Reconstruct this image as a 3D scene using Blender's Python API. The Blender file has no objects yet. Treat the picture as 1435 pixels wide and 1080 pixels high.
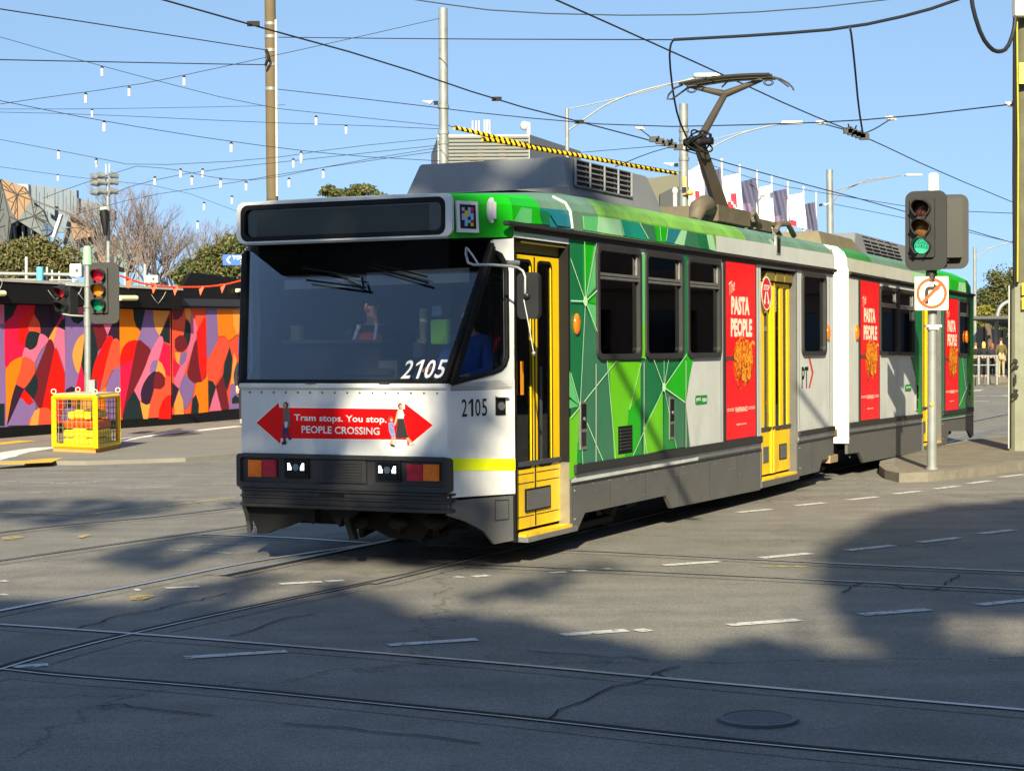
import bpy, bmesh, math, random
from mathutils import Vector, Matrix
import numpy as np
R=math.radians
scene=bpy.context.scene
# ------------------------------------------------------------------ camera
F=2500.0; PW=1435.0; CX=717.5; CY=540.0; CAMH=1.85
pitch=-math.atan(50/F); roll=R(0.35)
V=lambda *a: Vector(a)
c_fw=V(0,math.cos(pitch),math.sin(pitch)); _u0=V(0,-math.sin(pitch),math.cos(pitch)); _r0=V(1,0,0)
c_r=_r0*math.cos(roll)-_u0*math.sin(roll); c_u=_u0*math.cos(roll)+_r0*math.sin(roll)
CAM=V(0,0,CAMH)
cd=bpy.data.cameras.new('camera'); cam=bpy.data.objects.new('camera',cd); scene.collection.objects.link(cam)
cd.sensor_width=36; cd.lens=36*F/PW; cd.clip_start=0.1; cd.clip_end=5000
m=Matrix((c_r,c_u,-c_fw)).transposed().to_4x4(); m.translation=CAM; cam.matrix_world=m
scene.camera=cam
# ------------------------------------------------------------------ light
SUN=V(0.05,1.0,-0.51).normalized()      # travel direction of the sunlight
w=bpy.data.worlds.new('World'); scene.world=w; w.use_nodes=True
nt=w.node_tree; sky=nt.nodes.new('ShaderNodeTexSky'); sky.sky_type='NISHITA'; sky.sun_disc=False
sky.sun_elevation=R(27); sky.sun_rotation=R(183); sky.air_density=1.0; sky.dust_density=0.6; sky.ozone_density=1.5; sky.altitude=0
tcw=nt.nodes.new('ShaderNodeTexCoord'); mpw=nt.nodes.new('ShaderNodeMapping'); mpw.inputs['Location'].default_value=(0,0,0.30); mpw.inputs['Scale'].default_value=(1,1,0.75)
nt.links.new(tcw.outputs['Generated'],mpw.inputs['Vector']); nt.links.new(mpw.outputs[0],sky.inputs[0])
tn=nt.nodes.new('ShaderNodeMixRGB'); tn.blend_type='MULTIPLY'; tn.inputs[0].default_value=1; tn.inputs[2].default_value=(1.04,1.05,.98,1); nt.links.new(sky.outputs[0],tn.inputs[1]); nt.links.new(tn.outputs[0],nt.nodes['Background'].inputs[0]); nt.nodes['Background'].inputs[1].default_value=0.108
sl=bpy.data.lights.new('sun','SUN'); sl.energy=5.0; sl.angle=R(0.55); sl.color=(1.0,0.87,0.60)
so=bpy.data.objects.new('sun',sl); scene.collection.objects.link(so)
so.rotation_euler=SUN.to_track_quat('-Z','Y').to_euler(); so.location=(0,-20,30)
scene.view_settings.view_transform='Standard'; scene.view_settings.look='None'; scene.view_settings.exposure=1.12; scene.view_settings.gamma=1
scene.cycles.max_bounces=8; scene.cycles.transparent_max_bounces=16
# ------------------------------------------------------------------ pixel <-> world helpers (pixels of the 1435x1080 photo)
def ray(x,y): return c_fw+c_r*((x-CX)/F)-c_u*((y-CY)/F)
def G(x,y,z=0.0):
    d=ray(x,y); return CAM+d*((z-CAMH)/d.z)
def AT(x,y,Y):
    d=ray(x,y); return CAM+d*(Y/d.y)
def on_plane(x,y,o,n):
    d=ray(x,y); return CAM+d*(((o-CAM).dot(n))/d.dot(n))
# ------------------------------------------------------------------ materials
def lin(c):
    c=c/255.0
    return c/12.92 if c<=0.04045 else ((c+0.055)/1.055)**2.4
def rgb(r,g,b): return (lin(r),lin(g),lin(b),1)
_M={}
def mat(name,col,rough=0.5,metal=0.0,var=0.12,scale=3.0,bump=0.0,bscale=40.0,coat=0.0,spec=0.5,emit=None,estr=0.0,streak=0.0,grime=0.0):
    if name in _M: return _M[name]
    m=bpy.data.materials.new(name); m.use_nodes=True; nt=m.node_tree; b=nt.nodes['Principled BSDF']
    b.inputs['Roughness'].default_value=rough; b.inputs['Metallic'].default_value=metal
    b.inputs['Specular IOR Level'].default_value=spec; b.inputs['Coat Weight'].default_value=coat; b.inputs['Coat Roughness'].default_value=0.08
    tc=nt.nodes.new('ShaderNodeTexCoord')
    out=None
    if var>0:
        n=nt.nodes.new('ShaderNodeTexNoise'); n.inputs['Scale'].default_value=scale; n.inputs['Detail'].default_value=8; n.inputs['Roughness'].default_value=0.65
        nt.links.new(tc.outputs['Object'],n.inputs['Vector'])
        r=nt.nodes.new('ShaderNodeValToRGB'); r.color_ramp.elements[0].position=0.3; r.color_ramp.elements[1].position=0.7
        r.color_ramp.elements[0].color=tuple(c*(1-var) for c in col[:3])+(1,); r.color_ramp.elements[1].color=tuple(min(1,c*(1+var*0.6)) for c in col[:3])+(1,)
        nt.links.new(n.outputs['Fac'],r.inputs[0]); out=r.outputs[0]
        mr=nt.nodes.new('ShaderNodeMapRange'); mr.inputs['To Min'].default_value=max(0.02,rough-0.08); mr.inputs['To Max'].default_value=min(1,rough+0.12)
        nt.links.new(n.outputs['Fac'],mr.inputs['Value']); nt.links.new(mr.outputs[0],b.inputs['Roughness'])
        if streak>0:
            mp=nt.nodes.new('ShaderNodeMapping'); mp.inputs['Scale'].default_value=(9,9,0.6); nt.links.new(tc.outputs['Object'],mp.inputs[0])
            n2=nt.nodes.new('ShaderNodeTexNoise'); n2.inputs['Scale'].default_value=1.0; n2.inputs['Detail'].default_value=6; nt.links.new(mp.outputs[0],n2.inputs['Vector'])
            r2=nt.nodes.new('ShaderNodeValToRGB'); r2.color_ramp.elements[0].position=0.52; r2.color_ramp.elements[1].position=0.75
            r2.color_ramp.elements[0].color=(0,0,0,1); r2.color_ramp.elements[1].color=(streak,streak,streak,1)
            nt.links.new(n2.outputs['Fac'],r2.inputs[0])
            mx=nt.nodes.new('ShaderNodeMixRGB'); nt.links.new(r2.outputs[0],mx.inputs[0]); nt.links.new(out,mx.inputs[1]); mx.inputs[2].default_value=(0.10,0.085,0.06,1); out=mx.outputs[0]
        if grime>0:
            sp=nt.nodes.new('ShaderNodeSeparateXYZ'); nt.links.new(tc.outputs['Object'],sp.inputs[0]); mz=nt.nodes.new('ShaderNodeMapRange'); mz.inputs['From Min'].default_value=1.5; mz.inputs['From Max'].default_value=.25; nt.links.new(sp.outputs[2],mz.inputs['Value'])
            mp3=nt.nodes.new('ShaderNodeMapping'); mp3.inputs['Scale'].default_value=(2.2,2.2,1.1); nt.links.new(tc.outputs['Object'],mp3.inputs[0]); n3=nt.nodes.new('ShaderNodeTexNoise'); n3.inputs['Scale'].default_value=1.6; n3.inputs['Detail'].default_value=9; n3.inputs['Roughness'].default_value=.7; nt.links.new(mp3.outputs[0],n3.inputs['Vector'])
            r3=nt.nodes.new('ShaderNodeMapRange'); r3.inputs['From Min'].default_value=.38; r3.inputs['From Max'].default_value=.72; nt.links.new(n3.outputs['Fac'],r3.inputs['Value'])
            mu=nt.nodes.new('ShaderNodeMath'); mu.operation='MULTIPLY_ADD'; mu.inputs[1].default_value=.8; mu.inputs[2].default_value=.18; nt.links.new(mz.outputs[0],mu.inputs[0]); m5=nt.nodes.new('ShaderNodeMath'); m5.operation='MULTIPLY'; nt.links.new(mu.outputs[0],m5.inputs[0]); nt.links.new(r3.outputs[0],m5.inputs[1]); m6=nt.nodes.new('ShaderNodeMath'); m6.operation='MULTIPLY'; m6.use_clamp=True; m6.inputs[1].default_value=grime; nt.links.new(m5.outputs[0],m6.inputs[0])
            x3=nt.nodes.new('ShaderNodeMixRGB'); nt.links.new(m6.outputs[0],x3.inputs[0]); nt.links.new(out,x3.inputs[1]); x3.inputs[2].default_value=(.13,.115,.09,1); out=x3.outputs[0]
        nt.links.new(out,b.inputs['Base Color'])
    else: b.inputs['Base Color'].default_value=col
    if bump>0:
        nb=nt.nodes.new('ShaderNodeTexNoise'); nb.inputs['Scale'].default_value=bscale; nb.inputs['Detail'].default_value=4; nt.links.new(tc.outputs['Object'],nb.inputs['Vector'])
        bp=nt.nodes.new('ShaderNodeBump'); bp.inputs['Strength'].default_value=bump; bp.inputs['Distance'].default_value=0.01
        nt.links.new(nb.outputs['Fac'],bp.inputs['Height']); nt.links.new(bp.outputs[0],b.inputs['Normal'])
    if emit: b.inputs['Emission Color'].default_value=emit; b.inputs['Emission Strength'].default_value=estr
    _M[name]=m; return m
def glass(name,tint=(0.5,0.6,0.7,1),refl=(0.8,0.85,0.9,1),ior=1.5,rough=0.02,minr=0.0):
    if name in _M: return _M[name]
    m=bpy.data.materials.new(name); m.use_nodes=True; nt=m.node_tree; nt.nodes.clear()
    o=nt.nodes.new('ShaderNodeOutputMaterial'); mx=nt.nodes.new('ShaderNodeMixShader'); t=nt.nodes.new('ShaderNodeBsdfTransparent'); g=nt.nodes.new('ShaderNodeBsdfGlossy'); f=nt.nodes.new('ShaderNodeFresnel')
    t.inputs[0].default_value=tint; g.inputs[0].default_value=refl; g.inputs[1].default_value=rough; f.inputs[0].default_value=ior
    ad=nt.nodes.new('ShaderNodeMath'); ad.operation='ADD'; ad.use_clamp=True; ad.inputs[1].default_value=minr
    nt.links.new(f.outputs[0],ad.inputs[0]); nt.links.new(ad.outputs[0],mx.inputs[0]); nt.links.new(t.outputs[0],mx.inputs[1]); nt.links.new(g.outputs[0],mx.inputs[2]); nt.links.new(mx.outputs[0],o.inputs[0])
    _M[name]=m; return m
# ------------------------------------------------------------------ mesh builder
class MB:
    def __init__(s): s.v=[]; s.f=[]; s.m=[]; s.sm=[]
    def add(s,vs,fs,mi=0,smooth=False):
        o=len(s.v); s.v+= [tuple(v) for v in vs]
        for f in fs: s.f.append([i+o for i in f]); s.m.append(mi); s.sm.append(smooth)
        return s
    def poly(s,pts,mi=0): return s.add(pts,[list(range(len(pts)))],mi)
    def solid(s,pts,off,mi=0):
        """closed slab: planar polygon pushed by the vector off"""
        n=len(pts); off=Vector(off); a=[Vector(p) for p in pts]; b=[p+off for p in a]
        fs=[list(range(n))[::-1],list(range(n,2*n))]+[[i,(i+1)%n,n+(i+1)%n,n+i] for i in range(n)]
        return s.add(a+b,fs,mi)
    def box(s,x0,x1,y0,y1,z0,z1,mi=0):
        return s.solid([(x0,y0,z0),(x1,y0,z0),(x1,y1,z0),(x0,y1,z0)],(0,0,z1-z0),mi)
    def obox(s,c,ax,ay,az,mi=0):
        """oriented box: centre and three half-vectors"""
        c=Vector(c);ax=Vector(ax);ay=Vector(ay);az=Vector(az)
        return s.solid([c-ax-ay-az,c+ax-ay-az,c+ax+ay-az,c-ax+ay-az],az*2,mi)
    def tube(s,pts,r,n=8,mi=0,caps=True,smooth=True):
        pts=[Vector(p) for p in pts]; k=len(pts); rs=r if isinstance(r,(list,tuple)) else [r]*k
        vs=[];prev=None
        for i,p in enumerate(pts):
            t=(pts[min(i+1,k-1)]-pts[max(i-1,0)]).normalized()
            if prev is None:
                a=t.cross(V(0,0,1)); a=a if a.length>1e-3 else t.cross(V(1,0,0)); a.normalize()
            else:
                a=prev-t*prev.dot(t); a.normalize()
            b=t.cross(a); prev=a
            for j in range(n):
                q=2*math.pi*j/n; vs.append(p+(a*math.cos(q)+b*math.sin(q))*rs[i])
        fs=[[i*n+j,i*n+(j+1)%n,(i+1)*n+(j+1)%n,(i+1)*n+j] for i in range(k-1) for j in range(n)]
        s.add(vs,fs,mi,smooth)
        if caps: s.add(vs[:n],[list(range(n))[::-1]],mi); s.add(vs[-n:],[list(range(n))],mi)
        return s
    def disc(s,c,nrm,r,n=24,mi=0,th=0.01,r2=None):
        c=Vector(c); nrm=Vector(nrm).normalized(); a=nrm.cross(V(0,0,1)); a=a if a.length>1e-3 else V(1,0,0); a.normalize(); b=nrm.cross(a)
        pts=[c+(a*math.cos(2*math.pi*i/n)+b*math.sin(2*math.pi*i/n))*r for i in range(n)]
        return s.solid(pts,nrm*th,mi)
    def ring(s,c,nrm,ro,ri,n=32,mi=0,th=0.004):
        c=Vector(c); nrm=Vector(nrm).normalized(); a=nrm.cross(V(0,0,1)); a=a if a.length>1e-3 else V(1,0,0); a.normalize(); b=nrm.cross(a)
        vs=[]
        for rr,h in ((ro,0),(ro,th),(ri,th),(ri,0)):
            vs+=[c+(a*math.cos(2*math.pi*i/n)+b*math.sin(2*math.pi*i/n))*rr+nrm*h for i in range(n)]
        fs=[[k*n+i,k*n+(i+1)%n,((k+1)%4)*n+(i+1)%n,((k+1)%4)*n+i] for k in range(4) for i in range(n)]
        return s.add(vs,fs,mi)
    def ball(s,c,r,n=10,mi=0,sq=(1,1,1)):
        vs=[];k=n//2+1
        for i in range(1,k):
            ph=math.pi*i/k
            for j in range(n):
                q=2*math.pi*j/n; vs.append((c[0]+r*sq[0]*math.sin(ph)*math.cos(q),c[1]+r*sq[1]*math.sin(ph)*math.sin(q),c[2]+r*sq[2]*math.cos(ph)))
        fs=[[i*n+j,i*n+(j+1)%n,(i+1)*n+(j+1)%n,(i+1)*n+j] for i in range(k-2) for j in range(n)]
        t=len(vs); vs+=[(c[0],c[1],c[2]+r*sq[2]),(c[0],c[1],c[2]-r*sq[2])]
        fs+=[[t,(j+1)%n,j] for j in range(n)]+[[t+1,(k-2)*n+j,(k-2)*n+(j+1)%n] for j in range(n)]
        return s.add(vs,fs,mi,True)
    def wall(s,u0,u1,z0,z1,holes,fr,th,mi=0):
        """wall with rectangular holes; fr(u,z) -> point, th = thickness vector"""
        us=sorted({u0,u1,*[h[0] for h in holes],*[h[1] for h in holes]}); zs=sorted({z0,z1,*[h[2] for h in holes],*[h[3] for h in holes]})
        us=[u for u in us if u0<=u<=u1]; zs=[z for z in zs if z0<=z<=z1]; th=Vector(th)
        def hole(u,z): return not(u0<u<u1 and z0<z<z1) or any(h[0]<u<h[1] and h[2]<z<h[3] for h in holes)
        for i in range(len(us)-1):
            for j in range(len(zs)-1):
                a,b,c,d=us[i],us[i+1],zs[j],zs[j+1]; cu,cz=(a+b)/2,(c+d)/2
                if hole(cu,cz): continue
                P=[Vector(fr(a,c)),Vector(fr(b,c)),Vector(fr(b,d)),Vector(fr(a,d))]; Q=[p+th for p in P]
                s.add(P,[[0,1,2,3]],mi); s.add(Q,[[3,2,1,0]],mi)
                def hn(du,dz):
                    uu=(us[i-1]+a)/2 if du<0 and i>0 else (b+us[i+2])/2 if du>0 and i+2<len(us) else (u0-1 if du<0 else u1+1) if du else cu
                    zz=(zs[j-1]+c)/2 if dz<0 and j>0 else (d+zs[j+2])/2 if dz>0 and j+2<len(zs) else (z0-1 if dz<0 else z1+1) if dz else cz
                    return hole(uu,zz)
                for (du,dz,k,l) in ((0,-1,0,1),(1,0,1,2),(0,1,2,3),(-1,0,3,0)):
                    if hn(du,dz): s.add([P[k],P[l],Q[l],Q[k]],[[0,1,2,3]],mi)
        return s
    def build(s,name,mats,parent=None,label=None,cat=None,group=None,kind=None,loc=None,recalc=True,bevel=0.0):
        if not isinstance(mats,(list,tuple)): mats=[mats]
        me=bpy.data.meshes.new(name); 
        vs=s.v
        if loc is not None: L_=Vector(loc); vs=[tuple(Vector(v)-L_) for v in s.v]
        me.from_pydata(vs,[],s.f)
        for p,mi,sm in zip(me.polygons,s.m,s.sm): p.material_index=mi; p.use_smooth=sm
        for q in mats: me.materials.append(q)
        if recalc:
            bm=bmesh.new(); bm.from_mesh(me)
            if bevel>0:
                bmesh.ops.remove_doubles(bm,verts=bm.verts,dist=1e-5)
                bmesh.ops.bevel(bm,geom=[e for e in bm.edges if len(e.link_faces)==2 and e.calc_face_angle(0)>0.5],offset=bevel,segments=2,affect='EDGES',clamp_overlap=True)
            bmesh.ops.recalc_face_normals(bm,faces=bm.faces); bm.to_mesh(me); bm.free()
        o=bpy.data.objects.new(name,me); scene.collection.objects.link(o)
        if loc is not None: o.location=loc
        if parent: o.parent=parent
        tag(o,label,cat,group,kind); return o
def tag(o,label=None,cat=None,group=None,kind=None):
    if label: o['label']=label
    if cat: o['category']=cat
    if group: o['group']=group
    if kind: o['kind']=kind
    return o
def empty(name,loc,label,cat,group=None,rz=0):
    o=bpy.data.objects.new(name,None); scene.collection.objects.link(o); o.location=loc; o.rotation_euler=(0,0,rz); o.empty_display_size=0.2
    return tag(o,label,cat,group)
def copy_tree(o,loc=None,rz=None,parent=None,label=None):
    c=o.copy(); scene.collection.objects.link(c); c.parent=parent
    if loc is not None: c.location=loc
    if rz is not None: c.rotation_euler[2]=rz
    if label: c['label']=label
    for ch in [q for q in list(scene.objects) if q.parent==o]: copy_tree(ch,parent=c)
    return c
def text_mesh(body,size,bold=0.0,sx=1.0,shear=0.0,depth=0.0,align='CENTER'):
    cu=bpy.data.curves.new('text','FONT'); cu.body=body; cu.size=size; cu.offset=bold; cu.shear=shear; cu.extrude=depth; cu.align_x=align; cu.align_y='CENTER'; cu.resolution_u=3
    o=bpy.data.objects.new('text',cu); scene.collection.objects.link(o)
    dg=bpy.context.evaluated_depsgraph_get(); dg.update(); me=bpy.data.meshes.new_from_object(o.evaluated_get(dg)); 
    vs=[(v.co.x*sx,v.co.y,v.co.z) for v in me.vertices]; fs=[list(p.vertices) for p in me.polygons]
    bpy.data.objects.remove(o); bpy.data.meshes.remove(me); bpy.data.curves.remove(cu); return vs,fs
def fleet_digits(mb,o,ux,uz,h,w,mi=0,shear=0.0,bold=.012):
    """2105 in condensed highway-style digits with a flagged one"""
    o=Vector(o);ux=Vector(ux).normalized();uz=Vector(uz).normalized(); us=(uz+ux*shear)
    q=w/4; lettering(mb,'2',o-ux*1.5*q,ux,us,h,mi,bold=bold,width=q*.80); lettering(mb,'0',o+ux*.5*q,ux,us,h,mi,bold=bold,width=q*.80); lettering(mb,'5',o+ux*1.5*q,ux,us,h,mi,bold=bold,width=q*.78)
    k=h*.15; P=[(.10*q,-.5*h),(.10*q+k,-.5*h),(.10*q+k,.5*h),(.10*q+k*.1,.5*h),(-.30*q,.30*h),(-.30*q,.16*h),(.10*q,.33*h)]
    P=[(x-.10*q,y) for x,y in P]; mb.poly([o-ux*.5*q+ux*x+us*y for x,y in P],mi)
def lettering(mb,body,o,ux,uz,height,mi=0,bold=0.0,sx=1.0,shear=0.0,width=None,align='CENTER'):
    """flat letters: o centre, ux text direction, uz up"""
    vs,fs=text_mesh(body,1.0,bold,1.0,shear,align=align)
    if not vs: return
    x0=min(v[0] for v in vs);x1=max(v[0] for v in vs);y0=min(v[1] for v in vs);y1=max(v[1] for v in vs)
    k=height/(y1-y0); kx=k*sx if width is None else width/(x1-x0)
    o=Vector(o);ux=Vector(ux).normalized();uz=Vector(uz).normalized()
    cx=(x0+x1)/2 if align=='CENTER' else x0
    mb.add([o+ux*((v[0]-cx)*kx)+uz*((v[1]-(y0+y1)/2)*k) for v in vs],fs,mi)
# ================================================================== TRAM
yaw=R(24.9967117); A_=V(math.sin(yaw),math.cos(yaw),0); L_=V(-math.cos(yaw),math.sin(yaw),0); P0=V(0.52876556,16.16774922,0)
def toL(p): q=p-P0; return V(q.dot(A_),q.dot(L_),q.z)
CL=toL(CAM)
def rl(x,y): d=ray(x,y); return V(d.dot(A_),d.dot(L_),d.z)
def LP(x,y,o,n):
    d=rl(x,y); o=V(*o); n=V(*n); return CL+d*((o-CL).dot(n)/d.dot(n))
def SP(x,y,t=0.0): return LP(x,y,(0,t,0),(0,1,0))
def FP(x,y,s=-1.81): return LP(x,y,(s,0,0),(1,0,0))
TN=V(0.33,0.61,0).normalized()      # inward normal of the near tapered flank
def TP(x,y,off=0.0): return LP(x,y,V(-1.2,0,0)-TN*off,TN)
WO=V(-1.81,1.335,1.57); WN=V(1.15,0,-0.42).normalized()
def WP(x,y,off=0.0): return LP(x,y,WO-WN*off,WN)
def mir(p): return V(p[0],2.67-p[1],p[2])
def rrect(u0,u1,z0,z1,r,n=5):
    out=[]
    for cx,cz,a in ((u1-r,z1-r,0),(u0+r,z1-r,90),(u0+r,z0+r,180),(u1-r,z0+r,270)):
        for i in range(n+1):
            q=R(a+90*i/n); out.append((cx+r*math.cos(q),cz+r*math.sin(q)))
    return out
tram=empty('tram',P0,'green, white and yellow articulated tram with two cars crossing the intersection','tram',rz=math.atan2(A_.y,A_.x))
wht=mat('tram_white',rgb(200,206,207),0.4,spec=.35,var=0.06,scale=2.2,streak=0.08,grime=.55)
wht2=mat('tram_white_front',rgb(222,225,228),0.4,spec=.4,var=0.05,scale=2,streak=0.04,grime=.4)
gry=mat('skirt_grey',rgb(86,90,95),0.45,var=0.2,scale=3,streak=0.15,grime=.7)
dgry=mat('trim_dark',rgb(42,43,46),0.5,var=0.2)
blk=mat('rubber_black',rgb(13,13,15),0.65,spec=.3,var=0.2)
blk2=mat('gloss_black',rgb(9,10,13),0.15,var=0)
alu=mat('aluminium',rgb(176,178,178),0.35,0.8,var=0.15,scale=6)
yel=mat('door_yellow',rgb(240,198,4),0.45,spec=.3,var=0.08,streak=0.12,grime=.5)
fluo=mat('band_yellow_green',rgb(226,240,10),0.5,var=0.08)
pod_m=mat('pod_grey',rgb(120,124,131),0.5,var=0.12,scale=1.4,streak=0.1)
GR={ 'D':mat('livery_dark_green',rgb(8,112,68),0.38,spec=.3,var=0.12,grime=.45), 'B':mat('livery_bright_green',rgb(16,172,16),0.38,spec=.3,var=0.08,grime=.45),
 'M':mat('livery_mint',rgb(92,190,118),0.38,spec=.3,var=0.08,grime=.45),'P':mat('livery_pale_mint',rgb(160,212,172),0.38,spec=.3,var=0.1,grime=.45),
 'S':mat('livery_slate_green',rgb(50,116,88),0.38,spec=.3,var=0.12,grime=.45),'L':mat('livery_lime',rgb(100,196,16),0.38,spec=.3,var=0.08,grime=.45),
 'N':mat('livery_mid_green',rgb(0,138,56),0.38,spec=.3,var=0.1,grime=.45),'T':mat('livery_teal',rgb(6,142,126),0.38,spec=.3,var=0.1,grime=.45),
 'U':mat('livery_blue_teal',rgb(24,122,142),0.38,spec=.3,var=0.1,grime=.45),'W':wht,'Q':mat('livery_line',rgb(190,236,190),0.4,var=0),
 'G':mat('roof_grey_green',rgb(98,134,116),0.5,var=0.25,scale=2,streak=0.4),'E':mat('roof_lime_dirty',rgb(116,172,70),0.5,var=0.3,scale=2,streak=0.4),'F':mat('roof_green',rgb(50,130,60),0.5,var=0.3,scale=2,streak=0.3),
 'C':mat('livery_cream',rgb(190,192,184),0.4,var=0.1)}
GK=list(GR); GM=[GR[k] for k in GK]
red_ad=mat('advert_red',rgb(236,22,34),0.35,spec=.3,var=0.03)
lett=mat('lettering_white',rgb(240,240,240),0.5,var=0)
lettk=mat('lettering_black',rgb(14,14,14),0.5,var=0)
amber=mat('marker_amber',rgb(226,110,20),0.2,coat=0.6,var=0.1)
intm=mat('interior_grey',rgb(58,62,68),0.7,var=0.15)
gl_side=glass('side_glass',tint=(0.45,0.48,0.50,1),rough=0.02)
gl_front=glass('windscreen_glass',tint=(0.86,0.90,0.94,1),refl=(.74,.80,.88,1),rough=0.02,minr=0.04)
gl_cab=glass('cab_side_glass',tint=(0.5,0.56,0.6,1),rough=0.02)
def trl(mb):   # the rear car sits very slightly down the grade
    mb.v=[(v[0],v[1],v[2]-(v[0]-9.97)*0.0085) for v in mb.v]; return mb
def slabp(mb,pts,off,mi=0): mb.solid(pts,off,mi)
# ---- roofs
prof=[(0,2.92),(0.01,3.12),(0.05,3.20),(0.15,3.28),(0.40,3.33),(1.335,3.365)]
prof=prof+[(2.67-t,z) for t,z in prof[-2::-1]]
proff=[(0,2.77),(0.015,3.06),(0.05,3.12),(0.14,3.145),(0.40,3.15),(1.335,3.155)]; proff=proff+[(2.67-t,z) for t,z in proff[-2::-1]]
def roof(name,secs,mats_by_s,bottom=True,isT=False,label=None):
    mb=MB(); n=len(prof); vs=[]
    for s,k,f in secs:
        for (t,z),(tf,zf) in zip(prof,proff):
            tt=(t*(1-f)+tf*f); vs.append((s,1.335+(tt-1.335)*k,z*(1-f)+zf*f))
    fs=[]; ms=[]
    for i in range(len(secs)-1):
        for j in range(n-1):
            fs.append([i*n+j,i*n+j+1,(i+1)*n+j+1,(i+1)*n+j]); sm=(secs[i][0]+secs[i+1][0])/2
            key=mats_by_s(sm,j); ms.append(GK.index(key))
    b=len(mb.v); mb.v+=vs; mb.f+=fs; mb.m+=ms; mb.sm+=[1<(q%(n-1))<n-3 for q in range(len(fs))]
    mb.add(vs[:n],[list(range(n))],GK.index('W')); mb.add(vs[-n:],[list(range(n))],GK.index('G'))
    if isT: trl(mb)
    return mb.build(name,GM,tram,label=label,recalc=False)
def msel(s,j):
    if 2<j<len(prof)-4: return 'G'
    if s<-0.62: return 'B' if j<3 else 'G'
    if s<0.1: return 'U' if j<1 else 'G'
    if s<0.7: return 'G'
    if s<5.3: return 'E' if j<3 else 'G'
    return 'G' if j>0 else 'F'
k0=(1.335-0.30)/1.335
roof('roof',[(-1.75,k0*0.965,1),(-1.735,k0,1),(-1.5,(1.335-.165)/1.335,.9),(-1.2,1,.8),(-0.62,1,.55),(0.05,1,.22),(0.7,1,0),(3,1,0),(5.3,1,0),(9.2,1,0)],msel)
mb=MB(); mb.poly([(-1.735,.30,2.772),(-1.735,2.37,2.772),(-1.2,2.67,2.80),(-1.2,0,2.80)]); mb.build('visor_underside',blk,tram,recalc=False)
def mselT(s,j):
    if 2<j<len(prof)-4: return 'G'
    if s<11.5: return 'F' if j>0 else 'C'
    if s<14.2: return 'G' if j>0 else 'C'
    if s<16: return 'G' if j>0 else 'P'
    return 'B' if j<3 else 'G'
roof('roof',[(9.98,1,0),(11.5,1,0),(14.2,1,0),(16,1,0),(18.2,1,0.1),(19.1,1,.45),(19.45,.97,.9)],mselT,isT=True)
# ---- near side walls
W_=[(.64,1.73,1.785,2.80),(1.92,2.98,1.785,2.80),(3.18,4.24,1.785,2.80)]
W4=(7.64,8.73,1.785,2.80)
def frn(u,z): return (u,0,z)
def frf(u,z): return (u,2.67,z)
mb=MB(); mb.wall(-1.2,9.2,.64,2.92,W_+[W4,(-1.17,-.04,.64,2.80),(5.84,7.39,.64,2.83)],frn,(0,.06,0)); mb.build('side_panel',wht,tram)
mb=MB(); mb.wall(-1.2,9.2,.64,2.92,W_+[(5.0,6.1,1.78,2.8),W4],frf,(0,-.06,0)); mb.build('side_panel',wht,tram)
WT=[(11.90,12.98,1.785,2.76),(13.12,14.20,1.785,2.76),(17.96,18.90,1.785,2.76)]
mb=MB(); mb.wall(9.97,19.43,.64,2.92,WT+[(14.9,16.45,.64,2.80)],frn,(0,.06,0)); trl(mb).build('side_panel',wht,tram)
mb=MB(); mb.wall(9.97,19.43,.64,2.92,WT,frf,(0,-.06,0)); trl(mb).build('side_panel',wht,tram)
mb=MB(); mb.box(19.40,19.45,0.05,2.62,.5,2.92); trl(mb).build('rear_panel',GR['D'],tram)
# ---- skirts
def skirt(poly,tt=0.0,isT=False,both=True):
    mb=MB(); mb.solid([(s,2.67-tt,z) for s,z in poly],(0,-.04,0))
    if isT: trl(mb)
    mb.build('skirt',[gry,alu],tram); mb=MB(); mb.solid([(s,tt,z) for s,z in poly],(0,.04,0))
    for s,z in [(poly[0][0]+.1,.56),(poly[0][0]+.1,.3)]: mb.disc((s,-.001,z),(0,-1,0),.012,8,1,.006)
    if isT: trl(mb)
    return mb.build('skirt',[gry,alu],tram)
skirt([(-.01,.63),(5.80,.63),(5.80,.15),(2.67,.19),(2.50,.335),(.33,.34),(.14,.19),(-.01,.2)])
skirt([(7.42,.63),(9.20,.63),(9.20,.34),(8.6,.34),(8.45,.20),(7.42,.20)])
skirt([(9.97,.63),(14.86,.63),(14.86,.16),(10.88,.18),(10.63,.34),(9.97,.35)],isT=True)
skirt([(16.48,.63),(19.43,.63),(19.43,.26),(19.2,.22),(18.9,.36),(17.1,.42),(16.9,.2),(16.48,.2)],isT=True)
mb=MB(); mb.box(-.01,5.8,-.012,.0,.625,.64); mb.box(7.42,9.2,-.012,0,.625,.64); mb.build('skirt_seam',dgry,tram)
mb=MB(); mb.box(9.97,14.86,-.012,.0,.625,.64); mb.box(16.48,19.43,-.012,0,.625,.64); trl(mb).build('skirt_seam',dgry,tram)
mb=MB(); mb.box(3.5,5.8,-.016,.0,.66,.675);mb.box(7.42,9.1,-.016,.0,.66,.675); mb.build('bright_strip',alu,tram)
mb=MB(); mb.box(9.98,14.8,-.016,.0,.66,.675); trl(mb).build('bright_strip',alu,tram)
mb=MB(); mb.box(.05,5.8,-.035,.0,.715,.80); mb.build('rub_rail',dgry,tram,bevel=.006)
mb=MB(); mb.box(7.43,9.18,-.035,.0,.715,.78); mb.build('rub_rail',dgry,tram,bevel=.006)
mb=MB(); mb.box(9.98,14.8,-.035,.0,.715,.79); trl(mb).build('rub_rail',dgry,tram,bevel=.006)
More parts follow.
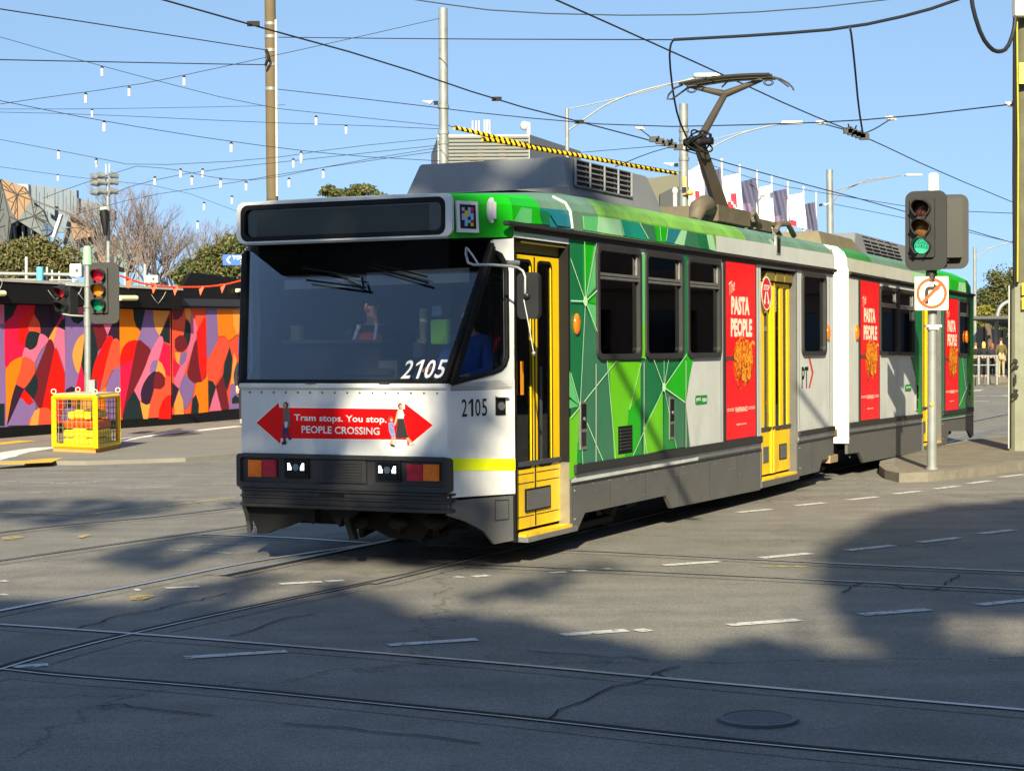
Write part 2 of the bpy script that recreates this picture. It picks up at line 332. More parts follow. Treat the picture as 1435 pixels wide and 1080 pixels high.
mb=MB(); mb.box(16.5,19.3,-.035,.0,.715,.79); trl(mb).build('rub_rail',dgry,tram,bevel=.006)
mb=MB(); mb.box(-1.42,9.2,-.06,.0,2.885,2.925); mb.box(-1.2,9.2,-.02,0,2.85,2.885); mb.build('gutter',dgry,tram,bevel=.008)
mb=MB(); mb.box(10.0,19.4,-.05,.0,2.885,2.925); mb.box(10,19.4,-.02,0,2.85,2.885); trl(mb).build('gutter',dgry,tram,bevel=.008)
mb=MB()
for u in (.95,1.9,2.9,3.9,4.9,8.1): mb.box(u-.003,u+.003,-.002,0,.22 if not .33<u<2.5 else .36,.62)
for u in (4.31,5.75,7.5,9.0): mb.box(u-.003,u+.003,-.0025,0,.82,2.84)
mb.build('panel_seam',dgry,tram,recalc=False)
rr_=random.Random(3); mb=MB()
for u in [i*.42+.1 for i in range(14)]: mb.disc((u,-.001,.60),(0,-1,0),.008,6,0,.004)
for k in range(14): u=rr_.uniform(.2,5.6); z=rr_.uniform(.38,.58); mb.box(u,u+rr_.uniform(.02,.18),-.0015,0,z,z+.006)
mb.build('skirt_bolts_and_scuffs',alu,tram,recalc=False)
# ---- livery (pixel-traced shapes laid on the side plane)
def C4(pts): return [(700+x/2.7,300+y/2.7) for x,y in pts]
def C1(pts): return [(780+x/7.175,300+y/7.175) for x,y in pts]
liv=[('D',C4([(262,75),(366,108),(366,548),(835,548),(718,885),(275,985),(262,1008)]))]
liv=[('D',C4([(262,78),(366,108),(366,548),(735,545),(728,552),(705,712),(718,882),(275,985),(262,1008)])),
 ('B',C4([(315,100),(358,112),(318,330)])),('M',C4([(358,112),(366,115),(366,272),(322,325)])),('B',C4([(325,332),(366,285),(366,342)])),('M',C4([(323,336),(366,345),(366,458)])),
 ('S',C4([(320,345),(360,450),(368,550),(400,553),(412,600),(301,722)])),
 ('M',C4([(262,592),(298,722),(262,690)])),('M',C4([(262,700),(298,726),(262,735)])),('L',C4([(262,770),(298,732),(292,985),(262,1005)])),('N',C4([(292,862),(308,862),(307,940),(290,945)])),
 ('S',C4([(302,732),(410,602),(430,925),(310,948)])),
 ('L',C4([(400,553),(530,560),(530,845),(498,915),(430,925),(412,600)])),('B',C4([(485,740),(530,690),(530,845),(498,915),(470,918)])),('N',C4([(530,850),(538,908),(498,915)])),
 ('L',C4([(613,672),(615,892),(543,908),(540,805)])),('B',C4([(700,530),(728,550),(697,712),(618,652)])),('N',C4([(620,682),(662,885),(615,892)])),('S',C4([(625,674),(695,715),(695,880),(664,886)])),('S',C4([(702,725),(716,882),(698,884)])),
 ('M',C4([(531,148),(545,154),(545,420),(531,400)])),('L',C4([(531,400),(545,420),(545,545),(531,545)])),('D',C4([(545,545),(705,545),(705,158),(690,155),(690,540)])),('B',C4([(690,548),(705,520),(705,548)])),
]
def slot_poly(mb,key,pts,t,fn=SP,k=0): 
    P=[fn(x,y) for x,y in pts]; mb.poly([(p[0],p[1],p[2]) for p in P],GK.index(key))
mb=MB()
for i,(k,pts) in enumerate(liv):
    P=[SP(x,y) for x,y in pts]; mb.poly([(p.x,-.002-.0007*i,p.z) for p in P],GK.index(k))
def line(mb,a,b,w,t,key='Q',fn=SP):
    a=fn(*a);b=fn(*b); d=(b-a).normalized(); n=V(-d.z,0,d.x)*w/2
    mb.poly([V(a.x,t,a.z)+n,V(b.x,t,b.z)+n,V(b.x,t,b.z)-n,V(a.x,t,a.z)-n],GK.index(key))
n1,n2,n3=(318,330),(298,728),(616,655)
for a,b in [(n1,(262,170)),(n1,(262,328)),(n1,(315,105)),(n1,n2),(n1,(360,112)),(n1,(364,288)),(n1,(364,445)),(n2,(436,555)),(n2,(262,600)),(n2,(262,772)),(n2,(386,936)),(n2,(308,945)),(n3,(577,550)),(n3,(616,555)),(n3,(633,552)),(n3,(702,530)),(n3,(696,712)),(n3,(498,914)),(n3,(663,885)),((530,562),(485,740)),((538,806),(552,906)),((400,553),(432,925))]:
    line(mb,*C4([a,b]),.012,-.0195)
for a,b in [((358,566),(358,940)),((540,560),(540,910)),((699,556),(699,886))]: line(mb,*C4([a,b]),.022,-.020,'C')
for c in (n1,n3): p=SP(*C4([c])[0]); mb.disc((p.x,-.0195,p.z),(0,-1,0),.045,12,GK.index('Q'),.002)
# cantrail shapes
ct=[('M',C1([(255,20),(418,30),(405,180),(265,158)])),('P',C1([(418,28),(630,55),(668,222),(405,180)])),('T',C1([(630,55),(825,88),(918,262),(668,222)])),('S',C1([(825,88),(978,118),(1006,276),(918,262)])),('B',C1([(978,118),(1112,138),(1092,285),(1006,276)])),('U',C1([(1112,138),(1248,160),(1178,298),(1092,285)])),('P',C1([(1248,160),(1306,170),(1278,316),(1178,298)])),('S',C1([(1306,170),(1400,188),(1435,345),(1278,316)])),('D',C1([(1400,188),(1500,205),(1530,355),(1435,345)])),('P',C1([(1500,205),(1560,212),(1600,375),(1530,355)])),
 ('W',[(1002,330),(1168,356),(1169,378),(1003,353)])]
for i,(k,pts) in enumerate(ct):
    P=[SP(x,y) for x,y in pts]; mb.poly([(p.x,-.003-.0006*i,min(max(p.z,2.926),3.128)) for p in P],GK.index(k))
for a,b in [((825,88),(915,250)),((1030,125),(1040,272)),((1110,140),(1092,270)),((418,30),(405,175)),((630,55),(668,212)),((255,20),(265,150))]: 
    A1,B1=C1([a,b]); line(mb,A1,B1,.012,-.0115)
mb.build('livery',GM,tram,recalc=False)
# side of the cab roof (x<800): shapes on the tapered flank and the first metre of the side
mb=MB()
def C2(pts): return [(690+x/6.75,200+y/6.75) for x,y in pts]
for i,(k,pts) in enumerate([('M',[(270,602),(370,605),(365,762),(190,758)]),('B',[(372,607),(430,610),(465,770),(366,765)]),('D',[(440,612),(525,612),(540,780),(468,772)]),('U',[(528,620),(722,640),(742,800),(606,785)]),('P',[(330,860),(470,870),(472,890),(190,880),(190,850)])]):
    P=[]
    for x,y in C2(pts):
        p=SP(x,y)
        if p.x<-1.2: p=TP(x,y)
        P.append((p.x,p.y-.006-.0006*i,min(p.z,3.06)))
    mb.poly(P,GK.index(k))
mb.tube([SP(800.5,320)+V(0,-.01,0),SP(798,296)+V(0,-.006,0),SP(796,284)+V(0,.03,0.0),SP(791,275)+V(0,.12,0)],.016,6,GK.index('W'))
mb.build('livery',GM,tram,recalc=False)
# trailer livery
mb=MB()
def tri(pts,k,i): mb.poly([(s,-.003-.0007*i,z) for s,z in pts],GK.index(k))
tri([(14.28,2.85),(14.9,2.85),(14.9,.8),(14.75,.8),(14.28,1.74)],'D',0); tri([(14.0,1.74),(14.9,1.74),(14.9,.8),(14.72,.8),(14.5,1.3)],'S',1); tri([(14.3,1.74),(14.62,1.5),(14.78,.8),(14.55,.8)],'B',3)
tri([(16.45,2.85),(19.4,2.85),(19.4,2.78),(16.45,2.78)],'D',2); tri([(16.45,.82),(17.94,.82),(17.94,2.78),(16.45,2.78)],'S',3); tri([(17.94,.66),(19.4,.66),(19.4,1.74),(17.94,1.74)],'S',4)
tri([(18.92,.8),(19.4,.8),(19.4,2.8),(18.92,2.8)],'B',5); tri([(18.1,.8),(18.5,.8),(18.3,1.74),(17.96,1.4)],'N',6); tri([(19.1,.8),(19.4,.8),(19.4,2.2)],'L',7); tri([(16.45,.66),(17.94,.66),(17.94,.81),(16.45,.81)],'D',6)
tri([(18.92,1.9),(19.2,2.8),(18.92,2.8)],'D',8); tri([(16.2,2.93),(17.2,2.93),(17.2,3.12),(16.4,3.12)],'M',1); tri([(17.9,2.93),(18.7,2.93),(18.6,3.1),(18.0,3.1)],'P',2)
for a,b in [((18.3,1.74),(18.8,.85)),((18.8,1.2),(18.0,.85)),((18.8,1.2),(18.95,1.7))]:
    a=V(a[0],-.0095,a[1]);b=V(b[0],-.0095,b[1]);d=(b-a).normalized();n=V(-d.z,0,d.x)*.01; mb.poly([a+n,b+n,b-n,a-n],GK.index('Q'))
for s in (13.04,): mb.poly([(s,-.003,.82),(s+.03,-.003,.82),(s+.03,-.003,1.74),(s,-.003,1.74)],GK.index('C'))
trl(mb).build('livery',GM,tram,recalc=False)
# ---- side windows
def window(s0,s1,z0,z1,bar,isT=False,yt=0):
    fr=MB(); out=rrect(s0-.035,s1+.035,z0-.035,z1+.035,.09); inn=rrect(s0+.02,s1-.02,z0+.02,z1-.02,.06); n=len(out)
    a=[(u,-.03,z) for u,z in out]; b=[(u,-.03,z) for u,z in inn]; c=[(u,.0,z) for u,z in out]; d=[(u,.05,z) for u,z in inn]
    fr.add(a+b+c+d,[[i,(i+1)%n,n+(i+1)%n,n+i] for i in range(n)]+[[i,(i+1)%n,2*n+(i+1)%n,2*n+i] for i in range(n)]+[[n+i,n+(i+1)%n,3*n+(i+1)%n,3*n+i] for i in range(n)])
    if isT: trl(fr)
    f=fr.build('window',dgry,tram)
    m2=MB(); m2.box(s0+.02,s1-.02,.012,.02,z0+.02,z1-.02); 
    if isT: trl(m2)
    m2.build('pane',gl_side,f)
    if bar:
        m3=MB(); m3.box(s0+.02,s1-.02,-.02,.011,bar-.035,bar-.008); m3.box(s0+.02,s1-.02,-.012,.011,bar+.0,bar+.028)
        m3.box(s1-.06,s1-.022,-.01,.011,bar+.03,z1-.02)
        if isT: trl(m3)
        m3.build('sliding_light_bar',alu if True else dgry,f,bevel=.004)
for (a,b,c,d) in W_: window(a,b,c,d,2.545)
window(*W4,None)
for (a,b,c,d) in WT: window(a,b,c,d,2.52,True)
# ---- doors
def doorleaf(parts,t,glass_rects,name='door',isT=False,kick=None):
    pass
def boxpx(mb,x0,x1,z0,z1,t0,t1,mi=0):
    s0=SP(x0,500,t0).x; s1=SP(x1,500,t0).x; mb.box(s0,s1,t0,t1,z0,z1,mi)
def fdoor():
    t=.09; X=lambda x: SP(x,500,t).x
    l,r=X(721),X(784); b1,b2=X(744.5),X(753.5); rs=X(773)
    mb=MB()
    wz0,wz1=.83,2.62
    mb.wall(l,r,.30,2.67,[(l+.02,b1,wz0,wz1),(b2,rs,wz0,wz1)],lambda u,z:(u,t,z),(0,.035,0))
    d=mb.build('door',yel,tram)
    g=MB(); g.box(l+.02,b1,t+.012,t+.02,wz0,wz1); g.box(b2,rs,t+.012,t+.02,wz0,wz1); g.build('door_glass',gl_side,d)
    k=MB(); 
    for (a,bb) in ((X(734),X(769)),): k.box(a,bb,t-.014,t,.44,.64,0); k.box(a+.02,bb-.02,t-.018,t-.0141,.455,.625,1)
    k.build('kick_panel',[blk,gry],d)
    # gasket lines and hinge seam
    q=MB(); cx=(b1+b2)/2
    q.box(cx-.008,cx+.008,t-.006,t,.31,2.66,0)
    for zz in (.40,.69,.77): q.box(l+.02,cx-.03,t-.003,t,zz,zz+.006,0); q.box(cx+.03,r-.03,t-.003,t,zz,zz+.006,0)
    for (a,bb) in ((l+.02,b1),(b2,rs)):
        o=rrect(a-.015,bb+.015,wz0-.015,wz1+.015,.07); i_=rrect(a+.012,bb-.012,wz0+.012,wz1-.012,.05); n=len(o)
        q.add([(u,t-.004,z) for u,z in o]+[(u,t-.004,z) for u,z in i_],[[j,(j+1)%n,n+(j+1)%n,n+j] for j in range(n)],0)
    q.build('door_seal',blk,d,recalc=False)
    h=MB(); h.box(l,r,t,t+.03,2.69,2.78,0); h.box(l,r,.0+.02,t,2.765,2.785,0); h.build('door_header',mat('header_olive',rgb(120,108,48),.5),d)
    st=MB(); st.box(l,r+.04,-.01,.12,.245,.27,0); st.box(l,r+.12,-.03,.12,.20,.244,1); st.build('step',[yel,alu],tram)
    j=MB(); j.box(-.235,-.04,.0,.085,.24,2.79,0) if False else None
    j.box(-.045,-.005,-.006,.10,.21,.83,1); j.box(-.045,-.005,-.004,.10,.831,2.8,0); j.box(-1.2,-1.16,-.002,.1,.22,2.8,0); j.box(-.05,.0,-.004,.04,.2,.205,0)
    j.build('door_jamb',[blk,alu],tram)
    hm=mat('grab_yellow',rgb(240,200,20),.4); hb=MB(); hb.tube([(X(766),t+.06,.9),(X(766),t+.06,2.45)],.014,8); hb.build('grab_pole',alu,d)
    ob=MB(); o1=SP(731.5,520,t-.004); ob.box(o1.x-.03,o1.x+.03,t-.006,t-.003,1.46,1.75); ob.build('sticker',mat('sticker_orange',rgb(235,150,20),.5),d)
fdoor()
def mdoor(x0,x1,isT=False):
    t=.088; X=lambda x: SP(x,500,t).x
    l,r=x0,x1; w=r-l
    mb=None; cols=[(0,.10),(.28,.39),(.41,.52),(.64,.76),(.90,1.0)]
    holes=[(l+w*a,l+w*b,.83,2.61) for a,b in ((.08,.27),(.44,.64),(.76,.91))]
    mb=MB(); mb.wall(l,r,.30,2.66,holes,lambda u,z:(u,t,z),(0,.035,0)); mb.box(l+w*.28,l+w*.33,t-.018,t-.001,.3,2.66); mb.box(l+w*.37,l+w*.42,t-.018,t-.001,.3,2.66)
    mb.box(l-.31,l-.002,t,t+.035,.3,2.66)
    if isT: trl(mb)
    d=mb.build('door',yel,tram)
    g=MB(); [g.box(h[0],h[1],t+.012,t+.02,h[2],h[3]) for h in holes]; 
    if isT: trl(g)
    g.build('door_glass',gl_side,d)
    k=MB(); k.box(l+w*.60,l+w*.86,t-.012,t,.45,.64,0); k.box(l+w*.62,l+w*.84,t-.016,t-.0121,.46,.63,1); k.box(l+.01,l+w*.2,t-.012,t,.45,.64,1)
    if isT: trl(k)
    k.build('kick_panel',[blk,gry],d)
    h=MB(); [h.box(l+w*a,l+w*b,.03,t+.02,2.68,2.79) for a,b in ((.02,.3),(.36,.64),(.68,.96))]
    if isT: trl(h)
    h.build('door_header',mat('header_olive',rgb(120,108,48),.5),d)
    st=MB(); st.box(l-.31,r,-.01,.12,.245,.27,0); st.box(l-.36,r+.06,-.02,.12,.17,.244,1)
    if isT: trl(st)
    st.build('step',[yel,gry],tram)
    j=MB(); j.box(l-.35,l-.315,-.004,.1,.2,.64,0)
    if isT: trl(j)
    j.build('door_jamb',gry,tram); j=MB(); j.box(r+.005,r+.04,-.004,.125,.25,2.85,0)
    if isT: trl(j)
    j.build('door_jamb',gry,tram)
mdoor(6.17,7.36); mdoor(15.30,16.42,True)
# stop sticker on the centre door
mb=MB(); c=SP(1077,411,0); rr=[(c.x+.19*math.cos(q),c.z+.19*math.sin(q)) for q in [i*math.pi/14 for i in range(28)]]
rr2=[(c.x+.205*math.cos(q),c.z+.205*math.sin(q)) for q in [i*math.pi/14 for i in range(28)]]
mb.solid([(u+.012,.026,z) for u,z in rr2],(0,.004,0),1); mb.poly([(u,.0245,z) for u,z in rr],0); lettering(mb,'STOP',(c.x,.0235,c.z+.07),(1,0,0),(0,0,1),.07,1,bold=.03,width=.24)
for sg in (-1,1): mb.poly([(c.x+sg*.01,.0235,c.z+.02),(c.x+sg*.05,.0235,c.z+.02),(c.x+sg*.10,.0235,c.z-.09),(c.x+sg*.13,.0235,c.z-.08),(c.x+sg*.09,.0235,c.z-.14),(c.x+sg*.03,.0235,c.z-.11),(c.x+sg*.06,.0235,c.z-.1)],1)
mb.build('stop_sticker',[mat('sign_red',rgb(215,15,30),.35),lett],tram,recalc=False)
# ---- adverts
def advert(s0,s1,z0,z1,isT=False):
    f=MB(); f.box(s0-.07,s1+.05,-.014,0,z0-.06,z1+.02); f=(trl(f) if isT else f).build('advert_frame',dgry,tram)
    mb=MB(); t=-.0165; mb.poly([(s0,t,z0),(s1,t,z0),(s1,t,z1),(s0,t,z1)],0)
    w=s1-s0;h=z1-z0; cx=(s0+s1)/2; t2=t-.001
    lettering(mb,'The',(s0+.2*w,t2,z1-.14*h),(1,0,.35),(-.15,0,1),.14,1,bold=.0,width=.20*w,shear=.3)
    lettering(mb,'PASTA',(cx-.02,t2,z1-.245*h),(1,0,0),(0,0,1),.215,1,bold=.055,width=.62*w)
    lettering(mb,'PEOPLE',(cx+.02,t2,z1-.37*h),(1,0,0),(0,0,1),.215,1,bold=.055,width=.72*w)
    lettering(mb,'VAPIANO',(cx,t2,z0+.165*h),(1,0,0),(0,0,1),.06,1,bold=.02,width=.42*w)
    lettering(mb,'vapiano.com.au',(cx,t2,z0+.08*h),(1,0,0),(0,0,1),.03,1,bold=.01,width=.34*w)
    for sg in (-1,1):
        for dz in (-.008,.012):
            a,b=(cx+sg*.24*w,cx+sg*.47*w); mb.poly([(min(a,b),t2,z0+.165*h+dz),(max(a,b),t2,z0+.165*h+dz),(max(a,b),t2,z0+.165*h+dz+.007),(min(a,b),t2,z0+.165*h+dz+.007)],1)
    # darker lower half of the poster, fork and pasta
    rnd=random.Random(5); pc=(cx+.05*w,z0+.445*h)
    mb.poly([(s0,t2,z0+.47*h),(s0+.25*w,t2,z0+.47*h),(s0+.25*w,t2,z0+.445*h),(s0,t2,z0+.44*h)],4)
    mb.poly([(pc[0]+.29*w*math.cos(a)*(1+.08*math.sin(5*a)),t2-.0006,pc[1]+.105*h*math.sin(a)*(1+.06*math.sin(4*a))) for a in [i*math.pi/14 for i in range(28)]],3); mb.poly([(pc[0]-.04*w+.2*w*math.cos(a),t2-.0007,pc[1]-.05*h+.06*h*math.sin(a)) for a in [i*math.pi/10 for i in range(20)]],5)
    for k in range(170):
        q=rnd.uniform(0,6.28); rr_=math.sqrt(rnd.random()); px=pc[0]+math.cos(q)*rr_*.30*w; pz=pc[1]+math.sin(q)*rr_*.095*h*(1.15 if math.sin(q)<0 else 1)
        rx=rnd.uniform(.03,.10)*w; a0=rnd.uniform(0,6.28); ln=rnd.uniform(1.2,3.2); wd=.019; P=[];Q=[]
        for i in range(9):
            a=a0+ln*i/8; P.append((px+rx*math.cos(a),t2-.0008-k*.00006,pz+rx*1.3*math.sin(a))); Q.append((px+(rx-wd)*math.cos(a),t2-.0008-k*.00006,pz+(rx-wd)*1.3*math.sin(a)))
        mb.add(P+Q,[[i,i+1,10+i,9+i] for i in range(8)],rnd.choice((2,2,3,3,5)))
    mb.poly([(s0+.72*w,t2,z0+.52*h),(s0+.9*w,t2,z0+.56*h),(s0+.97*w,t2,z0+.545*h),(s0+.97*w,t2,z0+.53*h),(s0+.88*w,t2,z0+.54*h),(s0+.76*w,t2,z0+.49*h)],2)
    mb=(trl(mb) if isT else mb)
    mb.build('advert_poster',[red_ad,mat('advert_cream',rgb(250,232,214),.4,var=0),mat('pasta_yellow',rgb(250,172,40),.4),mat('pasta_orange',rgb(222,112,20),.4),mat('fork_grey',rgb(110,60,60),.4),mat('pasta_brown',rgb(150,62,14),.4)],f,recalc=False)
advert(4.45,5.57,.81,2.84); advert(10.66,11.80,.80,2.83,True); advert(16.72,17.88,.79,2.77,True)
# ---- small things on the side
def onside(x,y): p=SP(x,y); return p.x,p.z
mb=MB()
for x,y in ((807,454),): s,z=onside(x,y); mb.ball((s,-.01,z),.10,12,0,(.62,.3,1))
mb.build('marker_light',amber,tram)
s,z=onside(1159.5,466); mb=MB(); mb.ball((s,-.01,z),.11,12,0,(.62,.3,1)); mb.build('marker_light',amber,tram)
for x,y in ((1200,466),(1354,472)): s,z=onside(x,y); mb=MB(); mb.ball((s,-.01,z),.12,12,0,(.62,.3,1)); mb.build('marker_light',amber,tram)
for x,y in ((815.5,596),(939.5,586),(1284,556),(1357,552)):
    s,z=onside(x,y); mb=MB(); mb.box(s-.075,s+.075,-.02,0,z-.22,z+.22,0); mb.box(s-.055,s+.055,-.024,-.0201,z-.03,z+.20,1); mb.box(s-.055,s+.055,-.022,-.0202,z-.19,z-.06,2); mb.disc((s,-.024,z+.06),(0,-1,0),.02,10,3,.01)
    mb.build('intercom_panel',[alu,blk,blk2,alu],tram)
s,z=onside(875,615); mb=MB(); mb.box(s-.19,s+.19,-.012,0,z-.14,z+.13,0)
for i in range(7): mb.box(s-.15,s+.15,-.020,-.0121,z-.105+i*.032,z-.087+i*.032,1)
mb.build('side_vent',[blk,dgry],tram)
s,z=onside(982.5,560); mb=MB(); pp=rrect(s-.2,s+.2,z-.05,z+.05,.03); mb.solid([(u,-.004,q) for u,q in pp],(0,.003,0),0); lettering(mb,'yarra',(s-.1,-.0052,z),(1,0,0),(0,0,1),.045,1,bold=.02,width=.15); lettering(mb,'trams',(s+.1,-.0052,z),(1,0,0),(0,0,1),.045,1,bold=.02,width=.15); mb.build('operator_badge',[GR['N'],lett],tram,recalc=False)
s,z=onside(1272,540); mb=MB(); pp=rrect(s-.22,s+.22,z-.05,z+.05,.03); mb.solid([(u,-.012,q) for u,q in pp],(0,.003,0),0); lettering(mb,'yarra trams',(s,-.0132,z),(1,0,0),(0,0,1),.045,1,bold=.02,width=.33); trl(mb).build('operator_badge',[GR['N'],lett],tram,recalc=False)
mb=MB(); s,z=onside(1128,529); lettering(mb,'PT',(s,-.003,z),(1,0,0),(0,0,1),.28,0,bold=.015,width=.32); a,b=onside(1135,522); 
mb.poly([(a-.08,-.003,b+.20),(a+.0,-.003,b+.20),(a+.17,-.003,b+.0),(a+0,-.003,b-.2),(a-.08,-.003,b-.2),(a+.08,-.003,b)],1); mb.build('operator_badge',[lettk,mat('badge_red',rgb(205,60,45),.5)],tram,recalc=False)
mb=MB(); s,z=onside(1090,344); mb.box(s-.09,s+.09,-.012,0.02,z-.12,z+.12,0); mb.box(s-.05,s+.05,-.016,-.0121,z-.09,z+.09,1); mb.build('side_sign',[alu,blk],tram)
# rear edge of the front car, gangway, white front edge of the rear car
mb=MB(); mb.solid([(9.2,0.02,.5),(9.2,2.65,.5),(9.2,2.65,3.2),(9.2,.02,3.2)],(.05,0,0)); mb.build('car_end',mat('end_beige',rgb(120,110,92),.6),tram)
mb=MB()
for i in range(9):
    q=.28 if i%2 else .18; mb.box(9.26+i*.07,9.32+i*.07,q,2.67-q,.7,3.22-q*.2)
mb.build('gangway_bellows',blk,tram)
mb=MB(); mb.solid([(9.93,-.02,.5),(9.93,.42,.5),(9.93,.42,3.26),(9.93,.2,3.24),(9.93,.06,3.15),(9.93,-.02,2.95)],(.045,0,0)); mb.solid([(9.93,2.69,.5),(9.93,2.25,.5),(9.93,2.25,3.26),(9.93,2.47,3.24),(9.93,2.61,3.15),(9.93,2.69,2.95)],(.045,0,0)); mb.solid([(9.93,.42,3.0),(9.93,2.25,3.0),(9.93,2.25,3.26),(9.93,.42,3.26)],(.045,0,0)); mb.build('end_frame',mat('frame_white',rgb(236,236,230),.4,var=.04),tram)
mb=MB(); mb.box(9.3,9.75,.9,1.8,.45,.6); mb.box(8.95,9.35,-.02,.14,.28,.38,1); mb.box(9.2,9.4,0,.3,.62,.72,1); mb.build('coupling',[blk,mat('timber_beige',rgb(150,130,96),.7)],tram)
# ---- interior
lin_m=mat('lining_dark',rgb(44,48,54),.7,var=.1)
for isT_,u0,u1,hs in ((0,-1.1,9.15,W_+[W4,(-1.1,-.04,.64,2.80),(5.84,7.39,.64,2.83)]),(1,10.0,19.4,WT+[(14.9,16.45,.64,2.80)])):
    mb=MB(); mb.wall(u0,u1,.66,2.9,hs,lambda u,z:(u,.064,z),(0,.02,0)); (trl(mb) if isT_ else mb).build('wall_lining',lin_m,tram)
for isT_,u0,u1,hs in ((0,-1.1,9.15,[(5.0,6.1,1.78,2.8),W4]),(1,10.0,19.4,WT)):
    mb=MB(); mb.wall(u0,u1,.66,2.9,hs,lambda u,z:(u,2.586,z),(0,.02,0)); (trl(mb) if isT_ else mb).build('wall_lining',lin_m,tram)
mb=MB(); mb.box(-1.25,9.15,.07,2.6,.84,.88); mb.box(10.0,19.35,.07,2.6,.80,.84); mb.build('floor',intm,tram)
mb=MB(); mb.box(-.9,9.15,.1,2.57,2.84,2.86); mb.box(10.0,19.35,.1,2.57,2.82,2.84); mb.build('ceiling_lining',intm,tram)
seatm=mat('seat_green',rgb(30,70,50),.8,var=.2)
for s0 in [.75,1.6,2.45,3.3,4.5,7.7,8.5,10.6,11.5,12.4,13.3,17.0,17.9,18.7]:
    for t0 in ((.12,1.0),(1.7,2.55)):
        if s0>5 and s0<7.5 and t0[0]<1: continue
        mb=MB(); mb.box(s0-.42,s0,t0[0],t0[1],1.22,1.32); mb.box(s0-.02,s0+.06,t0[0],t0[1],1.28,1.95); mb.box(s0-.35,s0-.05,t0[0]+.1,t0[1]-.1,.88,1.2,1); mb.build('seat',[seatm,intm],tram,bevel=.02)
mb=MB()
for s0 in (.3,2.9,5.7,7.2,10.4,13.6,16.6): mb.tube([(s0,.95,.88),(s0,.95,2.84)],.016,8)
mb.tube([(.3,.95,2.55),(9,.95,2.55)],.014,6); mb.tube([(.3,1.7,2.55),(9,1.7,2.55)],.014,6)
mb.build('handrail',mat('rail_yellow',rgb(230,190,20),.4),tram)
# ---- running gear
for s0,t0,isT in ((1.45,0,0),(9.6,0,0),(17.9,0,1)):
    b=MB(); b.box(s0-1.35,s0+1.35,.42,.52,.30,.50); b.box(s0-1.35,s0+1.35,2.15,2.25,.30,.50); b.box(s0-.3,s0+.3,.4,2.3,.35,.55); b.box(s0-1.2,s0-.9,.35,2.3,.16,.24); b.box(s0-.5,s0+.5,.36,.48,.10,.17)
    for q in (-.9,.9): b.box(s0+q-.14,s0+q+.14,.32,.42,.22,.46)
    bo=b.build('bogie',mat('bogie_black',rgb(30,28,27),.8,var=.3),tram,bevel=.01)
    for q in (-.9,.9):
        for tt in (.60,2.0):
            m2=MB(); m2.tube([(s0+q,tt,.34),(s0+q,tt+.1,.34)],.33,28,0,True,False); m2.tube([(s0+q,tt-.02,.34),(s0+q,tt-.001,.34)],.22,20,1,True,False); m2.tube([(s0+q,tt-.05,.34),(s0+q,tt-.021,.34)],.09,14,0); m2.build('wheel',[mat('wheel_steel',rgb(70,62,56),.5,.6,var=.3),blk],bo)
for q in ((3.1,5.5,.4,2.2,.3,.6),(-1.1,-.2,.5,2.2,.3,.62),(12,14.5,.4,2.2,.3,.6),(6,7.3,.6,2.1,.3,.6)): b=MB(); b.box(*q); b.build('underframe_box',blk,tram)
mb=MB(); mb.box(-1.15,9.1,.15,2.5,.60,.64); mb.box(10,19.3,.15,2.5,.58,.62); mb.build('underframe',blk,tram)
# ================================================================== CAB FRONT
fs=-1.81
mb=MB(); mb.solid([(fs,.33,.97),(fs,2.34,.97),(fs,2.34,1.53),(fs,.33,1.53)],(.04,0,0)); mb.build('front_panel',wht2,tram)
mb=MB(); mb.solid([(fs-.03,.32,1.53),(fs-.03,2.35,1.53),(fs-.03,2.35,1.575),(fs-.03,.32,1.575)],(.10,0,0)); mb.build('windscreen_sill',wht2,tram,bevel=.01)
mb=MB()
for i in range(16): mb.disc((fs-.001,.42+i*.122,1.495),(-1,0,0),.008,8,0,.004)
for t in (.9,1.62): mb.box(fs-.045,fs-.03,t-.05,t+.05,1.575,1.585,0)
mb.build('rivets',dgry,tram)
# taper panels (near traced, far mirrored)
def taper_poly(name,px,mm,th=.035,off=0.0,far=True,parent=None):
    P=[TP(x,y,off) for x,y in px]
    mb=MB(); mb.solid([mir(p) for p in P],mir(TN*th)-V(0,2.67,0)); mb.build(name,mm,parent or tram)
    mb=MB(); mb.solid(P,TN*th); return mb.build(name,mm,parent or tram)
A1=V(-1.81,.33,0);A2=V(-1.2,0,0)
def tz(p,z): return V(p.x,p.y,z)
for f in (lambda p:p,mir):
    mb=MB(); o=(TN*.035) if f is not mir else mir(TN*.035)-V(0,2.67,0)
    mb.solid([f(tz(A1,.97)),f(tz(A2,.97)),f(tz(A2,1.60)),f(tz(A1,1.575))],o)
    mb.solid([f(tz(A1,.86)),f(tz(A2,.83)),f(tz(A2,.634)),f(tz(A1,.634))],o); mb.solid([f(tz(A1,.86)),f(tz(A2,.83)),f(tz(A2,.97)),f(tz(A1,.97))],o); mb.build('cab_flank',wht2,tram)
for f in (lambda p:p,mir):
    mb=MB(); o=(-TN*.003) if f is not mir else mir(-TN*.003)-V(0,2.67,0)
    mb.solid([f(tz(A1,.86)-TN*.001),f(tz(A2,.83)-TN*.001),f(tz(A2,.93)-TN*.001),f(tz(A1,.9599)-TN*.001)],o); mb.build('reflective_band',fluo,tram)
taper_poly('cab_skirt',[(628,702),(719,694),(719.5,757),(693,762),(679,744),(655,731),(628,722)],gry)
mb=MB(); P=[TP(x,y,.004) for x,y in ((694,701),(713,700),(713,727),(694,729))]; 
for i in range(4): mb.tube([P[i],P[(i+1)%4]],.004,4)
mb.build('access_flap',dgry,tram)
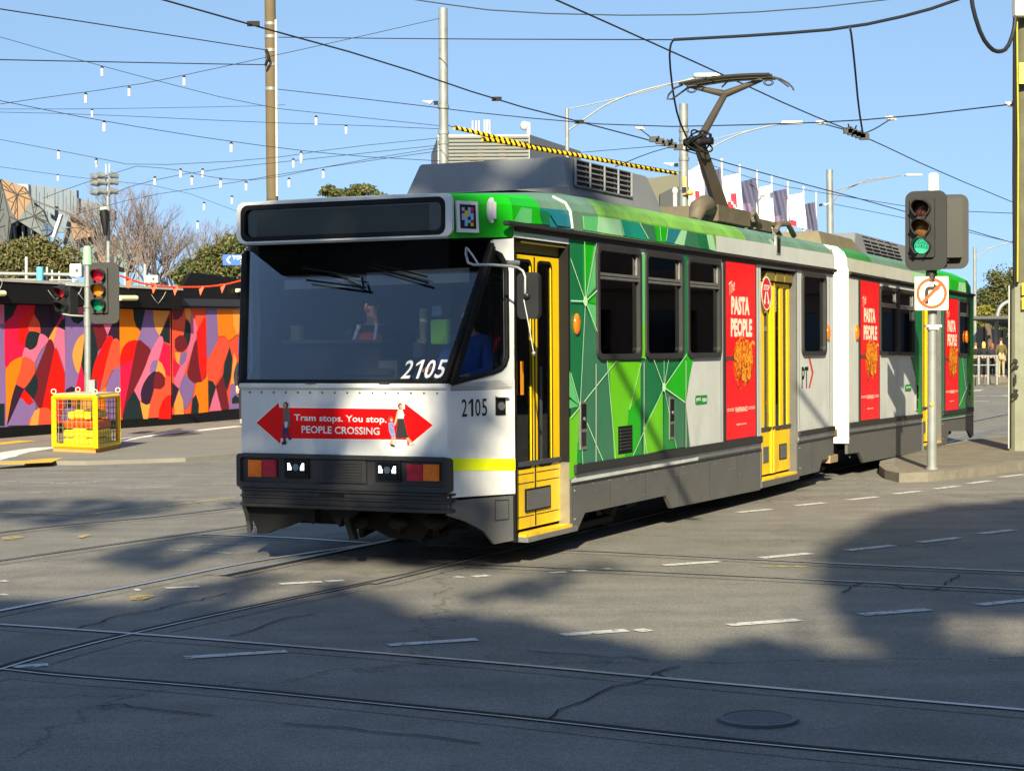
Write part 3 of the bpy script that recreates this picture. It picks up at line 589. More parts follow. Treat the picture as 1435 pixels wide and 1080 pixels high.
taper_poly('cab_pillar',[(692,336),(720,334),(720,545),(631,548),(632,538),(637,537.5),(690,523.5),(702,519),(708,512),(711,500),(710,380),(707,366),(701,356),(692,349)],wht2,.05)
# quarter window
P=[(637,536),(692,350),(701,357),(706.5,367),(709.5,380),(710.5,500),(707,511),(701,517.5),(690,522)]
for f in (mir,lambda p:p):
    mb=MB(); mb.poly([f(TP(x,y,-.02)) for x,y in P]); q=mb.build('quarter_window',gl_cab,tram,recalc=False)
    mb=MB(); mb.tube([f(TP(x,y,.0)) for x,y in P+[P[0]]],.022,6); mb.build('window_seal',blk,q)
for f in (lambda p:p,mir):
    mb=MB(); mb.tube([f(TP(632,539,.0)),f(TP(690,345,.0))],.03,8); mb.build('windscreen_pillar',blk,tram)
# windscreen
z0,z1=1.578,2.74; s1=-1.81+(z1-1.57)*.42/1.15
mb=MB(); mb.poly([(fs+.004,.35,z0),(fs+.004,2.32,z0),(s1,2.545,z1),(s1,.125,z1)]); ws=mb.build('windscreen',gl_front,tram,recalc=False)
mb=MB(); pts=[V(fs,.35,z0+.01),V(fs,2.32,z0+.01),V(s1,2.55,z1),V(s1,.12,z1)]; mb.tube([pts[0],pts[1]],.022,6); mb.tube([pts[1],pts[2]],.03,6); mb.tube([pts[3],pts[0]],.03,6)
mb.build('windscreen_seal',blk,ws)
mb=MB(); d=WP(560,520,.004)
ux=(WP(627,517,.004)-WP(560,518,.004)).normalized(); uz=V(.42,0,1.15).normalized()
c=WP(595,517,.03); fleet_digits(mb,c,ux,uz,.165,.41,0,.2); mb.build('fleet_number',lett,ws,recalc=False)
def C0(x,y): return (320+x/3.376,240+y/3.376)
mb=MB()
for a,b,r in (((345,455),(620,500),.008),((370,515),(650,550),.010),((690,435),(940,500),.008),((665,450),(945,528),.010),((470,470),(640,550),.006),((632,500),(640,552),.010),((775,458),(665,450),.006)):
    mb.tube([WP(*C0(*a),.05),WP(*C0(*b),.06)],r,6)
mb.build('wiper',blk,tram)
# sun blind inside top, dashboard and cab furniture
mb=MB()
P=[C0(655,480),C0(1140,455),C0(1140,525),C0(655,540)]; mb.poly([WP(x,y,-.08) for x,y in P],0)
P=[C0(265,515),C0(640,505),C0(640,545),C0(265,560)]; mb.poly([WP(x,y,-.08) for x,y in P],0)
mb.build('sun_blind',mat('blind_grey',rgb(120,122,124),.8),tram,recalc=False)
mb=MB(); mb.box(-1.70,-1.1,.45,2.25,1.30,1.62,0); mb.box(-1.5,-1.2,1.0,1.7,1.62,1.70,0); 
p=LP(760-0,0,(0,0,0),(1,0,0)) if False else None
a=FP(*C0(705,885),-1.45);b=FP(*C0(815,985),-1.45); mb.box(-1.47,-1.43,min(a.y,b.y),max(a.y,b.y),min(a.z,b.z),max(a.z,b.z),1)
mb.build('dashboard',[blk,dgry],tram,bevel=.02)
CB=True
def cabbox(name,x0,y0,x1,y1,s,mm,th=.08):
    a=FP(*C0(x0,y0),s);b=FP(*C0(x1,y1),s); mb=MB(); mb.box(s,s+th,min(a.y,b.y),max(a.y,b.y),min(a.z,b.z),max(a.z,b.z)); return mb.build(name,mm,tram,bevel=.008)
cream=mat('cab_cream',rgb(235,216,170),.6); 
cabbox('cab_panel',282,730,340,803,-.6,cream); cabbox('cab_panel',902,650,932,815,-.6,cream,.05); cabbox('cab_panel',780,788,902,812,-.6,cream,.05); cabbox('cab_panel',757,812,915,880,-.62,mat('cab_grey',rgb(130,130,128),.6)); cabbox('cab_paper',962,636,1010,685,-.9,mat('paper_blue',rgb(150,185,195),.7),.01)
cabbox('instrument_console',248,803,722,990,-1.42,blk,.25); cabbox('console_shelf',250,800,725,812,-1.5,dgry,.3); cabbox('green_holder',955,702,1038,818,-1.0,mat('holder_green',rgb(130,205,20),.5),.06)
cabbox('cab_post',206,445,246,820,-.7,mat('cab_post',rgb(120,130,140),.5),.04); cabbox('cab_light_bar',530,936,640,945,-1.2,mat('bar_red',rgb(200,20,60),.5),.02)
mb=MB(); mb.box(-.62,-.58,.1,1.05,.88,1.5); mb.box(-.45,-.40,1.0,2.55,.88,2.84); mb.box(-.45,-.40,.1,1.0,.88,1.7) ; mb.build('cab_bulkhead',intm,tram)
mb=MB(); mb.box(-1.0,-.62,1.25,1.75,1.15,1.28); mb.box(-.64,-.55,1.25,1.75,1.25,2.0); mb.build('driver_seat',blk,tram,bevel=.03)
# destination sign
sx=-1.762
def fpp(x,y,s=sx): p=FP(x,y,s); return (p.y,p.z)
o=rrect(.285,2.385,2.785,3.14,.07); i_=rrect(.36,2.33,2.815,3.10,.06); n=len(o)
mb=MB(); mb.add([(sx+.01,u,z) for u,z in o]+[(sx-.025,u,z) for u,z in o]+[(sx-.025,u,z) for u,z in i_]+[(sx+.012,u,z) for u,z in i_],[[k*n+j,k*n+(j+1)%n,((k+1)%4)*n+(j+1)%n,((k+1)%4)*n+j] for k in range(4) for j in range(n)])
sg=mb.build('destination_sign',wht2,tram)
mb=MB(); o=rrect(.36,2.33,2.815,3.10,.06); mb.poly([(sx+.005,u,z) for u,z in o]); mb.build('sign_glass',mat('sign_glass',rgb(8,9,10),.12,var=0),sg,recalc=False)
mb=MB(); a=fpp(360,329,sx+.004);b=fpp(601,290,sx+.004); mb.poly([(sx+.004,a[0],2.84),(sx+.004,b[0],2.84),(sx+.004,b[0],3.06),(sx+.004,a[0],3.06)]); mb.build('sign_display',mat('display_grey',rgb(34,38,36),.35,var=.1),sg,recalc=False)
mb=MB()
for ii,(o,w_) in enumerate(((rrect(.345,2.345,2.80,3.115,.07),rrect(.385,2.305,2.84,3.075,.055)),)):
    n=len(o); mb.add([(sx-.0265,u,z) for u,z in o]+[(sx-.0265,u,z) for u,z in w_]+[(sx+.0,u,z) for u,z in w_],[[j,(j+1)%n,n+(j+1)%n,n+j] for j in range(n)]+[[n+j,n+(j+1)%n,2*n+(j+1)%n,2*n+j] for j in range(n)])
mb.build('sign_seal',blk,sg,recalc=False)
# coloured code tag and oval fitting on the cab-roof flank
def C3(x,y): return (560+x/6.75,200+y/6.75)
def TPx(x,y,off): return TP(x,y,off)
mb=MB(); mb.solid([TPx(*C3(*p),.030) for p in ((540,545),(740,560),(752,852),(552,845))],TN*.025,0); mb.poly([TPx(*C3(*p),.0312) for p in ((567,580),(718,590),(726,818),(576,810))],1)
cols={'p':2,'b':3,'y':4,'r':5}
grid=['b.bp','rybr','bybb','bb.b','.bbr','.b.y']; rnd=random.Random(2)
q0=C3(588,612);dx=(C3(700,612)[0]-q0[0])/4; dy=(C3(0,790)[1]-q0[1])/6
for r_,row in enumerate(grid):
    for c_,ch in enumerate(row):
        if ch=='.': continue
        x=q0[0]+c_*dx;y=q0[1]+r_*dy; mb.poly([TPx(x,y,.033),TPx(x+dx,y,.033),TPx(x+dx,y+dy,.033),TPx(x,y+dy,.033)],cols[ch])
mb.build('code_tag',[lett,lettk,mat('tag_pink',rgb(205,40,120),.5),mat('tag_blue',rgb(150,200,235),.5),mat('tag_yellow',rgb(250,205,20),.5),mat('tag_red',rgb(200,30,50),.5)],tram,recalc=False)
mb=MB(); c=TP(*C3(880,640),.02); u=V(TN.y,-TN.x,0); pts=[c+u*(.045*math.cos(a))*(1 if math.cos(a)<0 else .5)+V(0,0,.108*math.sin(a)) for a in [i*math.pi/12 for i in range(24)]]
mb.solid(pts,TN*.025,0); mb.solid([c-TN*.012+u*a+V(0,0,b) for a,b in ((-.02,-.07),(.03,-.07),(.03,.07),(-.02,.07))],TN*.011,0); mb.build('roof_light_cover',wht2,tram)
# cab side numbers / lamp / mirror
mb=MB(); c=TP(665,571,.003); fleet_digits(mb,c,(-u if u.x<0 else u),(0,0,1),.145,(TP(684,571)-TP(646.5,571)).length,0,0,.006); mb.build('fleet_number',lettk,tram,recalc=False)
mb=MB(); c=TP(702,569,.01); uu=(u if u.x>0 else -u); mb.solid([c-uu*.05-V(0,0,.075),c+uu*.05-V(0,0,.075),c+uu*.05+V(0,0,.075),c-uu*.05+V(0,0,.075)],TN*.02,0); mb.solid([c-uu*.06-TN*.04+V(0,0,.075),c+uu*.06-TN*.04+V(0,0,.075),c+uu*.06+V(0,0,.09),c-uu*.06+V(0,0,.09)],V(0,0,.01),1); mb.disc(c-TN*.001,-TN,.035,12,2,.012); mb.build('side_socket',[blk,wht2,alu],tram)
sM=-1.72
mb=MB(); pts=[(654,346),(653,356),(656,368),(664,371),(690,371),(715,373),(726,375),(733,380),(736,388),(736,412)]; mb.tube([LP(x,y,(sM,-.0,0),(1,0,0)) for x,y in pts],.012,8); mb.tube([LP(x,y,(sM,0,0),(1,0,0)) for x,y in ((654,347),(662,357),(670,370))],.009,6); mb.tube([LP(x,y,(sM,0,0),(1,0,0)) for x,y in ((734,420),(741,455),(748,495))],.007,6); mb.ball(tuple(LP(748,495,(sM,0,0),(1,0,0))),.02,8)
mb.build('mirror_arm',alu,tram)
a=LP(723,447,(sM,0,0),(1,0,0)); b=LP(753,381,(sM,0,0),(1,0,0)); mb=MB(); rr=rrect(b.y,a.y,a.z,b.z,.05); mb.solid([(sM+.02,u_,z) for u_,z in rr],(.06,0,0)); mb.ball((sM+.01,(a.y+b.y)/2,a.z*.5+b.z*.5),.03,8)
mb.build('mirror',[mat('mirror_black',rgb(30,31,33),.4,var=.1),lett],tram)
mb=MB(); c=TP(720,368,.02); mb.tube([c-uu*.07,c+uu*.05],.022,8); mb.build('indicator_stub',alu,tram)
# light cluster
lp=fs-.02
mb=MB()
o=rrect(.30,2.37,.675,.965,.03); i_=rrect(.34,2.33,.72,.935,.02); n=len(o)
mb.solid([(lp+.01,u_,z) for u_,z in o],(.06,0,0),0)
mb.add([(lp+.01,u_,z) for u_,z in o]+[(lp-.02,u_,z) for u_,z in o]+[(lp-.02,u_,z) for u_,z in i_]+[(lp+.0105,u_,z) for u_,z in i_],[[k*n+j,k*n+(j+1)%n,((k+1)%4)*n+(j+1)%n,((k+1)%4)*n+j] for k in range(3) for j in range(n)],0)
lc=mb.build('light_cluster',dgry,tram)
F2=lambda x,y,s=lp: FP(x,y,s)
for x0,x1,mm in ((348.5,367.5,'a'),(368.5,388,'r'),(571,593,'r'),(593.5,616,'a')):
    a=F2(x0,644 if x0<500 else 650); b=F2(x1,668 if x0<500 else 674)
    y0,y1=sorted((a.y,b.y)); mb=MB(); mb.box(lp-.012,lp+.009,y0,y1,b.z,a.z,0)
    for q in range(2): mb.box(lp-.016,lp-.0121,y0+.012,y1-.012,b.z+.015+q*.07,b.z+.06+q*.07,0)
    mb.build('indicator_lamp' if mm=='a' else 'tail_lamp',mat('lamp_amber',rgb(235,120,10),.15,coat=1,var=.15,scale=30) if mm=='a' else mat('lamp_red',rgb(190,14,50),.15,coat=1,var=.15,scale=30),lc,bevel=.006)
for cx,cy in ((416,656),(544,660)):
    c=F2(cx,cy); mb=MB(); mb.box(lp-.008,lp+.009,c.y-.12,c.y+.12,c.z-.085,c.z+.085,0); mb.box(lp-.016,lp-.0081,c.y-.095,c.y+.095,c.z-.07,c.z+.07,2)
    h=mb.build('headlight',[blk,blk2,blk2],lc)
    e=MB(); e.disc((lp-.017,c.y,c.z+.01),(-1,0,0),.03,14,1,.006); 
    for sg_ in (-1,1): e.poly([(lp-.019,c.y+sg_*.045,c.z-.015),(lp-.019,c.y+sg_*.082,c.z-.015),(lp-.019,c.y+sg_*.082,c.z+.045),(lp-.019,c.y+sg_*.062,c.z+.045),(lp-.019,c.y+sg_*.045,c.z+.01)],0)
    e.build('led_element',[mat('led_white',(1,1,1,1),.3,var=0,emit=(.9,.95,1,1),estr=1.6),mat('lens_chrome',rgb(190,200,205),.1,.9,var=0)],h,recalc=False)
mb=MB(); a=F2(447,641);b=F2(514,679); y0,y1=sorted((a.y,b.y)); mb.box(lp-.01,lp+.009,y0,y1,.735,.925,0)
for i in range(7): mb.box(lp-.020,lp-.0101,y0+.04,y1-.04,.752+i*.024,.764+i*.024,0)
mb.build('front_grille',dgry,lc,bevel=.003)
# bumper: three ribs, wraps the nose
def plan(off,z): # outline points around the nose
    return [V(-1.70,.30-off*.3,z),V(-1.79,.325-off*.8,z),V(-1.83-off,.37,z),V(-1.83-off,2.30,z),V(-1.79,2.345+off*.8,z),V(-1.70,2.37+off*.3,z)]
zz=[(.505,.0),(.515,.035),(.535,.035),(.545,.012),(.585,.015),(.592,.034),(.605,.034),(.612,.014),(.645,.014),(.655,.04),(.668,.04),(.672,.0)]
mb=MB(); vs=[]; 
for z,o_ in zz: vs+=plan(o_,z)
fsx=[[i*6+j,i*6+j+1,(i+1)*6+j+1,(i+1)*6+j] for i in range(len(zz)-1) for j in range(5)]; mb.add(vs,fsx,0)
mb.add([V(-1.6,.5,.505),V(-1.6,2.2,.505)]+plan(0,.505),[[0,2,3,4,5,6,7,1]],0); mb.add([V(-1.6,.5,.672),V(-1.6,2.2,.672)]+plan(0,.672),[[0,2,3,4,5,6,7,1]],0)
c=F2(466,692); mb.box(-1.850,-1.842,c.y-.12,c.y+.12,.618,.64,1)
mb.build('bumper',[mat('bumper_grey',rgb(40,42,45),.5,var=.3,scale=5,streak=.2),blk2],tram)
# under-bumper guards, coupler, lifeguard
def under(pts,s,th,name='guard'):
    mb=MB(); P=[FP(x,y,s) for x,y in pts]; mb.solid(P,(th,0,0)); return mb.build(name,blk,tram)
under([(343,709),(441,711),(441,733),(437,734),(436,731),(424,728),(396,739),(379,744),(374,746),(373,747),(360,748),(360,740),(352,724)],-1.72,.10)
under([(458,712),(500,715),(489,728),(497,756),(490,756),(480,722),(476,738),(468,730)],-1.70,.08)
under([(490,712),(628,719),(628,731),(600,742),(590,758),(545,752),(525,742),(492,740),(490,732),(505,728)],-1.35,.5,'coupler')
mb=MB(); 
for p in ((505,720),(560,722),(610,722)): c=FP(*p,-1.5); mb.ball((c.x,c.y,c.z-.05),.09,10,0,(1,1.2,.8)); mb.tube([c,c+V(.2,.1,-.2),c+V(.5,.1,-.15)],.03,8)
mb.build('coupler_hoses',blk,tram)
# arrow sticker on the front
def C5(x,y): return (345+x/5.125,550+y/5.125)
def arrow(pts,k,mi,mb): mb.poly([(fs-.0015-k*.001,)+tuple(FP(*C5(x,y),fs)[1:]) for x,y in pts],mi)
mb=MB()
arrow([(64,215),(236,58),(243,100),(1132,110),(1132,65),(1352,234),(1152,395),(1150,345),(255,335),(252,378)],0,1,mb)
arrow([(74,216),(233,72),(240,108),(1140,118),(1140,76),(1342,234),(1158,386),(1156,338),(249,328),(247,368)],1,0,mb)
c1=FP(*C5(672,192),fs-.004); c2=FP(*C5(675,270),fs-.004)
lettering(mb,'Tram stops. You stop.',(fs-.0045,c1.y,c1.z),(0,-1,-.008),(0,0,1),.072,1,bold=.018,width=abs(FP(*C5(340,190),fs).y-FP(*C5(1002,190),fs).y))
lettering(mb,'PEOPLE CROSSING',(fs-.0045,c2.y,c2.z),(0,-1,-.008),(0,0,1),.062,1,bold=.018,width=abs(FP(*C5(393,190),fs).y-FP(*C5(953,190),fs).y))
mb.build('crossing_sticker',[mat('sticker_red',rgb(244,4,8),.45,spec=.2,var=.03),lett],tram,recalc=False)
# printed walkers (flat print on the sticker)
pm=[mat('print_skin',rgb(200,150,120),.6,var=0),mat('print_hair',rgb(110,70,44),.6,var=0),mat('print_grey',rgb(110,100,96),.6,var=.3,scale=60),mat('print_navy',rgb(50,46,96),.6,var=.1),mat('print_white',rgb(222,214,206),.6,var=.1),mat('print_black',rgb(30,28,30),.6,var=.3,scale=40),mat('print_check',rgb(130,140,190),.6,var=.6,scale=90)]
mb=MB()
def pr(pts,mi,k=3):
    mb.poly([(fs-.0045-k*.0006,)+tuple(FP(*C5(x,y),fs)[1:]) for x,y in pts],mi)
def el(cx,cy,rx,ry): return [(cx+rx*math.cos(a),cy+ry*math.sin(a)) for a in [i*math.pi/6 for i in range(12)]]
pr([(266,120),(300,108),(316,130),(318,190),(322,236),(306,246),(268,236),(272,180)],2); pr(el(286,90,20,24),1,2); pr(el(278,94,12,18),0,4)
pr([(266,230),(306,236),(300,262),(318,322),(322,332),(306,330),(284,280),(286,350),(270,352),(262,290)],3,2); pr([(260,352),(292,350),(290,370),(258,374)],5); pr([(306,326),(326,322),(326,334),(308,342)],5); pr([(280,205),(302,210),(298,250),(280,252)],4,5)
mb.build('printed_walker',pm,tram,recalc=False); mb=MB()
pr(el(1108,95,18,22),1,2); pr(el(1116,100,11,15),0,4); pr([(1092,125),(1124,120),(1138,160),(1132,186),(1090,186)],4); pr([(1088,130),(1098,150),(1078,228),(1066,240),(1064,226)],0,5)
pr([(1090,186),(1134,186),(1168,322),(1080,328),(1076,312)],5,2); pr([(1150,322),(1168,322),(1205,362),(1210,370),(1178,372)],0,1); pr([(1172,360),(1208,362),(1208,374),(1174,376)],4,5)
pr(el(1040,190,18,20),1,2); pr(el(1046,196,10,13),0,4); pr([(1024,215),(1058,212),(1076,322),(1050,326),(1026,270)],6); pr([(1046,326),(1058,324),(1056,362),(1072,380),(1040,384),(1030,370)],0,2); pr([(1034,366),(1072,378),(1070,390),(1044,386)],5); pr([(1062,324),(1074,322),(1076,350),(1088,362),(1068,366)],0,2)
mb.build('printed_walker',pm,tram,recalc=False)
# ---- roof equipment
mb=MB()
def podbox(sa,sb,ta,tb,zb,zt,ins=.10,insf=.15,insb=.25,m_=None):
    b=[(sa,ta,zb),(sb,ta,zb),(sb,tb,zb),(sa,tb,zb)]; t=[(sa+insf,ta+ins,zt),(sb-insb,ta+ins,zt),(sb-insb,tb-ins,zt),(sa+insf,tb-ins,zt)]
    return b+t,[[3,2,1,0],[4,5,6,7],[0,1,5,4],[1,2,6,5],[2,3,7,6],[3,0,4,7]]
v_,f_=podbox(.98,3.62,.42,2.25,3.33,3.73,.115,.17,.22); mb.add(v_,f_,0); 
# front fairing
mb.add([(.2,.62,3.335),(.2,2.05,3.335),(1.0,2.24,3.34),(1.0,.43,3.34),(1.01,.44,3.42),(1.01,2.23,3.42)],[[0,1,5,4],[0,4,3],[1,2,5]],0)
pod=mb.build('air_conditioner',pod_m,tram,bevel=.012)
def podside(x,y): return LP(x,y,(0,.42,3.33),(0,-.4,.115) ) 
nrm=V(0,-.4,.115).normalized()
mb=MB(); q=[LP(x,y,V(0,.42,3.33)+nrm*.004,nrm) for x,y in ((804,224),(883,243),(883,277),(804,261))]; mb.poly(q,0)
def bil(u_,v__): return (q[0]*(1-u_)+q[1]*u_)*(1-v__)+(q[3]*(1-u_)+q[2]*u_)*v__
for i in range(6): mb.tube([bil(0,i/5)+nrm*.012,bil(1,i/5)+nrm*.012],.010,6,1)
for i in range(5): mb.tube([bil(i/4,0)+nrm*.018,bil(i/4,1)+nrm*.018],.013 if i%4 else .016,6,1)
mb.build('vent_grille',[blk2,pod_m],pod)
pod_b=mat('pod_beige',rgb(112,106,86),.6,var=.2,streak=.2)
mb=MB(); v_,f_=podbox(12.0,17.0,.42,2.25,3.26,3.66,.115,.55,.3); mb.add(v_,f_,0); v2=v_; pod2=trl(mb).build('air_conditioner',pod_m,tram,bevel=.01)
mb=MB()
for i in range(5):
    for k in range(5): a=V(12.95+k*.5,.455+i*.0215,3.36+i*.06); mb.box(a.x,a.x+.42,a.y-.02,a.y+.02,a.z,a.z+.03)
trl(mb).build('vent_grille',blk2,pod2)
mb=MB(); v_,f_=podbox(8.9,12.6,.5,2.2,3.30,3.50,.1,.1,.1); 
eq=mat('equipment_khaki',rgb(96,88,74),.65,.0,var=.25,scale=5)
mb=MB(); mb.box(5.9,7.2,.55,1.5,3.40,3.60); mb.box(7.6,8.3,.6,2.1,3.40,3.55); mb.tube([(5.15,.6,3.36),(5.3,.6,3.52),(5.6,.62,3.58),(5.9,.66,3.55)],[.07,.11,.12,.1],10)
for i in range(4): mb.tube([(7.2,.55+.12*i,3.55),(7.35,.55+.12*i,3.6),(7.5,.55+.12*i,3.52),(7.62,.55+.12*i,3.42)],.035,8)
for i in range(5): mb.tube([(8.3+.05*i,.55+.2*i,3.42),(8.5,.55+.2*i,3.52),(8.9,.55+.2*i,3.55),(9.2,.55+.2*i,3.4)],.04,8)
mb.build('roof_equipment',eq,tram,bevel=.006)
mb=MB(); v_,f_=podbox(9.98,12.4,.35,2.3,3.28,3.52,.1,.1,.4); mb.add(v_,f_,0); trl(mb).build('roof_fairing',pod_b,tram)
# pantograph
pm_=mat('pantograph_grey',rgb(80,75,66),.55,.3,var=.15); ct=1.335
mb=MB(); mb.box(8.0,9.0,.8,1.87,3.42,3.50); mb.box(8.4,8.8,1.1,1.57,3.50,3.72)
pg=mb.build('pantograph',pm_,tram)
def PPt(x,y,t=ct): return SP(x,y,t)
kn=PPt(979,199); ba=PPt(1010,290); ap=PPt(1016,133)
mb=MB(); mb.tube([ba+V(.1,0,-.1),kn],[.12,.085],4,0,True,False); mb.build('lower_arm',pm_,pg)
mb=MB(); fork=PPt(1016,132)
mb.tube([kn,fork],[.058,.045],8)
LE=FP(966,121,fork.x+.05); RE=FP(1070,112,fork.x+.05)
mb.tube([fork,V(fork.x,LE.y,LE.z)],[.055,.03],6); mb.tube([fork,V(fork.x,RE.y,RE.z)],[.055,.03],6); mb.build('upper_arm',pm_,pg)
mb=MB()
for k,(ds,dz) in enumerate(((-.16,0),(-.06,.02),(.06,.02),(.16,0),(.24,-.01))):
    pts=[]
    for f_ in np.linspace(0,1,9):
        x=957+f_*(1080-957); y=119.5-f_*12.5-3.5*math.sin(math.pi*f_); p=FP(x,y,fork.x); pts.append(V(fork.x+ds,p.y,p.z+dz))
    mb.tube(pts,.020 if k<4 else .010,6)
def hook(pts,ds): mb.tube([FP(x,y,fork.x)+V(ds,0,0) for x,y in pts],.013,6)
hook([(957,119),(945,124),(937,133),(935,139),(942,139),(956,129),(964,123)],0); hook([(1080,107),(1092,110),(1103,116),(1109,122),(1111,126)],0.05); hook([(1078,109),(1092,112),(1100,117),(1108,123)],-.1)
for cx,cy in ((969,126),(1077,116)):
    for r_ in (7,5):
        mb.tube([FP(cx+r_*math.cos(a),cy+r_*.6*math.sin(a),fork.x) for a in [i*math.pi/8 for i in range(17)]],.006,5)
mb.tube([FP(1012,122,fork.x-.1),FP(1022,112,fork.x+.1)],.012,6)
mb.build('contact_bow',mat('bow_bronze',rgb(58,54,46),.5,.4,var=.2),pg)
mb=MB()
for k in range(7):
    q=k*.9; mb.tube([kn+V(.12*math.cos(a+q)*(.6+.4*math.sin(q)),.16*math.sin(a)*(1 if k%2 else .7),.10*math.sin(a+q)+.02*k-.06) for a in [i*math.pi/8 for i in range(17)]],.012,5)
mb.ball(tuple(kn),.075,10); mb.tube([kn-V(.02,.2,0),kn+V(0,.2,0)],.05,10)
mb.build('knee_joint',blk,pg)
# ================================================================== GROUND
def asphalt(name,base,dark,lightf=1.0):
    m=bpy.data.materials.new(name); m.use_nodes=True; nt=m.node_tree; b=nt.nodes['Principled BSDF']; tc=nt.nodes.new('ShaderNodeTexCoord')
    def noise(sc,det=6,rough=.6,vec=None):
        n=nt.nodes.new('ShaderNodeTexNoise'); n.inputs['Scale'].default_value=sc; n.inputs['Detail'].default_value=det; n.inputs['Roughness'].default_value=rough; nt.links.new(vec or tc.outputs['Object'],n.inputs['Vector']); return n
    def ramp(src,p0,p1,c0,c1):
        r=nt.nodes.new('ShaderNodeValToRGB'); r.color_ramp.elements[0].position=p0; r.color_ramp.elements[1].position=p1; r.color_ramp.elements[0].color=c0; r.color_ramp.elements[1].color=c1; nt.links.new(src,r.inputs[0]); return r
    def mix(kind,f,a,c):
        x=nt.nodes.new('ShaderNodeMixRGB'); x.blend_type=kind; 
        if isinstance(f,float): x.inputs[0].default_value=f
        else: nt.links.new(f,x.inputs[0])
        nt.links.new(a,x.inputs[1]); nt.links.new(c,x.inputs[2]); return x.outputs[0]
    g=lambda v:(v*1.02,v*1.0,v*.95,1)
    big=ramp(noise(.22,5).outputs['Fac'],.35,.65,g(dark),g(base)); med=ramp(noise(1.7,8,.7).outputs['Fac'],.3,.7,(.78,.78,.78,1),(1.15,1.15,1.15,1))
    mp=nt.nodes.new('ShaderNodeMapping'); mp.inputs['Scale'].default_value=(.35,2.2,1); mp.inputs['Rotation'].default_value=(0,0,R(-25)); nt.links.new(tc.outputs['Object'],mp.inputs[0])
    wear=ramp(noise(1.0,7,.6,mp.outputs[0]).outputs['Fac'],.35,.7,(.85,.85,.85,1),(1.12,1.1,1.06,1))
    fine=ramp(noise(95,3,.8).outputs['Fac'],.3,.72,(.30,.31,.33,1),(1.95,1.92,1.85,1))
    c=mix('MULTIPLY',1.0,big.outputs[0],med.outputs[0]); c=mix('MULTIPLY',1.0,c,wear.outputs[0]); c=mix('MULTIPLY',.9,c,fine.outputs[0]); sp2=ramp(noise(28,5,.8).outputs['Fac'],.35,.68,(.72,.72,.72,1),(1.25,1.25,1.25,1)); c=mix('MULTIPLY',1.0,c,sp2.outputs[0])
    vo=nt.nodes.new('ShaderNodeTexVoronoi'); vo.feature='DISTANCE_TO_EDGE'; vo.inputs['Scale'].default_value=.16
    dn=noise(2.2,6,.7); ad=nt.nodes.new('ShaderNodeMixRGB'); ad.blend_type='ADD'; ad.inputs[0].default_value=.9; nt.links.new(tc.outputs['Object'],ad.inputs[1]); nt.links.new(dn.outputs['Color'],ad.inputs[2]); nt.links.new(ad.outputs[0],vo.inputs['Vector'])
    cr=ramp(vo.outputs['Distance'],.0,.0035,(.45,.45,.45,1),(1,1,1,1)); c=mix('MULTIPLY',1.0,c,cr.outputs[0])
    st=ramp(noise(.9,5,.55).outputs['Fac'],.62,.74,(1,1,1,1),(.66,.64,.62,1)); c=mix('MULTIPLY',1.0,c,st.outputs[0])
    nt.links.new(c,b.inputs['Base Color']); b.inputs['Roughness'].default_value=.78; b.inputs['Specular IOR Level'].default_value=.35
    bp=nt.nodes.new('ShaderNodeBump'); bp.inputs['Strength'].default_value=.6; bp.inputs['Distance'].default_value=.008; nt.links.new(noise(120,3,.7).outputs['Fac'],bp.inputs['Height']); nt.links.new(bp.outputs[0],b.inputs['Normal'])
    return m
asph=asphalt('asphalt',.205,.175); asph2=asphalt('asphalt_track_edge',.20,.17)
mb=MB(); mb.poly([(-1500,-1500,0),(1500,-1500,0),(1500,1500,0),(-1500,1500,0)]); mb.build('ground',asph,kind='structure',recalc=False)
def strip(mb,pts,w,z,mi=0,off=0.0):
    P=[Vector(p) for p in pts]; n=len(P); a=[];b=[]
    for i,p in enumerate(P):
        t=(P[min(i+1,n-1)]-P[max(i-1,0)]); t.z=0; t.normalize(); s=V(-t.y,t.x,0)
        a.append(V(p.x,p.y,z)+s*(off+w/2)); b.append(V(p.x,p.y,z)+s*(off-w/2))
    mb.add(a+b,[[i,i+1,n+i+1,n+i] for i in range(n-1)],mi)
def smooth(pts,it=2):
    P=[Vector(p) for p in pts]
    for _ in range(it):
        Q=[P[0]]
        for a,b in zip(P[:-1],P[1:]): Q+=[a*.75+b*.25,a*.25+b*.75]
        P=Q+[P[-1]]
    return P
steel=mat('rail_steel',rgb(205,206,206),.5,1.0,var=.2,scale=2.0)
groove=mat('rail_groove',rgb(26,25,26),.9,var=.2)
conc=mat('track_concrete',(.235,.225,.20,1),.85,var=.25,scale=1.5,bump=.3)
rails=MB(); rk_=[0]
def rail(px,wide=.065,side=1,gw=.055,world=None):
    P=smooth([G(x,y) for x,y in px]) if world is None else world; rk_[0]+=1; q=rk_[0]*.0006
    strip(rails,P,.34,.002+q*.35,2,0.0); strip(rails,P,wide,.0110+q*.4,0,0.0); strip(rails,P,gw,.007+q*.35,1,side*(wide/2+gw/2)); pass
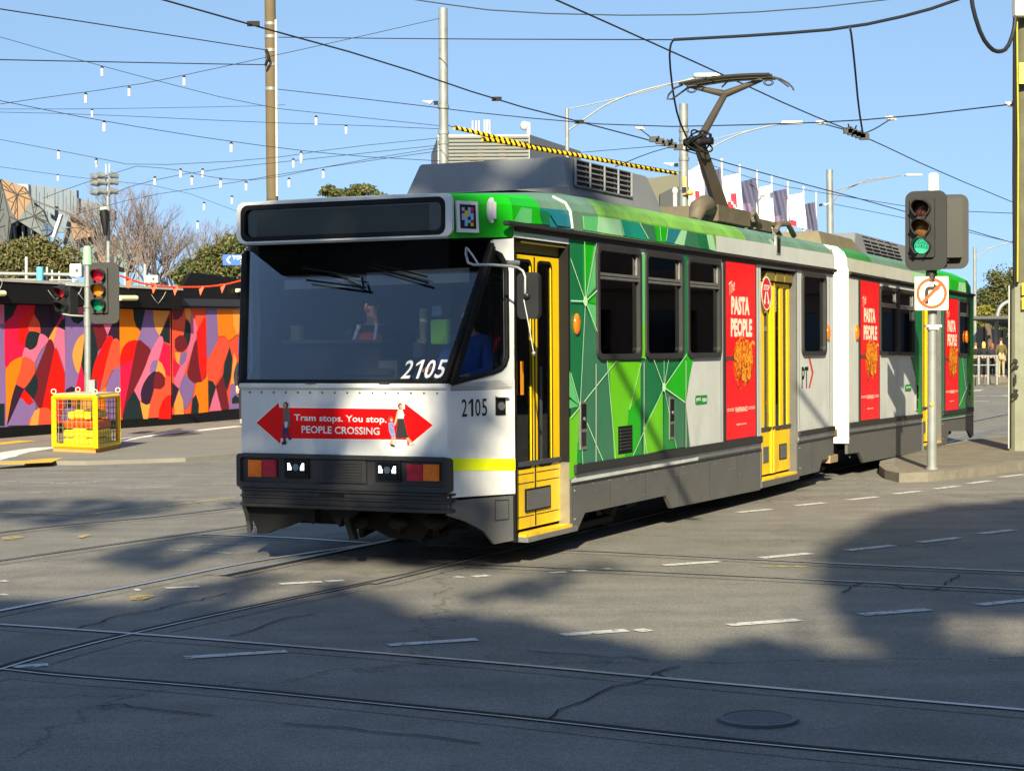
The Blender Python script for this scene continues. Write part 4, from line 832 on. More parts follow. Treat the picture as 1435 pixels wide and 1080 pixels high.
# tracks traced on the road surface
rail([(-140,925),(0,938.5),(80,948),(286,963.5),(547,990),(720,1007),(989,1038),(1435,1079),(1700,1106)],.02,1,.075)
rail([(-140,868),(0,876),(185,889),(341,901),(720,932),(944,953.5),(1435,996.5),(1700,1020)],.045,1,.008)
rail([(-60,962),(0,939),(90,913),(185,889),(366,849),(500,822),(592,802.5),(655,786)],.022,1,.07)
rail([(-60,870),(0,856.5),(187,822),(334,790.6),(435,775.6),(520,763)],.065,1,.03)
rail([(-60,795),(0,787),(144,766),(277,747),(358,736),(460,723)],.02,1,.055)
rail([(-60,757),(0,747),(100,735),(207,727),(330,712)],.02,1,.05)
rail([(281,749.5),(400,754),(520,762)],.06,1,.02)
rail([(600,765),(810,772),(1148,790),(1435,802.5),(1700,814)],.04,1,.018)
rail([(600,789),(720,794.5),(860,800),(1148,814),(1435,828.5),(1700,842)],.025,1,.025)
def TW(s,t): return P0+A_*s+L_*t
rail(None,world=[TW(-2.6,.59),TW(10,.59),TW(30,.59),TW(60,.59),TW(110,.59)]); rail(None,side=-1,world=[TW(-2.6,2.03),TW(10,2.03),TW(30,2.03),TW(60,2.03),TW(110,2.03)])
rail(None,side=-1,world=[TW(14,-1.9),TW(30,-1.9),TW(60,-1.9),TW(110,-1.9)])
rails.build('tram_track',[steel,groove,asph2],kind='structure',recalc=False)
# painted markings
def paint(name,base,lo,hi):
    m=mat(name,base,.7,var=.18,scale=8); nt=m.node_tree; b=nt.nodes['Principled BSDF']; tc=nt.nodes.new('ShaderNodeTexCoord'); n=nt.nodes.new('ShaderNodeTexNoise'); n.inputs['Scale'].default_value=14; n.inputs['Detail'].default_value=8; n.inputs['Roughness'].default_value=.75
    nt.links.new(tc.outputs['Object'],n.inputs['Vector']); r=nt.nodes.new('ShaderNodeValToRGB'); r.color_ramp.elements[0].position=lo; r.color_ramp.elements[1].position=hi; nt.links.new(n.outputs['Fac'],r.inputs[0]); nt.links.new(r.outputs[0],b.inputs['Alpha']); return m
pw=paint('paint_white',(.56,.56,.55,1),.36,.48); pwf=paint('paint_white_faded',(.6,.6,.57,1),.45,.62); py_=paint('paint_yellow_faded',(.50,.38,.12,1),.38,.58)
mk=MB()
def dash(x1,y1,x2,y2,w=.11,mi=0):
    a=G(x1,y1);b=G(x2,y2); strip(mk,[a,b],w,.0062,mi)
c6=lambda x,y:(720+x/2.007,640+y/2.007); c5=lambda x,y:(x/1.993,800+y/1.993); c4=lambda x,y:(x/2.99,600+y/2.99)
for a in [(630,157,723,148),(793,138,873,130),(940,122,1022,113),(1070,105,1143,97),(1183,91,1250,83),(1278,76,1340,68),(1370,58,1435,50),(1440,49,1500,40),(422,306,578,295),(697,285,836,272),(938,264,1067,250),(1143,241,1253,228),(1312,217,1405,206),(1450,200,1530,190),(134,502,318,489),(347,491,380,487),(603,474,803,459),(977,445,1167,430),(1308,417,1480,400)]:
    dash(*c6(a[0],a[1]),*c6(a[2],a[3]),.12 if a[1]<350 else .115)
for a in [(100,327,147,325),(165,322,205,320),(250,316,272,315)]: dash(*c6(a[0],a[1]),*c6(a[2],a[3]),.10)
for a in [(515,243,800,225),(1083,208,1333,192),(463,49,556,44),(780,37,900,31),(910,30,960,27),(1273,19,1290,17),(1322,17,1363,13),(375,54,392,53),(0,68,20,66),(20,270,135,263),(0,30,20,28)]: dash(*c5(a[0],a[1]),*c5(a[2],a[3]),.10)
for a in [(810,490,1060,483),(115,272,380,262),(500,255,740,243),(850,237,1010,230)]: dash(*c4(a[0],a[1]),*c4(a[2],a[3]),.09,1)
for P in ([(0,222),(270,232),(480,218)],[(700,510),(1010,526)],[(0,318),(120,312)]): strip(mk,[G(*c4(*p)) for p in P],.10,.0060,1)
strip(mk,[G(*c4(*p)) for p in [(-100,345),(0,352),(340,365),(980,292)]],.10,.0060,2)
for cx,cy,w_ in ((350,455,28),(50,462,55),(590,712,48)):
    p=G(*c4(cx,cy)); mk.poly([p+V(.0018*w_*math.cos(a)*(1+.2*math.sin(3*a)),.16*math.sin(a),.011) for a in [i*math.pi/7 for i in range(14)]],2)
for cx,cy in ((755,308),): 
    for k in range(3): dash(*c6(cx-55+k*45,cy),*c6(cx-25+k*45,cy+3),.08,2)
# far road markings on the right, behind the tram
for a in ((1365,562,1386,562),(1365,555,1382,555),(1388,555,1402,555),(1405,555,1414,554),(1366,548,1374,546)): dash(*a,.35,0)
dash(1400,541.5,1414,540,.35,2)
mk.build('road_markings',[pw,pwf,py_],kind='structure',recalc=False)
ck=MB(); rk=random.Random(4)
for px in ([c6(95,740),c6(160,700),c6(250,662),c6(330,640),c6(400,612),c6(480,578)],[c6(400,612),c6(440,625),c6(450,628)],[c5(270,378),c5(330,377),c5(400,384),c5(540,396),c5(680,416)],[c5(800,428),c5(960,438),c5(1100,455),c5(1250,470),c5(1400,490)],[c6(930,382),c6(950,366),c6(1000,355),c6(1180,380),c6(1230,350),c6(1260,325)],[c4(300,850),c4(500,790),c4(700,750),c4(1000,685)],[c4(980,870),c4(1150,810),c4(1380,770)],[c6(30,548),c6(200,560),c6(430,575)]):
    P=[G(*q) for q in px]; Q=[]
    for a,b in zip(P[:-1],P[1:]):
        n=max(2,int((b-a).length/.12)); Q+=[a+(b-a)*i/n+V(rk.uniform(-.03,.03),rk.uniform(-.04,.04),0) for i in range(n)]
    strip(ck,Q,.014,.0085,0)
ck.build('road_cracks',mat('crack_tar',rgb(22,22,24),.9,var=0),kind='structure',recalc=False)
pt=MB()
for k,px in enumerate(([(-20,905),(60,880),(150,872),(120,905),(40,930),(-20,935)],[(700,905),(860,925),(830,950),(660,930)],[(430,800),(560,812),(520,830),(390,815)],[(1100,735),(1200,742),(1180,756),(1075,748)],[(40,700),(160,692),(175,700),(50,709)])):
    pt.poly([V(p.x,p.y,.0012+.0*k) for p in [G(x,y) for x,y in px]],0)
pt.build('road_patches',asphalt('asphalt_patch',.18,.15),kind='structure',recalc=False)
# manhole
mc=G(1062,1009); mb=MB(); mb.tube([(mc.x,mc.y,.0),(mc.x,mc.y,.014)],.20,36,0,True,False); mb.ring((mc.x,mc.y,.014),(0,0,1),.20,.172,36,1,.004)
for i in range(7):
    for j in range(7):
        u_,v_=(i-3)*.05,(j-3)*.05
        if u_*u_+v_*v_<.155**2: mb.box(mc.x+u_-.014,mc.x+u_+.014,mc.y+v_-.014,mc.y+v_+.014,.0141,.016,1)
mb.build('manhole_cover',[mat('manhole_iron',rgb(92,96,100),.7,.1,var=.2),mat('manhole_iron2',rgb(104,108,112),.7,.1,var=.2)],label='round iron manhole cover set in the shaded road in the foreground',cat='manhole cover')
# left footpath slab (slightly paler, kerb edge line) and painted lines on it
fp=MB(); poly=[G(-150,661),G(0,651),G(120,651.5),G(260,647),G(337,640),G(480,625),G(480,585),G(335,590),G(240,598),G(-150,632)]
fp.solid([(p.x,p.y,0.0) for p in poly],(0,0,.07)); fp.build('pavement',mat('pavement_warm',(.20,.19,.17,1),.85,var=.18,scale=.8,bump=.4,bscale=60),kind='structure')
fm=MB()
def fstrip(px,w,mi): strip(fm,[G(x,y,.07) for x,y in px],w,.075,mi)
fstrip([(-20,645),(20,634),(60,628),(80,627)],.5,0); fstrip([(165,618),(190,613),(280,603),(337,597)],.35,0)
fstrip([(-10,623),(15,620),(40,617.5)],.45,1); fm.poly([V(p.x,p.y,.0752) for p in [G(x,y,.07) for x,y in ((-10,650),(60,643),(88,641.5),(72,648),(20,650.5),(-10,651.8))]],1)
fm.poly([V(p.x,p.y,.0756) for p in [G(x,y,.07) for x,y in ((0,637),(30,636),(22,640),(0,643.5))]],0)
fm.poly([V(p.x,p.y,.0752) for p in [G(x,y,.07) for x,y in ((212,611),(262,605),(285,607.5),(240,612),(214,612))]],2)
fm.build('pavement_markings',[paint('paint_white_path',(.7,.7,.68,1),.2,.3),paint('paint_yellow_path',(.68,.42,.05,1),.25,.4),mat('patch_dark',rgb(70,62,66),.8)],kind='structure',recalc=False)
# right traffic island with kerb
isl=[G(1232,664),G(1234,655),G(1262,646),G(1300,637),G(1330,631),G(1362,625),G(1435,618),G(1600,608),G(1600,640),G(1500,652),G(1435,658.5),G(1380,666),G(1340,671),G(1300,674.5),G(1260,676),G(1240,671)]
mb=MB(); c=sum(isl,V(0,0,0))/len(isl); n=len(isl)
top=[V(p.x,p.y,.13) for p in isl]; inn=[V(p.x+(c.x-p.x)*.0,p.y,.13) for p in isl]
def inset(P,d):
    out=[];m_=len(P)
    for i in range(m_):
        t=(P[(i+1)%m_]-P[i-1]); t.normalize(); nn=V(-t.y,t.x,0); q=P[i]+nn*d
        if (q-c).length>(P[i]-c).length: q=P[i]-nn*d
        out.append(q)
    return out
inn=inset(top,.22)
mb.add([V(p.x,p.y,0) for p in isl]+top+inn,[[i,(i+1)%n,n+(i+1)%n,n+i] for i in range(n)]+[[n+i,n+(i+1)%n,2*n+(i+1)%n,2*n+i] for i in range(n)],0)
mb.poly([V(p.x,p.y,.126) for p in inn],1)
mb.build('traffic_island',[mat('kerb_stone',(.20,.185,.15,1),.85,var=.3,scale=3,bump=.4),mat('island_paving',(.17,.155,.12,1),.9,var=.3,scale=2.5,bump=.6,bscale=25)],kind='structure')
# yellow line beside the island kerb
# ================================================================== FOLIAGE HELPERS
def leafmat(name,cols,tr=.25):
    m=bpy.data.materials.new(name); m.use_nodes=True; nt=m.node_tree; b=nt.nodes['Principled BSDF']; g=nt.nodes.new('ShaderNodeNewGeometry'); r=nt.nodes.new('ShaderNodeValToRGB'); r.color_ramp.interpolation='CONSTANT'
    r.color_ramp.elements[0].color=cols[0]; r.color_ramp.elements[1].color=cols[1]; r.color_ramp.elements[1].position=1/len(cols)
    for i,c in enumerate(cols[2:]): e=r.color_ramp.elements.new((i+2)/len(cols)); e.color=c
    nt.links.new(g.outputs['Random Per Island'],r.inputs[0]); nt.links.new(r.outputs[0],b.inputs['Base Color']); b.inputs['Roughness'].default_value=.6
    t=nt.nodes.new('ShaderNodeBsdfTranslucent'); nt.links.new(r.outputs[0],t.inputs[0]); mx=nt.nodes.new('ShaderNodeMixShader'); mx.inputs[0].default_value=tr; nt.links.new(b.outputs[0],mx.inputs[1]); nt.links.new(t.outputs[0],mx.inputs[2]); nt.links.new(mx.outputs[0],nt.nodes['Material Output'].inputs[0]); return m
def leaf(mb_v,mb_f,p,s,rnd):
    a=V(rnd.gauss(0,1),rnd.gauss(0,1),rnd.gauss(0,1)).normalized(); b=a.cross(V(rnd.gauss(0,1),rnd.gauss(0,1),rnd.gauss(0,1))).normalized(); k=len(mb_v)
    mb_v+=[tuple(p-a*s),tuple(p+b*s*.55),tuple(p+a*s),tuple(p-b*s*.55)]; mb_f.append((k,k+1,k+2,k+3))
def crown(name,clumps,n,size,m,parent,seed=1,loc=None):
    """leaf clumps (centre, radii) each filled with many leaf-sized faces"""
    rnd=random.Random(seed); v=[];f=[]; tot=sum(c[1][0]*c[1][2] for c in clumps)
    for c,r in clumps:
        k=int(n*r[0]*r[2]/tot); subs=[]
        for _ in range(max(5,k//26)):
            d=V(rnd.gauss(0,1),rnd.gauss(0,1),rnd.gauss(0,1)).normalized()*(rnd.random()**.35); subs.append(V(c[0]+d.x*r[0],c[1]+d.y*r[1],c[2]+d.z*r[2]))
        sr=.30*(r[0]*r[1]*r[2])**(1/3)
        for _ in range(k):
            q=rnd.choice(subs); p=q+V(rnd.gauss(0,sr*.6),rnd.gauss(0,sr*.6),rnd.gauss(0,sr*.45)); leaf(v,f,p,size*rnd.uniform(.6,1.3),rnd)
    me=bpy.data.meshes.new(name); L0=parent.location if parent else V(0,0,0); me.from_pydata([(a-L0.x,b-L0.y,c-L0.z) for a,b,c in v],[],f); me.materials.append(m); o=bpy.data.objects.new(name,me); scene.collection.objects.link(o)
    if parent: o.parent=parent
    return o
bark=mat('bark',rgb(92,80,68),.9,var=.4,scale=6,bump=.5,bscale=20); barkpale=mat('bark_pale',rgb(122,110,106),.9,var=.3,scale=3)
def trunk(parent,base,top,r0,limbs,m=bark,name='trunk'):
    L0=parent.location; mb=MB(); base=Vector(base);top=Vector(top); mid=(base+top)/2+V(r0*.7,0,0)
    mb.tube([base-L0,mid-L0,top-L0],[r0,r0*.75,r0*.5],10)
    for q in limbs:
        q=Vector(q); st=base+(top-base)*.75; mb.tube([st-L0,(st*.45+q*.55)-L0+V(0,0,.3),q-L0],[r0*.42,r0*.25,r0*.08],7)
    return mb.build(name,m,parent)
# ================================================================== SHADE TREES AND BUILDING BEHIND THE CAMERA
g_=lambda *c:tuple(c)+(1,)
leaf_d=leafmat('plane_tree_leaves',[g_(.05,.09,.02),g_(.07,.11,.03),g_(.10,.12,.03)],.0)
def pin(p,poly):
    x,y=p;r=False;n=len(poly);j=n-1
    for i in range(n):
        xi,yi=poly[i];xj,yj=poly[j]
        if (yi>y)!=(yj>y) and x<(xj-xi)*(y-yi)/(yj-yi)+xi: r=not r
        j=i
    return r
masks=[ # (pixel polygon on the road, coverage)
 ([(-120,842),(0,838),(130,850),(230,862),(330,852),(430,838),(520,862),(640,862),(720,870),(800,888),(900,908),(970,925),(1000,905),(1070,892),(1130,918),(1180,938),(1300,948),(1435,940),(1700,940),(1700,1000),(-120,1000)],3.2),
 ([(1148,792),(1160,768),(1200,745),(1250,722),(1330,708),(1435,704),(1700,700),(1700,850),(1435,872),(1390,868),(1340,862),(1300,872),(1240,900),(1200,892),(1185,860),(1170,830)],3.2),
 ([(1240,900),(1300,872),(1345,905),(1400,922),(1700,915),(1700,945),(1435,942),(1240,942)],2.4),
 ([(1400,700),(1700,690),(1700,960),(1440,960),(1425,905),(1410,860)],1.6),
 ([(-120,790),(0,795),(110,785),(200,760),(290,742),(350,745),(300,775),(230,800),(150,835),(0,848),(-120,850)],.9),
 ([(-120,700),(0,700),(120,700),(260,690),(300,700),(200,722),(110,742),(30,755),(-120,770)],.8),
 ([(110,855),(230,825),(340,800),(420,790),(380,820),(300,850),(230,865)],1.1),
 ([(420,860),(470,800),(530,770),(600,775),(560,810),(620,840),(640,870),(520,872)],1.5),
 ([(600,870),(680,820),(800,790),(960,745),(980,750),(840,800),(740,845),(700,880)],.7),
 ([(230,720),(330,700),(400,705),(330,735),(260,735)],.9),
 ([(0,850),(720,850),(800,890),(700,900),(0,880)],1.2),
]
lit=[(G(x,y).x,G(x,y).y) for x,y in ((1325,858),(1400,862),(1560,858),(1560,925),(1420,918),(1350,892))]
rnd=random.Random(11); LV={0:([],[]),1:([],[]),2:([],[])}
def shade_leaf(g,rnd,size):
    Yc=rnd.uniform(-17,-10); k=(g.y-Yc)/SUN.y; p=g-SUN*k; ti=0 if p.x<-3.2 else (1 if p.x<3.0 else 2); leaf(*LV[ti],p,size,rnd)
for px,cov in masks:
    P=[G(x,y) for x,y in px]; xy=[(p.x,p.y) for p in P]; x0=min(a for a,b in xy);x1=max(a for a,b in xy);y0=min(b for a,b in xy);y1=max(b for a,b in xy)
    x0=max(x0,-9);x1=min(x1,11)
    area=(x1-x0)*(y1-y0)*.51; size=.19; la=size*size*1.1*.6*.5; k=int(area*cov/la)
    # clumps: keep leaves where a slow noise is high so that gaps of light remain
    for _ in range(k):
        g=V(rnd.uniform(x0,x1),rnd.uniform(y0,y1),0)
        if not pin((g.x,g.y),xy) or pin((g.x,g.y),lit): continue
        if cov<2:
            nz=math.sin(g.x*2.1+g.y*.9)+math.sin(g.x*.7-g.y*1.3+1)+math.sin(g.x*3.7+2*g.y)*.5
            if nz<-.1: continue
        shade_leaf(g,rnd,size*rnd.uniform(.6,1.35))
# leaf shade on the tram's nose
for _ in range(2300):
    s=-1.8 if rnd.random()<.8 else .9; t=rnd.uniform(-.1,2.9); z=rnd.uniform(.2,3.25) if s<0 else rnd.uniform(3.2,4.0)
    nz=math.sin(t*4+1.0)+math.sin(z*2.1+t*2)+.5*math.sin(t*9)
    if nz<-.75 and rnd.random()<.85: continue
    if t<.5 and z<1.5 and rnd.random()<.3: continue
    g=P0+A_*s+L_*t+V(0,0,z); shade_leaf(g,rnd,.19*rnd.uniform(.5,1.3))
lbls=['leafy street tree behind the camera on the left, shading the tram front','leafy street tree behind the camera in the middle','leafy street tree behind the camera on the right, shading the road by the island']
for i,(x,y) in enumerate(((-7.5,-13.5),(-.2,-13),(6.5,-14))):
    e=empty('street_tree',(x,y,0),lbls[i],'tree','trees behind the camera')
    v,f=LV[i]; me=bpy.data.meshes.new('crown'); me.from_pydata([(a-x,b-y,c) for a,b,c in v],[],f); me.materials.append(leaf_d); o=bpy.data.objects.new('crown',me); scene.collection.objects.link(o); o.parent=e
    trunk(e,(x,y,0),(x+.2,y,9.5),.32,[(x-2,y,12.3),(x+2.2,y+.8,12.5),(x-.5,y-1,13),(x+1,y+1,12.6)])
brick=mat('brick_brown',rgb(128,96,78),.85,var=.25,scale=1.2)
be=empty('office_building',(0,-25,0),'brown brick office block across the road behind the camera','building')
mb=MB(); H_=16.6; holes=[(x,x+1.6,z,z+1.9) for x in range(-40,36,4) for z in (4.2,8.0,11.8)]
mb.wall(-42,38,0,H_,holes,lambda u,z:(u,3.0,z),(0,-.3,0)); mb.box(-42,38,-10,2.69,0,H_-.4); mb.box(-42.2,38.2,2.9,3.3,H_-.5,H_); mb.build('wall',brick,be)
mb=MB(); 
for h in holes: mb.box(h[0]+.001,h[1]-.001,2.75,2.8,h[2]+.001,h[3]-.001)
mb.build('window_glazing',mat('office_glass',rgb(30,36,42),.08,var=0),be)
stone=mat('stone_dark',rgb(112,100,84),.85,var=.25,scale=.8)
def streetblock(label,x0,x1,y0,y1,h,m_,base):
    e=empty('stone_building',((x0+x1)/2,(y0+y1)/2,0),label,'building'); cx,cy=(x0+x1)/2,(y0+y1)/2; hs=[(y,y+2.0,z,z+2.6) for y in np.arange(y0+1.5,y1-3,4.2) for z in np.arange(4.6,h-3,4.4)]+[(y,y+2.8,.4,3.2) for y in np.arange(y0+1.2,y1-4,4.2)]
    mb=MB(); mb.wall(y0,y1,0,h,hs,lambda u,z:(x0-cx,u-cy,z),(.4,0,0)); mb.box(x0-cx+.8,x1-cx,y0-cy,y1-cy,0,h-.4); mb.box(x0-cx-.4,x0-cx-.003,y0-cy,y1-cy,h-.9,h+.3); mb.box(x0-cx-.25,x0-cx-.003,y0-cy,y1-cy,3.9,4.3); mb.build('wall',m_,e)
    mb=MB(); mb.box(x0-cx+.3,x0-cx+.34,y0-cy+.3,y1-cy-.3,.4,h-1.2); mb.build('window_glazing',mat('office_glass',rgb(30,36,42),.08,var=0),e)
streetblock('dark stone street building beyond the right edge, nearest to the corner',27,45,2,38,19,stone,0)
streetblock('brown street building beyond the right edge, farther along',33,50,39,84,23,brick,0)
# ================================================================== PEOPLE
skin_m=mat('skin',rgb(214,160,130),.55,var=.08)
def skinmesh(name,verts,edges,rad,m,parent,sub=1,root=0):
    me=bpy.data.meshes.new(name); me.from_pydata([tuple(v) for v in verts],edges,[]); o=bpy.data.objects.new(name,me); scene.collection.objects.link(o)
    md=o.modifiers.new('s','SKIN'); 
    for i,sv in enumerate(me.skin_vertices[0].data):
        r=rad[i]; sv.radius=(r,r) if not isinstance(r,tuple) else r; sv.use_root=(i==root)
    ss=o.modifiers.new('u','SUBSURF'); ss.levels=sub; ss.render_levels=sub
    dg=bpy.context.evaluated_depsgraph_get(); dg.update(); m2=bpy.data.meshes.new_from_object(o.evaluated_get(dg)); o.modifiers.clear(); o.data=m2; m2.name=name; bpy.data.meshes.remove(me)
    m2.materials.clear(); m2.materials.append(m)
    for p in m2.polygons: p.use_smooth=True
    o.parent=parent; return o
def person(loc,label,h=1.72,rz=0,top='navy',legs='dark',hair='brown',longhair=False,sit=False,armL=None,armR=None,group=None,stride=.0,vest=False):
    cols={'navy':(24,30,48),'black':(16,16,18),'olive':(84,76,40),'khaki':(150,140,104),'dark':(26,27,32),'brown':(70,44,26),'blond':(222,180,96),'grey':(90,90,94),'red':(170,30,34),'white':(220,220,218),'blue':(40,90,170),'green':(60,100,60),'rust':(140,70,40)}
    cm=lambda k,r=.8: mat('cloth_'+k,rgb(*cols[k]),r,var=.15,scale=8)
    e=empty('person',loc,label,'person',group,rz); k=h/1.75
    S=lambda *a:V(*a)*k      # faces -Y in its own frame
    hip=.0 if not sit else -.47
    zh=.93+hip
    pel=S(0,0,zh); ch=S(0,.0,zh+.42); nk=S(0,.0,zh+.58)
    V_=[pel,S(0,-.01,zh+.2),ch,nk,S(0,-.02,zh+.66)]; E_=[(0,1),(1,2),(2,3),(3,4)]; Rr=[.13*k,.12*k,.135*k,.05*k,.05*k]
    arms=[]
    for sg,ar in ((-1,armL),(1,armR)):
        sh=S(sg*.17,0,zh+.50); el=S(sg*.23,.03,zh+.22); wr=S(sg*.22,-.08,zh-.02)
        if sit: el=S(sg*.22,-.06,zh+.22); wr=S(sg*.12,-.30,zh+.18)
        if ar=='up': el=S(sg*.24,-.10,zh+.26); wr=S(sg*.10,-.26,zh+.42)
        if ar=='fwd': el=S(sg*.24,-.12,zh+.25); wr=S(sg*.2,-.38,zh+.25)
        arms.append((sh,el,wr))
    legs_=[]
    for sg in (-1,1):
        hp=S(sg*.09,0,zh-.03)
        if sit: kn_=S(sg*.11,-.42,zh+.0); an=S(sg*.11,-.42,zh-.42)
        else: kn_=S(sg*.10,-.02-stride*sg*.5,.50); an=S(sg*.10,.03-stride*sg,.09)
        legs_.append((hp,kn_,an))
    # body: one continuous surface
    v=list(V_);ed=list(E_);r=list(Rr)
    for sh,el,wr in arms:
        i=len(v); v+=[sh,el,wr]; ed+=[(2,i),(i,i+1),(i+1,i+2)]; r+=[.055*k,.042*k,.028*k]
        d=(wr-el).normalized(); sd=d.cross(V(0,0,1)); sd=sd.normalized() if sd.length>.1 else V(1,0,0); up=sd.cross(d); pm_i=len(v); v.append(wr+d*.07*k); ed.append((i+2,pm_i)); r.append(.033*k)
        for j,ln in enumerate((.062,.075,.07,.055)):
            b0=len(v); off=sd*((j-1.5)*.019*k); v+=[wr+d*.10*k+off,wr+d*(.10+ln*.6)*k+off-up*.012*k,wr+d*(.10+ln)*k+off-up*.03*k]; ed+=[(pm_i,b0),(b0,b0+1),(b0+1,b0+2)]; r+=[.009*k,.0085*k,.007*k]
        b0=len(v); v+=[wr+d*.05*k-sd*.035*k,wr+d*.09*k-sd*.05*k]; ed+=[(pm_i,b0),(b0,b0+1)]; r+=[.011*k,.008*k]
    for hp,kn_,an in legs_:
        i=len(v); v+=[hp,kn_,an,an+S(0,-.14,-.05)]; ed+=[(0,i),(i,i+1),(i+1,i+2),(i+2,i+3)]; r+=[.085*k,.055*k,.04*k,.035*k]
    hd=len(v); v+=[S(0,-.02,zh+.70),S(0,-.03,zh+.775)]; ed+=[(4,hd),(hd,hd+1)]; r+=[(.068*k,.08*k),(.072*k,.088*k)]
    body=skinmesh('body',v,ed,r,skin_m,e)
    # face
    mb=MB(); hc=S(0,-.03,zh+.75)
    mb.ball((hc.x,hc.y-.088*k,hc.z-.015*k),.016*k,6,0,(.7,1.2,1.4)); 
    for sg in (-1,1): mb.ball((hc.x+sg*.03*k,hc.y-.078*k,hc.z+.01*k),.010*k,6,1); mb.ball((hc.x+sg*.075*k,hc.y+.01*k,hc.z),.02*k,6,0,(.4,.8,1.3))
    mb.box(hc.x-.022*k,hc.x+.022*k,hc.y-.088*k,hc.y-.07*k,hc.z-.055*k,hc.z-.047*k,2); mb.build('face',[skin_m,blk2,mat('lips',rgb(170,90,85),.5)],e)
    v=[pel+V(0,0,-.06*k),V_[1],ch,nk-V(0,0,.02*k)]; ed=[(0,1),(1,2),(2,3)]; r=[(.155*k,.125*k),(.145*k,.12*k),(.16*k,.13*k),.07*k]
    for sh,el,wr in arms: i=len(v); v+=[sh,el,wr]; ed+=[(2,i),(i,i+1),(i+1,i+2)]; r+=[.07*k,.057*k,.043*k]
    skinmesh('jacket',v,ed,r,cm(top),e)
    if vest:
        v=[pel+V(0,0,.02*k),V_[1],ch,nk-V(0,0,.06*k)]; skinmesh('safety_vest',v,[(0,1),(1,2),(2,3)],[(.19*k,.17*k),(.20*k,.17*k),(.22*k,.175*k),(.15*k,.12*k)],mat('vest_orange',rgb(250,84,30),.6,var=.05),e)
        mb=MB()
        for sg in (-1,1): mb.tube([S(sg*.11,-.15,zh+.1),S(sg*.11,-.17,zh+.4),S(sg*.09,-.09,zh+.56)],.02,6)
        mb.build('reflective_strip',mat('strip_white',rgb(235,235,230),.4,var=0),e)
    v=[pel];ed=[];r=[(.15*k,.12*k)]
    for hp,kn_,an in legs_: i=len(v); v+=[hp,kn_,an+V(0,0,.02*k)]; ed+=[(0,i),(i,i+1),(i+1,i+2)]; r+=[.098*k,.072*k,.055*k]
    skinmesh('trousers',v,ed,r,cm(legs),e)
    for hp,kn_,an in legs_:
        mb=MB(); mb.ball((an.x,an.y-.06*k,an.z-.045*k),.06*k,10,0,(.75,2.1,.72)); mb.build('shoe',mat('shoe_pale',rgb(190,184,178),.6),e)
    mb=MB(); mb.ball((hc.x,hc.y+.012*k,hc.z+.04*k),.098*k,14,0,(.90,1.02,.92))
    if longhair: mb.ball((hc.x,hc.y+.06*k,hc.z-.06*k),.09*k,12,0,(1.05,.7,1.9))
    mb.build('hair',mat('hair_'+hair,rgb(*cols[hair]),.6,var=.3,scale=30),e)
    return e
# ================================================================== MURAL HOARDING
def vplane(a,b): # vertical plane through two ground points
    n=V(b.y-a.y,a.x-b.x,0).normalized(); return a,(n if n.dot(a-CAM)>0 else -n)
wa0=G(0,617);wa1=G(240,599);wb1=G(335,591)
da=(wa1-wa0).normalized(); db=(wb1-wa1).normalized()
mural_cols={'p':(142,112,172),'k':(236,22,74),'r':(250,22,10),'o':(255,134,8),'c':(255,88,58),'a':(252,166,76),'i':(236,118,156),'m':(120,28,40),'d':(28,44,48),'u':(52,30,56)}
MK=list(mural_cols); mural_m=[mat('mural_'+k,rgb(*mural_cols[k]),.6,spec=.25,var=.05,scale=1.5,streak=.05) for k in MK]
MA=[('p',[(-260,180),(355,195),(355,832),(-260,850)]),('i',[(-260,180),(22,180),(22,285),(-40,285),(-260,300)]),('d',[(-60,715),(25,715),(25,836),(-60,838)]),('c',[(-260,300),(-60,330),(-100,600),(-180,842),(-260,842)]),('o',[(-180,842),(-120,600),(-60,640),(-60,840)]),
('k',[(25,285),(80,182),(190,185),(130,460),(35,540),(25,500)]),('d',[(25,182),(95,182),(70,240),(25,280)]),('r',[(190,185),(185,240),(150,300),(130,400),(104,395),(98,330),(112,262),(150,215)]),('c',[(185,230),(208,258),(220,300),(218,335),(160,330),(152,300)]),
('u',[(190,185),(275,185),(282,230),(300,300),(262,365),(220,335),(215,280),(185,230)]),('d',[(150,335),(180,325),(218,338),(212,370),(195,402),(165,425),(135,412)]),('i',[(218,338),(262,370),(220,430),(170,520),(140,475),(120,470),(135,412),(165,425),(198,402)]),
('a',[(262,365),(330,240),(312,330),(285,402)]),('k',[(335,235),(350,240),(330,270),(310,302),(300,290)]),('d',[(310,302),(332,262),(352,258),(352,318),(330,318)]),('i',[(310,300),(350,318),(354,560),(340,500),(320,445),(285,402)]),
('m',[(262,372),(295,420),(270,540),(240,680),(215,742),(180,690),(130,630),(190,550)]),('o',[(30,560),(45,510),(75,480),(125,465),(108,540),(85,612),(60,700),(35,832)]),('c',[(125,465),(165,475),(190,505),(190,548),(130,632),(86,612),(108,540)]),
('r',[(295,420),(330,490),(350,560),(356,640),(356,712),(325,790),(356,832),(205,830),(240,680)]),('d',[(190,548),(205,590),(203,640),(180,692),(135,640)]),('u',[(88,612),(130,635),(85,730),(40,832),(60,700)]),('r',[(130,640),(160,670),(182,706),(150,722),(120,712),(103,692)]),('p',[(105,690),(150,722),(185,708),(194,740),(175,785),(160,832),(40,834)]),
('c',[(160,832),(175,780),(205,740),(250,736),(285,765),(300,800),(304,832)]),('a',[(160,832),(170,790),(190,752),(215,740),(205,832)])]
